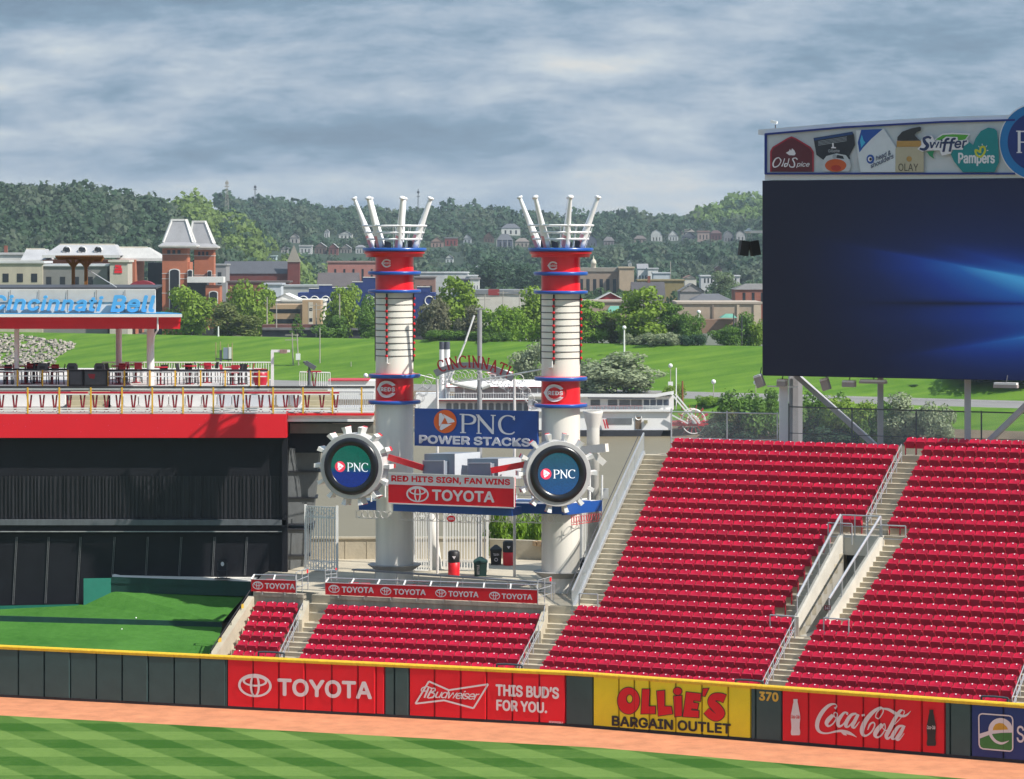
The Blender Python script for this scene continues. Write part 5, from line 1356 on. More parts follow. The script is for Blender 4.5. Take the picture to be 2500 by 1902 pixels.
# ---- dark building (hitters' backdrop)
M_BLK = mat('black_cladding', (0.010, 0.010, 0.014), 0.55, 0.25, 0.6, spec=0.3); M_RIB = mat('ribbed_black', (0.026, 0.025, 0.029), 0.5, 0.5, 3.0, streak=True, spec=0.3)
M_LED = mat('ledge_grey', (0.10, 0.11, 0.12), 0.6, 0.2, 2, streak=True)
be = E('dark_building', 'big black backdrop building with a plain red band along its top', 'building', P(350, 1440, YB))
X0, X1 = PX(-220, YB), PX(700, YB)
z_ = lambda y, Y=YB: PZ(y, Y)
def slab(nm, m, y0, y1, Ya, Yb_, par=be, x0=X0, x1=X1):
    return MB().hexa([Vector((x0, Ya, z_(y1))), Vector((x1, Ya, z_(y1))), Vector((x1, Yb_, z_(y1))), Vector((x0, Yb_, z_(y1)))], [Vector((x0, Ya, z_(y0))), Vector((x1, Ya, z_(y0))), Vector((x1, Yb_, z_(y0))), Vector((x0, Yb_, z_(y0)))]).build(nm, m, par)
slab('upper_wall_shadow', M_BLK, 1062, 1162, YB, YB + 6)  # blacker than the ribs below, painting the red band's cast shadow
b = MB(); rr = random.Random(4); x = X0
b.hexa([Vector((X0, YB + .02, z_(1267))), Vector((X1, YB + .02, z_(1267))), Vector((X1, YB + 6, z_(1267))), Vector((X0, YB + 6, z_(1267)))], [Vector((X0, YB + .02, z_(1161))), Vector((X1, YB + .02, z_(1161))), Vector((X1, YB + 6, z_(1161))), Vector((X0, YB + 6, z_(1161)))])
while x < X1 - 0.1:
    b.box((x, YB, (z_(1163) + z_(1266)) / 2), (0.05 + 0.05 * rr.random(), 0.09, z_(1163) - z_(1266))); x += 0.16 + rr.random() * 0.1
b.build('ribbed_panel', M_RIB, be)
slab('ledge', M_LED, 1268, 1281, YB - 0.35, YB + 6)
slab('lower_beam', M_BLK, 1281.5, 1296, YB - 0.15, YB + 6)
slab('white_strip', mat('worn_white_strip', (0.35, 0.35, 0.35), 0.6, 0.3, 2), 1296, 1298, YB - 0.25, YB)
slab('lower_wall', M_BLK, 1298, 1520, YB + 0.02, YB + 6)
b = MB()
for tx, bx, by in ((41, 32, 1476), (119, 111, 1473), (197, 188, 1472), (280, 274, 1405), (361, 356, 1406), (443, 437, 1406), (524, 519, 1406), (603, 598, 1405), (-38, -47, 1478)):
    m = MB()
    for o_ in (-1.6, 1.6): m.bar(P(tx + o_, 1311, YB - 0.02), P(bx + o_, by, YB - 0.02), 0.028)
    m.build('mullion', mat('mullion_grey', (0.14, 0.14, 0.145), 0.5, 0.2, 3), be)
slab('red_band', mat('band_red', (0.74, 0.010, 0.022), 0.45, 0.04, 0.3), 1009, 1067, YB - 0.72, YB + 6, be, X0, PX(699, YB - 0.72) )
rr = random.Random(9); b = MB()
for _ in range(26):
    px, py = rr.uniform(5, 690), rr.uniform(1014, 1064); c = P(px, py, YB - 0.725); b.box(c, (0.02, 0.008, 0.02))
b.build('band_specks', mat('band_pink', (.8, .25, .5), .5, .05, 2), be)  # tiny pink specks scattered over the band
b = MB(); b.hexa([P(274, 1412, 173.9), P(616, 1424, 172.9), P(640, 1400, 175), P(274, 1404, 174)], [v + UZ * 0.05 for v in (P(274, 1412, 173.9), P(616, 1424, 172.9), P(640, 1400, 175), P(274, 1404, 174))]); b.build('cream_sill', M_CREAM, be)
# grey end bay with dark fins
M_BAY = mat('bay_grey', (0.085, 0.09, 0.092), 0.6, 0.15, 2, bump=0.1)
def L4(y): f = (y - 1095) / (1400 - 1095); return P(706 - 12 * f, y, YB + 0.2), P(780 - 33 * f, y, YB + 3.5)
for y0, y1 in ((1095, 1150), (1152, 1214), (1216, 1278), (1292, 1355), (1357, 1402)):
    (a, b_), (c, d) = L4(y0), L4(y1); k = Vector((0, 2.0, 0)); MB().hexa([c, d, d + k, c + k], [a, b_, b_ + k, a + k]).build('bay_panel', M_BAY, be)
for y in (1151, 1215, 1280, 1291, 1356):
    a, b_ = L4(y); e = (b_ - a).normalized() * 0.25; n = Vector((0.1, -0.25, 0)); MB().hexa([a + n - UZ * .03, b_ + e + n - UZ * .03, b_ + e + Vector((0, 2, 0)) - UZ * .03, a + Vector((0, 2, 0)) - UZ * .03], [a + n + UZ * .03, b_ + e + n + UZ * .03, b_ + e + Vector((0, 2, 0)) + UZ * .03, a + Vector((0, 2, 0)) + UZ * .03]).build('bay_fin', M_BLK, be)
a, b_ = P(696, 1405, YB - .1), P(696, 1068, YB - .1); MB().bar(a, b_, 0.3, 0.5).build('corner_post', M_BLK, be)

# ---- decks
dk = E('party_deck', 'two-level party deck above the red band, white floors and red edge', 'deck', P(450, 1000, YB - .5))
zd1, zd2 = PZ(1008.5, YB - .7), PZ(944, 178.2)
Xr1, Xr2 = PX(915, 171.5), PX(655, 178.2)
M_DECKW = mat('deck_white', (0.50, 0.48, 0.46), 0.6, 0.1, 0.8)
def dslab(nm, m, x0, x1, y0, y1, zb, zt): return MB().hexa([Vector((x0, y0, zb)), Vector((x1, y0, zb)), Vector((x1 * y1 / y0, y1, zb)), Vector((x0, y1, zb))], [Vector((x0, y0, zt)), Vector((x1, y0, zt)), Vector((x1 * y1 / y0, y1, zt)), Vector((x0, y1, zt))]).build(nm, m, dk)
XrA = PX(699, YB - .7)
dslab('lower_floor', M_DECKW, X0, XrA, YB - .70, 178.3, zd1 - .05, zd1)
dslab('lower_floor', M_DECKW, XrA + .01, PX(913, YB + .3), YB + .2, 182, zd1 - .05, zd1 + .003)
zd1b = zd1
dslab('red_edge', M_RED, XrA + .02, PX(914, YB + .2), YB + .12, YB + .3, zd1 - .17, zd1 - .051)
dslab('white_beam', M_CREAM, XrA + .02, PX(914, YB + .3), YB + .3, YB + .8, zd1 - .42, zd1 - .171)
dslab('white_pipe', M_WHITE, XrA - .05, PX(912, YB + .2), YB + .1, YB + .25, zd1 - .50, zd1 - .36)
dslab('dark_soffit', M_BLK, XrA + .02, PX(912, YB + .6), YB + .5, YB + .9, zd1 - .60, zd1 - .50)
dslab('under_deck_shade', M_BLK, XrA + .02, PX(812, YB + 1), YB + .9, YB + 6, zd1 - 2.2, zd1 - .45)  # black wall paints the shadow under the deck
dslab('under_deck_panel', mat('taupe_panel', (0.16, 0.145, 0.12), 0.7, 0.2, 1), XrA + .1, PX(912, YB + .8), YB + .62, YB + .75, zd1 - 1.15, zd1 - .62)
dslab('upper_floor', M_DECKW, X0, Xr2, 178.2, 192, zd2 - .2, zd2)
dslab('upper_riser', M_DECKW, X0, Xr2, 178.35, 178.5, zd1, zd2 - .2)
dslab('back_parapet', M_WHITE, X0, PX(640, 192), 191.6, 191.9, zd2, zd2 + .5)
# deck railings
M_YP = mat('yellow_post', (0.72, 0.40, 0.03), 0.45, 0.08, 3)
def deck_rail(x0, x1, Y, z, h, pxs, lab, levels=(0.08, 0.42, 0.92), dark=True):
    root = E('deck_railing', lab, 'railing', Vector((x0, Y, z)))
    if dark: MB().bar((x0, Y, z + h), (x1, Y, z + h), 0.09, 0.10).build('black_handrail', M_BLACKR, root)
    for k in levels: MB().bar((x0, Y, z + h * k), (x1, Y, z + h * k), 0.05, 0.06).build('white_bar', M_WHITE, root)
    for p in pxs: X = PX(p, Y); MB().box((X, Y - .03, z + h / 2 - .02), (0.085, 0.06, h)).build('yellow_post', M_YP, root)
    return root
YR = YB - .68
deck_rail(X0, PX(915, YR), YR, zd1, PZ(945, YR) - zd1, [-7, 68, 145, 222, 298, 372, 447, 521, 594, 667, 740, 812, 883], 'long white railing with black handrail and yellow posts above the red band', (0.10, 0.18, 0.72, 0.93))
deck_rail(X0, PX(167, 178.2), 178.2, zd2, PZ(902, 178.2) - zd2, [-20, 43, 104, 166], 'short upper deck railing with yellow posts at the left edge', (0.08, 0.62, 0.9))
deck_rail(PX(262, 178.2), PX(655, 178.2), 178.2, zd2, PZ(904, 178.2) - zd2, [263, 304, 366, 428, 490, 550, 612, 671 - 38, 655], 'upper deck railing with black handrail and yellow posts in front of the red tables', (0.05, 0.62, 0.9))
# white picket screen behind the tables and at the deck's right end
def pickets(nm, lab, pts, h, sp):
    root = E(nm, lab, 'fence', pts[0]); t = MB(); u = MB()
    for a, b in zip(pts[:-1], pts[1:]):
        for k in (0.06, 1.0): t.bar(a + UZ * h * k, b + UZ * h * k, 0.06)
        n = int((b - a).length / sp)
        for i in range(n + 1): q = a.lerp(b, i / max(n, 1)); u.box(q + UZ * h / 2, (0.035, 0.02, h))
    t.build('rails', M_WHITE, root); u.build('pickets', M_WHITE, root); return root
pickets('picket_railing', 'white picket railing along the back of the upper deck', [Vector((PX(250, 186), 186, zd2)), Vector((PX(662, 186), 186, zd2))], 1.05, 0.14)
pickets('picket_railing', 'white picket railing stepping down right of the red tables', [P(732, 945, 182), P(806, 947, 182)], 0.85, 0.12)
pickets('picket_railing', 'white picket railing at the right end of the lower deck beside the left stack', [P(826, 1004, 177), P(914, 1005, 176)], 1.05, 0.11)
# stair block and white planters on the lower deck
for (xa, xb, lab) in ((172, 266, 'tan steps between white planters on the lower deck, left'), (742, 812, 'tan steps on the lower deck, right of the planters')):
    a = PX(xa, 177.5); b2 = PX(xb, 177.5); m = MB()
    for i in range(4): m.hexa([Vector((x, y, zd1 + .003 + .0 * i)) for x, y in ((a, 176.2 + .45 * i), (b2, 176.2 + .45 * i), (b2, 178.2), (a, 178.2))], [Vector((x, y, zd1 + .24 * (i + 1))) for x, y in ((a, 176.2 + .45 * i), (b2, 176.2 + .45 * i), (b2, 178.2), (a, 178.2))])
    tag(m.build('deck_steps', mat('tan_steps', (0.42, 0.38, 0.26), 0.8, 0.15, 1)), lab, 'steps')
pr = [(-40, 160), (268, 300), (300, 338), (338, 372), (372, 412), (412, 452), (452, 492), (492, 530), (530, 540 + 26), (566, 600), (602, 638), (640, 672), (674, 706), (706, 738)]
for i, (xa, xb) in enumerate(pr):
    Y = 176.0; a, b2 = PX(xa + 1.5, Y), PX(xb - 1.5, Y); z0, z1 = zd1 + .22, zd1 + .92
    lp = [(a, z0 + .1), (a + .1, z0), (b2 - .1, z0), (b2, z0 + .1), (b2, z1 - .1), (b2 - .1, z1), (a + .1, z1), (a, z1 - .1)]
    o = MB().prism([Vector((x, Y, z)) for x, z in lp], Vector((0, .5, 0))).build('planter', mat('planter_pale', (0.60, 0.62, 0.65), 0.4, 0.05, 1) if i in (8, 9, 10, 11, 12) else M_WHITE)
    tag(o, 'wide white planter at the left edge of the lower deck' if i == 0 else 'white rounded planter standing behind the red bar counter, right of the steps', 'planter', 'white planters on the lower deck')
# red bar counters
M_BAR = mat('bar_red', (0.46, 0.014, 0.035), 0.4, 0.08, 1)
M_PED = mat('pedestal_red', (0.24, 0.012, 0.022), 0.45, 0.1, 2)
def counter(x0, x1, legs, lab):
    Y = YB + .1; root = E('bar_counter', lab, 'counter', Vector((PX(x0, Y), Y, zd1)), 'red bar counters along the deck railing'); z = zd1 + 1.02
    MB().box((PX((x0 + x1) / 2, Y), Y, z), (PX(x1, Y) - PX(x0, Y), 0.42, 0.13)).build('counter_top', M_BAR, root)
    for p in legs:
        X = PX(p, Y); m = MB()
        for o_ in (-1, 1): m.bar((X + o_ * .03, Y - .04, zd1 + .16), (X + o_ * .12, Y - .04, z - .04), 0.085)
        m.box((X, Y - .04, zd1 + .17), (0.09, 0.05, 0.06)); m.bar((X, Y - .04, zd1 + .16), (X - .12, Y - .04, zd1 + .02), .03); m.bar((X, Y - .04, zd1 + .16), (X + .12, Y - .04, zd1 + .02), .03)
        m.build('pedestal', M_PED, root)
counter(-60, 214, (4, 37, 72, 103, 134, 169, 202), 'red bar counter along the deck railing, left stretch')
counter(222, 735, (232, 260, 289, 326, 360, 393, 427, 464, 501, 542, 577, 606, 637, 662, 697, 723), 'long red bar counter along the deck railing, middle stretch')
counter(741, 806, (750, 786), 'short red bar counter in front of the right-hand tan steps')
counter(812, 828, (820,), 'tiny red bar counter at the end of the deck railing')
# tables and chairs on the upper deck
def deck_table(px, Y, lab):
    o = Vector((PX(px, Y), Y, zd2)); root = E('patio_table', lab, 'table', o, 'red tables on the upper deck')
    b = MB(); b.lathe([(0, .98), (.42, .98), (.42, 1.04), (0, 1.04)], 18, o); b.build('table_top', M_BAR, root)
    b = MB(); b.lathe([(.28, 0), (.26, .04), (.05, .08), (.05, .96)], 12, o); b.build('pedestal', M_PED, root); return root
def deck_chair(px, Y, rz, lab, m):
    root = E('patio_chair', lab, 'chair', Vector((PX(px, Y), Y, zd2)), 'tall chairs around the upper deck tables'); ORG[root.name] = Vector((0, 0, 0))
    MB().box((0, 0, .72), (.42, .42, .05)).build('seat', m, root)
    t = MB(); t.hexa([Vector(v) for v in ((-.2, .19, .78), (.2, .19, .78), (.2, .22, .78), (-.2, .22, .78))], [Vector(v) for v in ((-.21, .26, 1.15), (.21, .26, 1.15), (.21, .29, 1.15), (-.21, .29, 1.15))]); t.build('backrest', m, root)
    for x in (-.19, .19):
        for y in (-.19, .19): MB().bar((x, y, .71), (x * 1.15, y * 1.15, 0), .035).build('leg', M_BLACKR, root)
    MB().box((0, -.21, .28), (.40, .025, .025)).build('foot_bar', M_BLACKR, root)
    root.rotation_euler = (0, 0, rz); return root
tb = None; c_r = c_k = None
rr = random.Random(3)
for i, px in enumerate((18, 62, 90, 128, 290, 332, 392, 462, 505, 568, 590)):
    Y = 179.6 + 2.2 * (i % 3) * 0.8; lab = 'red pedestal table among tall chairs on the upper deck, ' + ('left of the loudspeakers' if px < 200 else 'right of the loudspeakers')
    if tb is None: tb = deck_table(px, Y, lab)
    else: dup(tb, Vector((PX(px, Y), Y, zd2)), lab)
    for dx, rz in ((-16, 1.4), (15, -1.5), (4, 3.3)):
        k = rr.random() < 0.5; nm = ('red' if k else 'black') + ' tall chair at the upper deck tables, ' + ('left of the loudspeakers' if px < 200 else 'right of the loudspeakers')
        loc = Vector((PX(px + dx + rr.uniform(-3, 3), Y + rr.uniform(-.5, .8)), Y + rr.uniform(-.5, .8), zd2)); rzz = rz + rr.uniform(-.4, .4)
        if k and c_r is None: c_r = deck_chair(px, Y, rzz, nm, M_BAR); c_r.location = loc
        elif not k and c_k is None: c_k = deck_chair(px, Y, rzz, nm, M_BLACKR); c_k.location = loc
        else: dup(c_r if k else c_k, loc, nm, rzz)
# woven red barrel chair, speakers, moving lights, viewer
o = P(636, 943, 179.2); b = MB(); b.lathe([(.30, 0), (.42, .45), (.36, .95), (.33, .95), (.36, .4), (.2, .3)], 18, o); tag(b.build('barrel_chair', M_BAR, smooth=True), 'rounded red tub seat beside the last yellow post of the upper railing', 'chair')
for xa, xb, lab in ((168, 202, 'large black loudspeaker cabinet in the railing gap, left one'), (204, 262, 'large black loudspeaker cabinet with red mark in the railing gap, right one')):
    a, b2 = P(xa, 943, 178.0), P(xb, 943, 178.0); root = E('loudspeaker', lab, 'loudspeaker', a); h = zl(903) - zl(943)
    h = (943 - 903) * 178 / F
    MB().hexa([a, b2, b2 + Vector((0, .7, 0)), a + Vector((0, .7, 0))], [v + UZ * h for v in (a, b2, b2 + Vector((0, .7, 0)), a + Vector((0, .7, 0)))]).build('cabinet', M_BLACKR, root)
    MB().box(a.lerp(b2, .5) + UZ * h * .5 + Vector((0, -.015, 0)), ((b2 - a).length * .86, .02, h * .8)).build('grille', M_DKGREY, root)
    if xa > 200: q = P(214, 913, 177.97); MB().add([q, q + Vector((.42, 0, 0)), q + Vector((.36, 0, -.28)), q + Vector((.1, 0, -.22))], [(0, 1, 2, 3)]).build('red_mark', M_PED, root)
for px, lab in ((104, 'black rounded stage light on the upper railing, leftmost'), (176, 'black rounded stage light above the left loudspeaker'), (243, 'black rounded stage light above the right loudspeaker')):
    c = P(px, 903, 178.1); root = E('stage_light', lab, 'stage light', c, 'black stage lights on the upper deck')
    m = MB(); w = .28; lp = [(-w, 0), (w, 0), (w, .22), (w * .7, .36), (-w * .7, .36), (-w, .22)]; m.prism([c + Vector((x, -.15, z)) for x, z in lp], Vector((0, .4, 0))); m.build('lamp_housing', M_DKGREY, root)
    MB().box(c + Vector((0, -.16, .13)), (.3, .02, .14)).build('lamp_glass', M_BLACKR, root)
vw = E('viewing_scope', 'grey coin-operated binocular viewer on a post at the deck end', 'binocular viewer', P(755, 945, 175.5))
o = ORG[vw.name]
b = MB(); b.lathe([(.28, 0), (.26, .05), (.09, .09), (.08, .9), (.1, .95)], 14, o); b.build('viewer_post', M_LED, vw)
b = MB(); b.bar(o + Vector((-.2, 0, 1.32)), o + Vector((.33, 0, 1.0)), .26, .24); b.tube(o + Vector((-.19, -.08, 1.3)), o + Vector((-.31, -.08, 1.36)), .06); b.tube(o + Vector((-.19, .08, 1.3)), o + Vector((-.31, .08, 1.36)), .06); b.bar(o + Vector((0, 0, .9)), o + Vector((0, 0, 1.15)), .1); b.build('viewer_head', M_LED, vw)
o = P(767, 946, 176.2); root = E('patio_table', 'small high red table beside the binocular viewer', 'table', o)
MB().box(o + UZ * .86, (.75, .5, .06)).build('table_top', M_BAR, root)
m = MB(); m.bar(o + Vector((-.12, 0, .84)), o + Vector((-.03, 0, 0)), .06); m.bar(o + Vector((.12, 0, .84)), o + Vector((.03, 0, 0)), .06); m.build('pedestal', M_PED, root)
# white lamp frame with grey sign standing on the deck
lf = E('lamp_frame', 'white L-shaped frame carrying a small grey flood light, above the upper deck', 'light post', P(664, 905, 183))
MB().bar(P(665, 945, 183), P(665, 857, 183), .16).build('frame_post', M_WHITE, lf); MB().bar(P(662, 857, 183), P(708, 857, 183), .14).build('frame_arm', M_WHITE, lf); MB().box(P(692, 858, 182.8), (.4, .3, .22)).build('flood_light', mat('rusty_grey', (0.28, 0.19, 0.16), 0.6, 0.3, 4), lf)
# canopy roof, pillars, sign
cn = E('deck_canopy', 'red and white canopy roof on white pillars, carrying the big light blue word sign', 'canopy', P(220, 945, 177))
YC = 176.5; xa, xb = PX(-260, YC), PX(442, YC)
def cslab(nm, m, y0, y1, Ya, Yb_, x0=xa, x1=xb): return MB().hexa([Vector((x0, Ya, z_(y1, YC))), Vector((x1, Ya, z_(y1, YC))), Vector((x1 - 1.3, Yb_, z_(y1, YC))), Vector((x0, Yb_, z_(y1, YC)))], [Vector((x0, Ya, z_(y0, YC))), Vector((x1, Ya, z_(y0, YC))), Vector((x1 - 1.3, Yb_, z_(y0, YC))), Vector((x0, Yb_, z_(y0, YC)))]).build(nm, m, cn)
cslab('red_fascia', M_RED, 778, 803, YC, YC + 9, xa, PX(440, YC)); cslab('red_fascia', M_RED, 774, 785, YC - .12, YC + 9)
cslab('gutter', M_WHITE, 766.5, 774, YC - .3, YC + 3, xa, PX(446, YC))
cslab('blue_roof', mat('roof_lightblue', (0.03, 0.25, 0.50), 0.5, 0.1, 1), 764.5, 766.4, YC - .25, YC + 3, xa, PX(444, YC))
for px, y, Y, r in ((41, 943, 178.8, .135), (290, 930, 184, .17), (367.5, 943, 178.9, .205)):
    p = P(px, y, Y); MB().tube(p, Vector((p.x, p.y, z_(800, YC))), r, r, 18).build('pillar', M_WHITE, cn)
m = MB(); m.path([P(385, 774, YC - .1), P(385, 806, YC - .1), P(377, 818, YC + 1.5), P(374, 840, YC + 2.1)], .05); m.build('downpipe', M_WHITE, cn)
sb_ = E('canopy_sign', 'white board with large light blue slanted lettering on top of the canopy', 'sign', P(200, 763, YC + .5))
pl = Plane(P(-100, 765, YC + .45), Vector((1, 0, 0)))
a, b2 = P(-260, 764, YC + .6), P(379, 764, YC + .6); hh = z_(706, YC + .6) - a.z
MB().hexa([a, b2, b2 + Vector((0, .25, 0)), a + Vector((0, .25, 0))], [v + UZ * hh for v in (a, b2, b2 + Vector((0, .25, 0)), a + Vector((0, .25, 0)))]).build('sign_board', M_WHITE, sb_)
MB().box(a.lerp(b2, .5) + UZ * (hh * .72) + Vector((0, -.03, 0)), ((b2 - a).length, .05, hh * .52)).build('upper_panel', mat('panel_grey', (0.55, 0.54, 0.51), 0.6, 0.12, .7), sb_)
MB().hexa([v + UZ * hh for v in (a, b2 + Vector((.05, 0, 0)), b2 + Vector((.05, 3.2, 0.1)), a + Vector((0, 3.2, 0.1)))], [v + UZ * (hh + .09) for v in (a, b2 + Vector((.05, 0, 0)), b2 + Vector((.05, 3.2, 0.12)), a + Vector((0, 3.2, 0.12)))]).build('sign_top', M_DKGREY, sb_)
for i in range(5): q = P(25 + 70 * i, 708, YC + .5); m = MB(); m.tube(q, q - UZ * 1.2 + Vector((0, -.05, 0)), .012); m.build('sign_wire', M_DKGREY, sb_)
M_LB = mat('letter_blue', (0.10, 0.42, 0.78), 0.4, 0.04, 1)
T = lambda x, y: (x * 0.25362, 560 + y * 0.25362)
b = MB(); text_px(b, pl, 'Cincinnati', (-22, T(0, 628)[1], T(1000, 0)[0], T(0, 778)[1], 3.5), n=.25, bold=.042, shear=.22, space=1.07, depth=.16)
text_px(b, pl, 'Bell', (T(1068, 0)[0], T(0, 632)[1], T(1500, 0)[0], T(0, 798)[1], 0.5), n=.25, bold=.05, shear=.22, space=1.07, depth=.16); b.build('letters', M_LB, sb_)
# timber frame behind the sign
tf = E('timber_pergola', 'brown timber pergola with two posts and a slatted top, behind the canopy sign', 'pergola', P(193, 702, YC + 4))
M_TIM = mat('timber_brown', (0.24, 0.105, 0.025), 0.7, 0.3, 3, streak=True); Yp = YC + 4.5
for px, ty in ((179, 632), (210, 634)): MB().bar(P(px, 764, Yp), P(px, ty, Yp), .17, .2).build('post', M_TIM, tf); 
for px in (179, 210):
    for sg in (-1, 1): MB().bar(P(px, 652, Yp), P(px + sg * 16, 634, Yp), .12, .15).build('brace', M_TIM, tf)
m = MB()
for x0, x1, y0, dy in ((136, 252, 626, 0), (190, 254, 629, 2)):
    for k in range(3): m.bar(P(x0 + 2 * k, y0 + 3 * k + dy, Yp - .6 + .6 * k), P(x1 - 2 * k, y0 + 3 * k - .5 + dy, Yp - .6 + .6 * k), .08, .10)
m.build('beams', M_TIM, tf)
m = MB()
for i in range(26): x = 136 + i * 4.6; m.bar(P(x, 625.5, Yp - 1.3), P(x + 1, 629, Yp + 1.1), .05, .07)
m.build('slats', mat('timber_dark', (0.09, 0.045, 0.02), 0.8, 0.3, 3), tf)
tag(MB().tube(P(214, 658, Yp), P(284, 701, YC + .7), .025).build('stay_cable', M_WHITE), 'thin white stay from the timber pergola down to the canopy sign', 'cable')
# black chair with small white emblem on the sill
o = P(543, 1413, 173.3); ch = E('memorial_chair', 'single black chair with a small white emblem on the cream sill below the dark wall', 'chair', o)
for x in (-.24, .24): MB().bar(o + Vector((x, -.1, 0)), o + Vector((x, .05, .85)), .03).build('leg', M_DKGREY, ch)
MB().box(o + Vector((0, .03, .70)), (.44, .04, .5)).build('backrest', M_BLACKR, ch); MB().box(o + Vector((0, -.18, .42)), (.46, .4, .05)).build('seat', M_BLACKR, ch); MB().box(o + Vector((0, -.1, .02)), (.8, .35, .04)).build('base_plate', M_BLACKR, ch)
b = MB(); b.add([o + Vector((.09 * math.cos(t), 0.005, .78 + .12 * math.sin(t))) for t in np.linspace(0, 6.1, 14)], [tuple(range(14))]); b.build('emblem', M_PRINTW, ch)
# ------------------------------------------------------------------ big screen, its legs, lamps and the fence behind the stand
scd = Vector((0.884, -0.4665, 0)); SC0 = P(1861, 917, 168.6)
pl = Plane(SC0, scd)
board = E('scoreboard', 'huge video scoreboard with a dark blue picture under a product banner', 'scoreboard', SC0)
def pbox(nm, m, x0, y0, x1, y1, d0, d1, par=board, yl=None):
    """box on the screen plane between photo corners; d0 front offset, d1 back"""
    u0, v1 = pl.uv(x0, y0); u1, _ = pl.uv(x1, y0); v0 = pl.uv(x0, y1)[1]
    a = [pl.at(u0, v0, d0), pl.at(u1, v0, d0), pl.at(u1, v0, d1), pl.at(u0, v0, d1)]; b = [pl.at(u0, v1, d0), pl.at(u1, v1, d0), pl.at(u1, v1, d1), pl.at(u0, v1, d1)]
    return MB().hexa(a, b).build(nm, m, par)
M_SCW = mat('board_white', (0.74, 0.72, 0.74), 0.5, 0.06, .6)
cab = pbox('cabinet', M_SCRK, 1861, 441, 2760, 917, -0.02, -2.4)
m = bpy.data.materials.new('led_picture'); m.use_nodes = True; t = m.node_tree; bs = t.nodes['Principled BSDF']
g = t.nodes.new('ShaderNodeTexCoord'); sp = t.nodes.new('ShaderNodeSeparateXYZ'); t.links.new(g.outputs['UV'], sp.inputs[0])
def mth(op, a, b=None, c=None):
    n = t.nodes.new('ShaderNodeMath'); n.operation = op
    for i, v in enumerate((a, b, c)):
        if v is None: continue
        if isinstance(v, (int, float)): n.inputs[i].default_value = v
        else: t.links.new(v, n.inputs[i])
    return n.outputs[0]
U_, V_ = sp.outputs[0], sp.outputs[1]
def beam(y0, sl, bend, w_up, w_dn, x0, x1, amp):
    """soft streak: bright edge falling off above and below, growing to the right"""
    c = mth('ADD', mth('ADD', mth('MULTIPLY', U_, sl), y0), mth('MULTIPLY', mth('MULTIPLY', U_, U_), bend)); d = mth('SUBTRACT', V_, c)
    up = mth('POWER', 2.718, mth('MULTIPLY', mth('MAXIMUM', d, 0), -1 / w_up)); dn = mth('POWER', 2.718, mth('MULTIPLY', mth('MAXIMUM', mth('MULTIPLY', d, -1), 0), -1 / w_dn))
    r = t.nodes.new('ShaderNodeMapRange'); r.interpolation_type = 'SMOOTHSTEP'; r.inputs['From Min'].default_value = x0; r.inputs['From Max'].default_value = x1; t.links.new(U_, r.inputs[0])
    return mth('MULTIPLY', mth('MULTIPLY', mth('MULTIPLY', up, dn), r.outputs[0]), amp)
tot = mth('ADD', mth('ADD', beam(0.74, -0.22, -0.04, .014, .15, .12, .95, .50), beam(0.93, -0.42, 0.02, .03, .2, .5, 1.2, .5)), mth('ADD', beam(0.04, 0.10, .10, .02, .10, .35, 1.0, .45), beam(0.58, -.05, .0, .22, .26, .0, .85, .30)))
tot = mth('ADD', tot, beam(0.30, .0, .0, .2, .2, .1, 1.0, .26))
dk_ = beam(0.375, .005, .0, .012, .012, .25, .75, .6)
tot = mth('MAXIMUM', mth('SUBTRACT', tot, mth('MULTIPLY', dk_, .6)), 0)
rp = t.nodes.new('ShaderNodeValToRGB'); t.links.new(tot, rp.inputs[0]); e = rp.color_ramp.elements
e[0].position = 0; e[0].color = (0.0035, 0.0045, 0.016, 1); e[1].position = 1.0; e[1].color = (0.05, 0.30, 0.62, 1)
for p_, c_ in ((.2, (.005, .012, .07)), (.45, (.006, .03, .21)), (.72, (.012, .09, .36))): q_ = e.new(p_); q_.color = (*c_, 1)
bs.inputs['Base Color'].default_value = (.012, .012, .014, 1); bs.inputs['Roughness'].default_value = .45; bs.inputs['Specular IOR Level'].default_value = .25
t.links.new(rp.outputs[0], bs.inputs['Emission Color']); bs.inputs['Emission Strength'].default_value = .62
u0, v1 = pl.uv(1862, 442); u1, _ = pl.uv(2755, 442); v0 = pl.uv(1862, 916)[1]
mb = MB(); mb.add([pl.at(u0, v0, .01), pl.at(u1, v0, .01), pl.at(u1, v1, .01), pl.at(u0, v1, .01)], [(0, 1, 2, 3)]); so = mb.build('video_screen', m, board)
uvl = so.data.uv_layers.new(name='picture')
wfull = pl.uv(2560, 600)[0] - u0
for i, (a_, b_) in enumerate(((0, 0), ((u1 - u0) / wfull, 0), ((u1 - u0) / wfull, 1), (0, 1))): uvl.data[i].uv = (a_, b_)
# banner box above
def qpx(x, y, d): return pl.hit(x, y) + pl.N * d
def ppoly(nm, m, pts, d0, d1, par=board):
    return MB().prism([qpx(x, y, d0) for x, y in pts], -pl.N * (d0 - d1)).build(nm, m, par)
ppoly('banner_housing', M_SCW, [(1866, 440), (2760, 440), (2760, 268), (2445, 281), (2300, 285.5), (2060, 299), (1850, 316.5), (1850, 329), (1868, 331)], -.05, -1.9)
bn = ppoly('banner_panel', mat('banner_silver', (0.52, 0.52, 0.54), .5, .12, .35), [(1869, 425), (2485, 425), (2485, 294), (2300, 298.5), (2060, 311), (1869, 328.5)], .03, -.04)
mb = MB()
for a, b in (((1869, 328), (2060, 311)), ((2060, 311), (2300, 298)), ((2300, 298), (2480, 293)), ((1870.5, 328), (1870.5, 425)), ((1869, 424), (2480, 424))):
    p_, q_ = qpx(*a, .06), qpx(*b, .06); mb.bar(p_, q_, .13, .10)
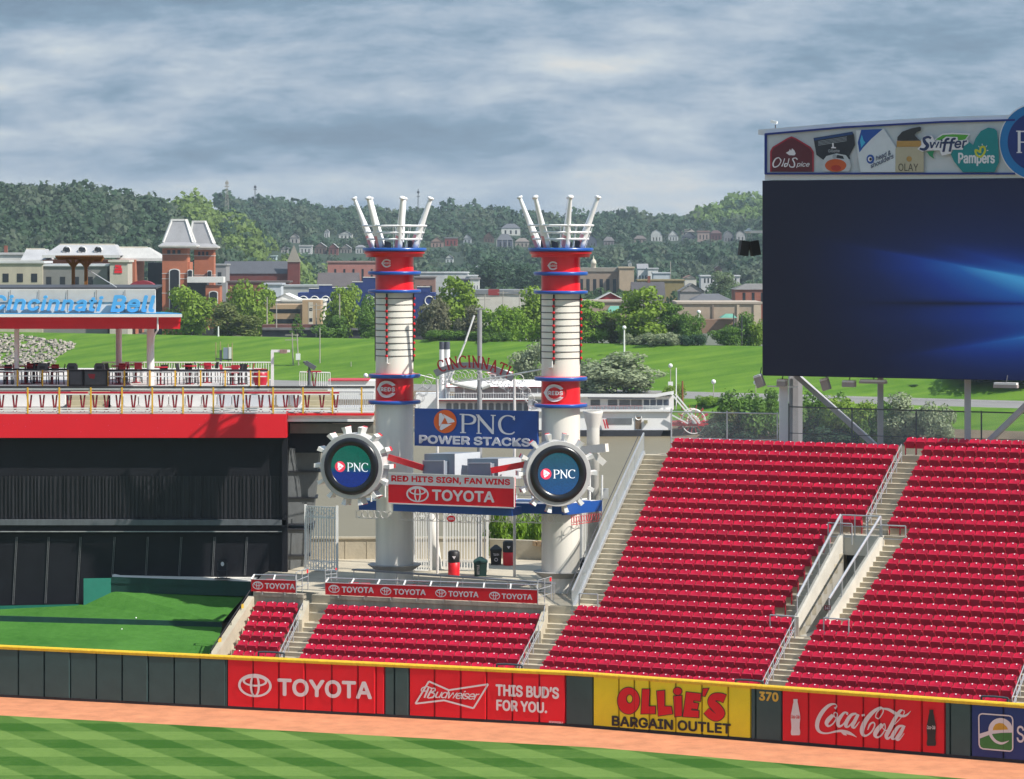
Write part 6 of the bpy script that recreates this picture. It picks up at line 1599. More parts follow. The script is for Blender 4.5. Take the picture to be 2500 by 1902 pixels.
mb.build('banner_frame', mat('frame_blue', (0.008, 0.022, 0.19), .45, .08, 1), bn)
# product pictures on the banner
def tr(o, s): return lambda x, y: (o[0] + x * s, o[1] + y * s)
A_ = tr((1860, 300), 0.14493); B_ = tr((2140, 250), 0.16304)
D = [0.07]
def shape(nm, m, tf, *loops, par=bn):
    D[0] += .003; b = MB(); fill(b, pl, [[tf(*p) for p in lp] for lp in loops], D[0]); return b.build(nm, m, par)
def words(nm, m, tf, s, box, par=bn, **k):
    D[0] += .003; b = MB(); x0, y0 = tf(box[0], box[1]); x1, y1 = tf(box[2], box[3]); text_px(b, pl, s, (x0, y0, x1, y1, (box[4] if len(box) > 4 else 0) * .15), n=D[0], **k); return b.build(nm, m, par)
mk = lambda n, c, r=.5: mat('print_' + n, c, r, .06, 1.5)
shape('red_badge_edge', mk('crimson', (.36, .012, .03)), A_, [(148, 825), (148, 480), (190, 405), (440, 255), (510, 228), (580, 255), (830, 405), (885, 490), (885, 825)])
rb = shape('red_badge', mk('wine', (.105, .008, .016)), A_, [(175, 825), (175, 490), (210, 425), (450, 278), (510, 255), (570, 278), (815, 425), (858, 495), (858, 825)])
shape('ship_mark', M_PRINTW, A_, [(415, 505), (470, 475), (480, 440), (500, 470), (520, 430), (560, 470), (580, 520), (560, 548), (470, 545)], par=rb)
D[0] += .003; b = MB()
def st(pts): stroke(b, pl, [(*A_(x, y), w * .14493) for x, y, w in pts], n=D[0])
st([(330, 640, 14), (300, 590, 16), (240, 610, 22), (200, 690, 26), (220, 745, 22), (290, 720, 18), (335, 640, 14), (320, 600, 10)]); st([(345, 735, 20), (370, 680, 14), (395, 600, 16)]); st([(440, 690, 18), (400, 690, 20), (395, 735, 20), (440, 715, 16), (470, 600, 16)])
st([(610, 620, 22), (580, 592, 16), (530, 610, 20), (560, 680, 24), (550, 740, 22), (490, 740, 18), (475, 700, 12)])
text_px(b, pl, 'pice', (*A_(590, 655), *A_(815, 760), 0), n=D[0] + .003, bold=.012, shear=.3); b.build('script_lettering', M_PRINTW, rb)
rz_ = shape('razor_head', mk('razorblack', (.02, .02, .028)), A_, [(880, 255), (1530, 150), (1560, 190), (1580, 370), (1480, 560), (1500, 610), (1040, 620), (930, 540), (905, 400)])
shape('razor_comb', mk('razorblue', (.012, .045, .16)), A_, [(880, 262), (1540, 152), (1545, 195), (890, 300)], par=rz_)
for i in range(4): shape('razor_blade', mk('steel', (.32, .33, .35)), A_, [(960, 310 + 22 * i), (1440, 232 + 22 * i), (1442, 240 + 22 * i), (962, 318 + 22 * i)], par=rz_)
shape('razor_mark', M_PRINTW, A_, [(1195, 340), (1222, 340), (1226, 405), (1262, 412), (1262, 430), (1180, 430), (1182, 410), (1200, 402)], par=rz_)
words('razor_word', mk('steel', (.32, .33, .35)), A_, 'Gillette', (1130, 448, 1325, 500, -3), par=rz_, bold=.03)
hd = shape('razor_handle', mk('chrome', (.50, .50, .52)), A_, [(1040, 640), (1100, 560), (1270, 515), (1430, 545), (1500, 640), (1520, 740), (1480, 820), (1050, 820), (1010, 740)])
shape('razor_grip_shadow', mk('razorblack', (.02, .02, .028)), A_, [(1230, 590), (1290, 540), (1380, 560), (1400, 610)], par=hd)
shape('razor_grip', mk('orange', (.55, .085, .012)), A_, [p for p in ell(1258, 718, 180, 108, 28)], par=hd); shape('razor_button', mk('redorange', (.42, .03, .012)), A_, [p for p in ell(1265, 760, 85, 48, 22)], par=hd); shape('razor_ring', mk('steel', (.32, .33, .35)), A_, [p for p in ell(1240, 570, 36, 40, 18)], par=hd)
bt_ = shape('white_bottle', mk('bottlewhite', (.62, .63, .66)), A_, [(1600, 130), (2070, 100), (2280, 420), (2520, 830), (1680, 830), (1630, 560)])
shape('blue_shoulder', mk('bottleblue', (.010, .07, .32)), A_, [(1690, 118), (2050, 105), (1860, 270), (1720, 420), (1660, 500), (1630, 330)], par=bt_); shape('bottle_shine', mk('cyan', (.05, .40, .62)), A_, [(1700, 200), (1730, 300), (1760, 330), (1690, 420), (1670, 300)], par=bt_)
sw_ = shape('swirl', mk('bottleblue', (.010, .07, .32)), A_, ell(1845, 612, 66, 78, 24), par=bt_); shape('swirl_eye', M_PRINTW, A_, ell(1838, 612, 36, 42, 18), par=bt_); shape('swirl_core', mk('razorblack', (.02, .02, .028)), A_, ell(1848, 612, 22, 26, 14), par=bt_)
words('bottle_words', mk('navy', (.02, .03, .10)), A_, 'head &', (1940, 555, 2190, 640, -95), par=bt_, bold=.015); words('bottle_words', mk('navy', (.02, .03, .10)), A_, 'shoulders', (1852, 690, 2235, 772, -170), par=bt_, bold=.015)
pb_ = shape('cream_bottle', mk('champagne', (.46, .39, .27)), B_, [(298, 1045), (300, 690), (320, 670), (700, 670), (722, 700), (722, 1045)])
shape('gold_collar', mk('gold', (.45, .24, .06)), B_, [(318, 580), (680, 575), (705, 665), (315, 668)], par=pb_); shape('pump_head', mk('pumpblack', (.03, .027, .03)), B_, [(325, 575), (330, 520), (400, 440), (520, 395), (660, 365), (682, 375), (680, 425), (620, 445), (585, 490), (620, 530), (668, 572)], par=pb_)
shape('gold_dot', mk('gold', (.45, .24, .06)), B_, ell(505, 848, 40, 42, 20), par=pb_); words('bottle_word', mk('umber', (.06, .045, .03)), B_, 'OLAY', (345, 918, 640, 1028), par=pb_)
lf_ = shape('leaf_white', M_PRINTW, B_, [(880, 560), (1000, 470), (1150, 455), (1420, 472), (1340, 590), (1100, 620)]); shape('leaf_green', mk('leaf', (.08, .33, .03)), B_, [(900, 555), (1010, 490), (1160, 478), (1395, 488), (1345, 555), (1100, 610)], par=lf_)
shape('leaf_tail', mk('leafdark', (.01, .22, .08)), B_, [(770, 740), (880, 725), (860, 790), (885, 850), (810, 800)], par=lf_)
ht = shape('teal_heart', mk('teal', (.004, .21, .22)), B_, [(1310, 1045), (1180, 890), (1130, 780), (1180, 690), (1300, 620), (1400, 590), (1465, 640), (1500, 540), (1580, 430), (1690, 378), (1780, 395), (1820, 430), (1835, 560), (1850, 800), (1850, 900), (1785, 1045)])
words('heart_word', M_PRINTW, B_, 'Pampers', (1240, 755, 1790, 955), par=ht, bold=.03)
D[0] += .003; b = MB(); stroke(b, pl, [(*B_(x, y), 5) for x, y in ((1560, 740), (1500, 715), (1520, 790), (1580, 815), (1640, 740), (1630, 670), (1580, 680), (1570, 760))], n=D[0]); b.build('small_heart', mk('yellowgreen', (.55, .52, .03)), ht)
for a_, b2_ in (((1545, 655), (1560, 675)), ((1598, 620), (1602, 645)), ((1672, 648), (1655, 670)), ((1690, 720), (1668, 722))): b = MB(); stroke(b, pl, [(*B_(*a_), 1.6), (*B_(*b2_), 1.6)], n=D[0]); b.build('heart_ray', M_PRINTW, ht)
swm = shape('word_outline', M_PRINTW, B_, [(630, 700), (690, 640), (690, 560), (740, 500), (850, 500), (900, 590), (1000, 560), (1060, 515), (1230, 520), (1240, 570), (1390, 560), (1395, 610), (1320, 660), (1310, 710), (1150, 710), (1130, 770), (1000, 800), (960, 720), (800, 720), (700, 740)])
D[0] += .003; b = MB(); stroke(b, pl, [(*B_(x, y), w * .163) for x, y, w in ((835, 540, 34), (790, 520, 36), (730, 545, 42), (745, 600, 50), (785, 650, 50), (740, 705, 44), (665, 695, 28))], n=D[0])
text_px(b, pl, 'wi', (*B_(815, 560), *B_(1010, 690), -1), n=D[0] + .003, bold=.03, shear=.15); text_px(b, pl, 'ff', (*B_(1000, 535), *B_(1210, 745), -1), n=D[0] + .003, bold=.03, shear=.2); text_px(b, pl, 'er', (*B_(1185, 575), *B_(1375, 690), -1), n=D[0] + .003, bold=.04, shear=.15); b.build('word_letters', mk('navy', (.02, .03, .10)), swm)
# round corporate disc cut by the frame
cc = (2530, 346); pl2c = qpx(*cc, 0); sc_ = pl2c.y / F
dsk = E('round_sign', 'big round blue sign with white rim at the right end of the banner', 'sign', qpx(*cc, .1))
for nm, r, d, mm in (('disc_rim', 94, .10, M_PRINTW), ('disc_outer', 91, .115, mk('discblue', (.008, .16, .42))), ('disc_inner', 71, .13, mk('discnavy', (.006, .022, .16)))):
    MB().prism([pl2c + pl.U * (r * sc_ * math.cos(t_)) + UZ * (r * sc_ * math.sin(t_)) + pl.N * d for t_ in np.linspace(0, 2 * math.pi, 60, endpoint=False)], -pl.N * (.6 if nm == 'disc_rim' else .012)).build(nm, mm, dsk)
b = MB(); serif_word(b, Plane(qpx(*cc, 0), scd), 'P', -49 * sc_, -27 * sc_, 40 * sc_, 54 * sc_, .14); b.build('disc_letter', M_PRINTW, dsk)
cm = E('roof_camera', 'small white camera on a short pole at the left end of the scoreboard roof', 'camera', qpx(1881, 326, -.6)); MB().tube(qpx(1882, 326, -.6), qpx(1882, 304, -.6), .03).build('camera_pole', M_DKGREY, cm); MB().bar(qpx(1871, 295, -.6), qpx(1886, 299, -.6), .13, .14).build('camera_body', M_WHITE, cm)
# ---- legs
M_LEG = mat('leg_grey', (0.43, 0.42, 0.44), .5, .08, 1)
legs = E('support_structure', 'pale grey steel legs and braces carrying the big screen', 'support frame', P(1940, 1090, 170))
for px, w, Y, top, mm in ((1913, .43, 169.2, 925, M_SCW), (1942, .68, 171.5, 915, M_LEG), (2149.5, .28, 167.8, 915, M_LEG), (2362.5, .29, 164.5, 920, M_LEG), (2620, .3, 161, 900, M_LEG)):
    p = P(px, top, Y); MB().hexa([Vector((p.x + a * w / 2, p.y + b_ * w / 2, 4)) for a, b_ in ((-1, -1), (1, -1), (1, 1), (-1, 1))], [p + Vector((a * w / 2, b_ * w / 2, 0)) for a, b_ in ((-1, -1), (1, -1), (1, 1), (-1, 1))]).build('leg', mm, legs)
for a, b_ in ((P(1944, 916, 170.5), P(2150, 1100, 167.9)), (P(2510, 985, 162.5), P(2370, 1120, 164.6))): MB().bar(a, b_, .26).build('brace', M_LEG, legs)
MB().hexa([Vector((P(1932, 1, 171.0).x, 171.05, 4)), Vector((P(1952, 1, 171).x, 171.05, 4)), Vector((P(1952, 1, 171).x, 171.1, 4)), Vector((P(1932, 1, 171).x, 171.1, 4))], [P(1936, 918, 171.05), P(1948, 918, 171.05), P(1948, 918, 171.1), P(1936, 918, 171.1)]).build('leg_recess_shade', mat('leg_shadow_grey', (.30, .29, .30), .6), legs)  # darker copy of the leg grey paints a recess's shade
# lamps hung under the screen
def flood(px, py, Y, w, h, rz, lab):
    c = P(px, py, Y); root = E('flood_light', lab, 'flood light', c, 'flood lights under the big screen')
    ux = Vector((math.cos(rz), -.4665 * math.cos(rz), math.sin(rz))).normalized(); uz = Vector((-math.sin(rz), 0, math.cos(rz)))
    uz = (uz - ux * ux.dot(uz)).normalized()
    b = MB(); b.box(c, (w, .35, h), ux, uz=uz); b.build('lamp_housing', mat('lamp_taupe', (.36, .31, .29), .5, .1, 2), root)
    b = MB(); b.box(c + uz * (h / 2 + .05), (w * .95, .36, .10), ux, uz=uz); b.build('lamp_top', M_WHITE, root)
    MB().tube(c + UZ * h * .5, c + UZ * (h * .5 + .45) + Vector((.1, .2, 0)), .025).build('lamp_bracket', M_DKGREY, root)
flood(1855, 932, 168.5, .40, .55, .35, 'tilted white flood light hanging off the lower left corner of the screen')
flood(1909, 937, 168.6, .46, .26, 0, 'flat flood light on top of the white front leg'); 
MB().bar(P(1873, 943, 168.8), P(1948, 945, 168.4), .07).build('cross_bar', M_WHITE, legs)
flood(2016, 940, 167.5, .40, .52, .3, 'tilted white flood light right of the long brace under the screen'); flood(2073, 939, 166.8, .66, .24, 0, 'taupe flood light under the middle of the screen')
flood(2132, 934, 166.2, 1.4, .10, 0, 'long flat white flood light beside the middle leg'); flood(2456, 943, 161.5, 1.2, .16, 0, 'long flat white flood light near the right edge of the frame')
sp_c = E('speaker_cluster', 'pair of black loudspeakers hanging from a lamp arm at the left side of the screen', 'loudspeaker', P(1828, 605, 171))
for x0, rz, in ((1816, -.14), (1842, .17)):
    c = P(x0, 606, 171); b = MB(); b.box(c, (.46, .5, .78), Vector((math.cos(rz), .2, math.sin(rz))), uz=Vector((-math.sin(rz), 0, math.cos(rz)))); b.build('cabinet', mat('speaker_black', (.022, .016, .013), .6, .2, 2), sp_c)
MB().bar(P(1819, 566, 171), P(1872, 566, 170.2), .14).build('arm', M_WHITE, sp_c)
b = MB(); b.lathe([(.28, 0), (.27, .03), (.12, .07), (.1, .14), (.0, .18)], 14, P(1828, 565, 171)); b.build('lamp', M_WHITE, sp_c)
for x0, x1 in ((1824, 1820), (1832, 1838)): MB().tube(P(x0, 568, 171), P(x1, 590, 171), .02).build('hanger', M_STEEL, sp_c)
# chain-link fence behind the top rows
M_NET = mat('fence_net', (0.42, 0.42, 0.42), .6, .05, 1, alpha=.24)
def netfence(lab, tops, h, posts, m_p):
    root = E('mesh_fence', lab, 'fence', tops[0] - UZ * h)
    t = MB()
    for a, b_ in zip(tops[:-1], tops[1:]): t.poly(a - UZ * h, b_ - UZ * h, b_, a)
    t.build('fence_mesh', M_NET, root); MB().path(tops, .035, 6).build('top_rail', m_p, root); MB().path([v - UZ * h * .45 for v in tops], .02, 5).build('mid_rail', m_p, root)
    for p in posts: MB().tube(p - UZ * h, p + UZ * .06, .04).build('post', m_p, root)
netfence('see-through mesh fence behind the top row, left of the white leg', [P(1639, 1005, 170), P(1775, 1008, 169.2), P(1900, 1010, 168.4)], 3.0, [P(1639, 1000, 170), P(1775, 1006, 169.2), P(1898, 1010, 168.4)], M_STEEL)
netfence('see-through mesh fence behind the top rows, right of the legs', [P(1926, 993, 168.6), P(2080, 998, 167.4), P(2237, 1002, 166), P(2396, 1006, 164.6), P(2560, 1010, 163)], 3.0, [P(1926, 988, 168.6), P(2080, 998, 167.4), P(2237, 1002, 166), P(2396, 1006, 164.6)], mat('fence_dark', (.10, .11, .12), .5, .1, 2))
HAZE = 0.00009
# ------------------------------------------------------------------ river, far bank, levee, town, wooded hills
def interp(x, tab): return float(np.interp(x, [a for a, _ in tab], [b for _, b in tab]))
PROF = [(-140, -13), (-101, -11), (-93, -10), (-88, -9.2), (-66, -5.6), (-62, -5.0), (-34, -4.95), (0, 2.5), (7, 2.5), (26, 0.0), (60, 0.0)]
SKY_M = [(-3000, 520), (-200, 470), (0, 480), (480, 475), (560, 487), (640, 492), (760, 498), (830, 510), (950, 515), (1050, 510), (1150, 510), (1250, 527), (1400, 532), (1520, 524), (1620, 532), (1690, 525), (1740, 505), (1800, 490), (1860, 482), (2000, 455), (2500, 445), (5500, 470)]
SKY_L = [(-3000, 430), (-300, 425), (0, 438), (100, 440), (200, 450), (300, 468), (400, 484), (470, 478), (520, 500), (600, 532), (680, 575), (760, 640), (860, 700), (5500, 700)]
sm = lambda t: (lambda u: u * u * (3 - 2 * u))(min(1.0, max(0.0, t)))
def H(px, Y):
    k = (px - 1250) / F; o = Y - (661 - 0.65 * k * Y)
    if o < 60: return interp(o, PROF)
    zm = HC + (HY - (interp(px, SKY_M) + 30)) / F * 2650; zlft = HC + (HY - (interp(px, SKY_L) + 46)) / F * 1750
    return max(0.0, zm * (0.42 * sm((Y - 1650) / 420) + 0.58 * sm((Y - 2050) / 600)), zlft * sm((Y - 1230) / 520))
cols = list(range(-2600, -200, 200)) + list(range(-200, 2700, 25)) + list(range(2700, 5200, 200))
V, ids = [], []
OS = [-140, -101, -93, -88, -80, -66, -62, -34, -26, -17, -8, 0, 7, 26, 60]; YS = [1000, 1230] + list(range(1290, 2740, 58)) + [2900, 3400, 5000]
for p in cols:
    k = (p - 1250) / F
    for o in OS: Y = (661 + o) / (1 + 0.65 * k); V.append((k * Y, Y, interp(o, PROF)))
    for Y in YS: V.append((k * Y, Y, H(p, Y)))
nr = len(OS) + len(YS); Fq, mi = [], []
for c in range(len(cols) - 1):
    for r in range(nr - 1):
        Fq.append((c * nr + r, (c + 1) * nr + r, (c + 1) * nr + r + 1, c * nr + r + 1))
        o = OS[r] if r < len(OS) - 1 else 99
        mi.append(0 if o < -80 or (o < -62 and cols[c] < 1500) else 2 if o < -62 else 1 if o < -34 else 2 if o < 26 else 3 if (r < len(OS) + 2) else 4)
M_LEVEE = grass_mat('levee_grass', (0.062, 0.15, 0.010), (0.165, 0.275, 0.028), 'levee')
M_ASPH = mat('car_park_asphalt', (0.22, 0.21, 0.20), .9, .12, .08, bump=.1)
mts = [mat('bank_earth', (0.16, 0.12, 0.075), .95, .35, .12, bump=.6, bscale=.6), M_ASPH, M_LEVEE, mat('town_ground', (0.12, 0.13, 0.09), .95, .3, .02), mat('forest_floor', (0.02, 0.04, 0.018), 1, .3, .02)]
o = bpy.data.objects.new('terrain', np_mesh('terrain', V, Fq, mts, midx=mi)); COL.objects.link(o); struct(o, 'far river bank, green levee slope, town ground and wooded hills')
mb = MB(); prof = [(-300, -.35), (182.5, -.35), (186, 2.2), (215, -4), (262, -10.8), (300, -12.5), (20000, -14)]
for (y0, z0), (y1, z1) in zip(prof[:-1], prof[1:]): mb.poly(Vector((-9000, y0, z0)), Vector((9000, y0, z0)), Vector((9000, y1, z1)), Vector((-9000, y1, z1)))
struct(mb.build('ground', mat('base_ground', (0.16, 0.145, 0.11), .95, .25, .05), org=(0, 0, -14)), 'ground under and around the stadium sloping to the river')
wm = mat('river_water', (0.20, 0.168, 0.105), .42, .10, .02, bump=.25, bscale=.9, spec=.16)
struct(MB().poly(Vector((-1500, 235, -10)), Vector((1500, 235, -10)), Vector((1500, 1600, -10)), Vector((-1500, 1600, -10))).build('river_water', wm), 'muddy brown river between the stadium and the far bank')
def ground_at(px, py, Y0=640, Y1=3000):
    """first terrain point met by the sight line of a photo pixel"""
    Y = Y0
    while Y < Y1:
        if PZ(py, Y) <= H(px, Y):
            lo, hi = Y - 4, Y
            for _ in range(8): m_ = (lo + hi) / 2; lo, hi = (lo, m_) if PZ(py, m_) <= H(px, m_) else (m_, hi)
            return hi
        Y += 4
    return Y1
# parking bay lines and path details on the far bank
M_LINE = mat('lot_lines', (0.62, .6, .56), .8, .1, 1); mb = MB()
for i in range(26):
    p = 1560 + i * 37; Y0 = (661 - 36) / (1 + .65 * (p - 1250) / F); Y1 = Y0 - 7
    a = Vector((PX(p, Y0), Y0, -4.93)); b = Vector((PX(p, Y0) + 3.2, Y1, -4.955 + .01)); d = Vector((.16, .05, 0)); mb.poly(a, a + d, b + d + UZ * .02, b + UZ * .02)
struct(mb.build('parking_lines', M_LINE, org=(40, 600, -4.9)), 'white bay lines on the far car park')

# ---- foliage
def leaf_mat(nm, c, var=.24):
    m = bpy.data.materials.new(nm); m.use_nodes = True; t = m.node_tree; b = t.nodes['Principled BSDF']; b.inputs['Roughness'].default_value = .6; b.inputs['Specular IOR Level'].default_value = .25
    oi = t.nodes.new('ShaderNodeNewGeometry'); n = t.nodes.new('ShaderNodeTexNoise'); tcn = t.nodes.new('ShaderNodeTexCoord'); n.inputs['Scale'].default_value = 3.0; n.inputs['Detail'].default_value = 3; t.links.new(tcn.outputs['Object'], n.inputs['Vector'])
    ad = t.nodes.new('ShaderNodeMath'); ad.operation = 'MULTIPLY_ADD'; t.links.new(oi.outputs['Random Per Island'], ad.inputs[0]); ad.inputs[1].default_value = .55
    sb2 = t.nodes.new('ShaderNodeMath'); sb2.operation = 'MULTIPLY'; t.links.new(n.outputs['Fac'], sb2.inputs[0]); sb2.inputs[1].default_value = .45; t.links.new(sb2.outputs[0], ad.inputs[2])
    x = t.nodes.new('ShaderNodeMix'); x.data_type = 'RGBA'; t.links.new(ad.outputs[0], x.inputs['Factor']); x.inputs['A'].default_value = (*[v * (1 - var) for v in c], 1); x.inputs['B'].default_value = (*[v * (1 + var) for v in c], 1)
    t.links.new(x.outputs['Result'], b.inputs['Base Color']); tl = t.nodes.new('ShaderNodeBsdfTranslucent'); t.links.new(x.outputs['Result'], tl.inputs['Color']); ms = t.nodes.new('ShaderNodeMixShader'); ms.inputs[0].default_value = .3
    t.links.new(b.outputs[0], ms.inputs[1]); t.links.new(tl.outputs[0], ms.inputs[2]); t.links.new(ms.outputs[0], t.nodes['Material Output'].inputs[0]); return m
KIND = {'lime': leaf_mat('leaf_lime', (.205, .31, .035)), 'green': leaf_mat('leaf_green', (.12, .225, .035)), 'olive': leaf_mat('leaf_olive', (.15, .18, .05)), 'silver': leaf_mat('leaf_silver', (.31, .36, .21)),
        'dark': leaf_mat('leaf_dark', (.045, .095, .045)), 'grey': leaf_mat('leaf_grey', (.17, .17, .10)), 'pale': leaf_mat('leaf_pale', (.16, .22, .10)), 'fresh': leaf_mat('leaf_fresh', (.19, .32, .03))}
M_BARK = mat('bark', (.07, .055, .04), .9, .3, 4)
def leaf_cloud(rng, cen, rad, n, size, shell=.75):
    """n leaf quads spread through ellipsoids: cen (k,3), rad (k,3)"""
    k = len(cen); w = rad.prod(1) ** .67; idx = rng.choice(k, n, p=w / w.sum()); d = rng.normal(size=(n, 3)); d /= np.linalg.norm(d, axis=1)[:, None]
    r = shell + (1 - shell) * rng.random(n); r *= rng.random(n) ** .12
    c = cen[idx] + d * rad[idx] * r[:, None]
    nn = d + rng.normal(size=(n, 3)) * .55 + np.array([0, 0, .25]); nn /= np.linalg.norm(nn, axis=1)[:, None]
    a = np.cross(nn, rng.normal(size=(n, 3))); a /= np.linalg.norm(a, axis=1)[:, None]; b = np.cross(nn, a)
    s = (size * (.6 + .8 * rng.random(n)))[:, None]
    V = np.stack([c - a * s - b * s * .6, c + a * s - b * s * .6, c + a * s * .8 + b * s * .6, c - a * s * .8 + b * s * .6], 1).reshape(-1, 3)
    return V, np.arange(4 * n).reshape(-1, 4)
def crown_mesh(seed, shape):
    rng = np.random.default_rng(seed)
    if shape == 'round': cen = np.concatenate([rng.normal(size=(16, 3)) * (.2, .2, .17) + (0, 0, .54), rng.uniform(-.3, .3, (6, 3)) * (1, 1, .5) + (0, 0, .25)]); rad = rng.uniform(.14, .24, (22, 1)) * np.array([[1, 1, .85]])
    elif shape == 'tall': z = rng.uniform(.1, .93, 44); q = (np.sin(z * 2.6 + .4) * .30 * rng.uniform(.35, 1, 44) ** .5)[:, None]; an = rng.uniform(0, 6.28, 44); cen = np.stack([np.cos(an) * q[:, 0], np.sin(an) * q[:, 0], z], 1); rad = np.stack([.2 + 0 * z, .2 + 0 * z, .13 + 0 * z], 1) * (1.15 - .6 * z)[:, None]
    elif shape == 'low': cen = rng.uniform(-1, 1, (22, 3)) * (.38, .38, .2) + (0, 0, .42); rad = rng.uniform(.12, .2, (22, 1)) * np.array([[1, 1, 1.5]])
    else: z = np.repeat(np.linspace(.1, .95, 9), 4); an = np.arange(36) * 2.4; q = (1 - z) * .34 + .03; cen = np.stack([np.cos(an) * q, np.sin(an) * q, z - .04], 1); rad = np.stack([.13 * (1.1 - z), .13 * (1.1 - z), .035 + 0 * z], 1) + .015
    n = 4600 if shape != 'conifer' else 1800
    V, Fq = leaf_cloud(rng, cen, rad, n, .022)
    lo = V[:, :2]; V[:, :2] /= (np.percentile(V[:, 0], 98) - np.percentile(V[:, 0], 2)); z0, z1 = np.percentile(V[:, 2], 1), np.percentile(V[:, 2], 99.5); V[:, 2] = (V[:, 2] - z0) / (z1 - z0) * .93 + .07
    return V, Fq
_CM = {}
def crown(kind, shape, seed):
    key = (kind, shape, seed % 3)
    if key not in _CM: V, Fq = crown_mesh(seed % 3 * 7 + len(shape), shape); _CM[key] = np_mesh('crown', V, Fq, [KIND[kind]])
    return _CM[key]
_TM = {}
def trunk_mesh(shape):
    if shape not in _TM:
        b = MB(); b.tube((0, 0, -.03), (.01, 0, .35), .035, .024, 8); b.tube((.01, 0, .35), (0, .01, .8), .024, .006, 7)
        if shape != 'conifer':
            for a, z, l in ((.4, .22, .3), (2.2, .3, .34), (3.9, .26, .3), (5.2, .38, .26)): b.tube((0, 0, z), (math.cos(a) * l, math.sin(a) * l, z + .33), .014, .004, 6)
        o = b.build('trunk', M_BARK, org=(0, 0, 0)); _TM[shape] = o.data; bpy.data.objects.remove(o)
    return _TM[shape]
TREE_N = [0]
def tree(px, yb, yt, w, kind, shape, label, group, Y=None, z=None):
    if Y is None: Y = ground_at(px, yb)
    s = Y / F; base = Vector((PX(px, Y), Y, PZ(yb, Y) if z is None else z)); h = (yb - yt) * s if z is None else PZ(yt, Y) - z
    TREE_N[0] += 1
    nm = 'bush' if shape == 'low' else 'conifer_tree' if shape == 'conifer' else 'tree'
    r = E(nm, label, 'bush' if shape == 'low' else 'tree', base, group); r.scale = (w * s, w * s, h); r.rotation_euler = (0, 0, TREE_N[0] * 1.7)
    for n2, me in (('crown', crown(kind, shape, TREE_N[0])), ('trunk', trunk_mesh(shape))): c = bpy.data.objects.new(n2, me); COL.objects.link(c); c.parent = r
    return r
GL_, GT, GB, GN = 'trees along the top of the levee', 'trees among the town roofs', 'bushes and trees on the far river bank', 'bushes behind the plaza parapet'
LV = lambda px: (661 + 14) / (1 + .65 * (px - 1250) / F)
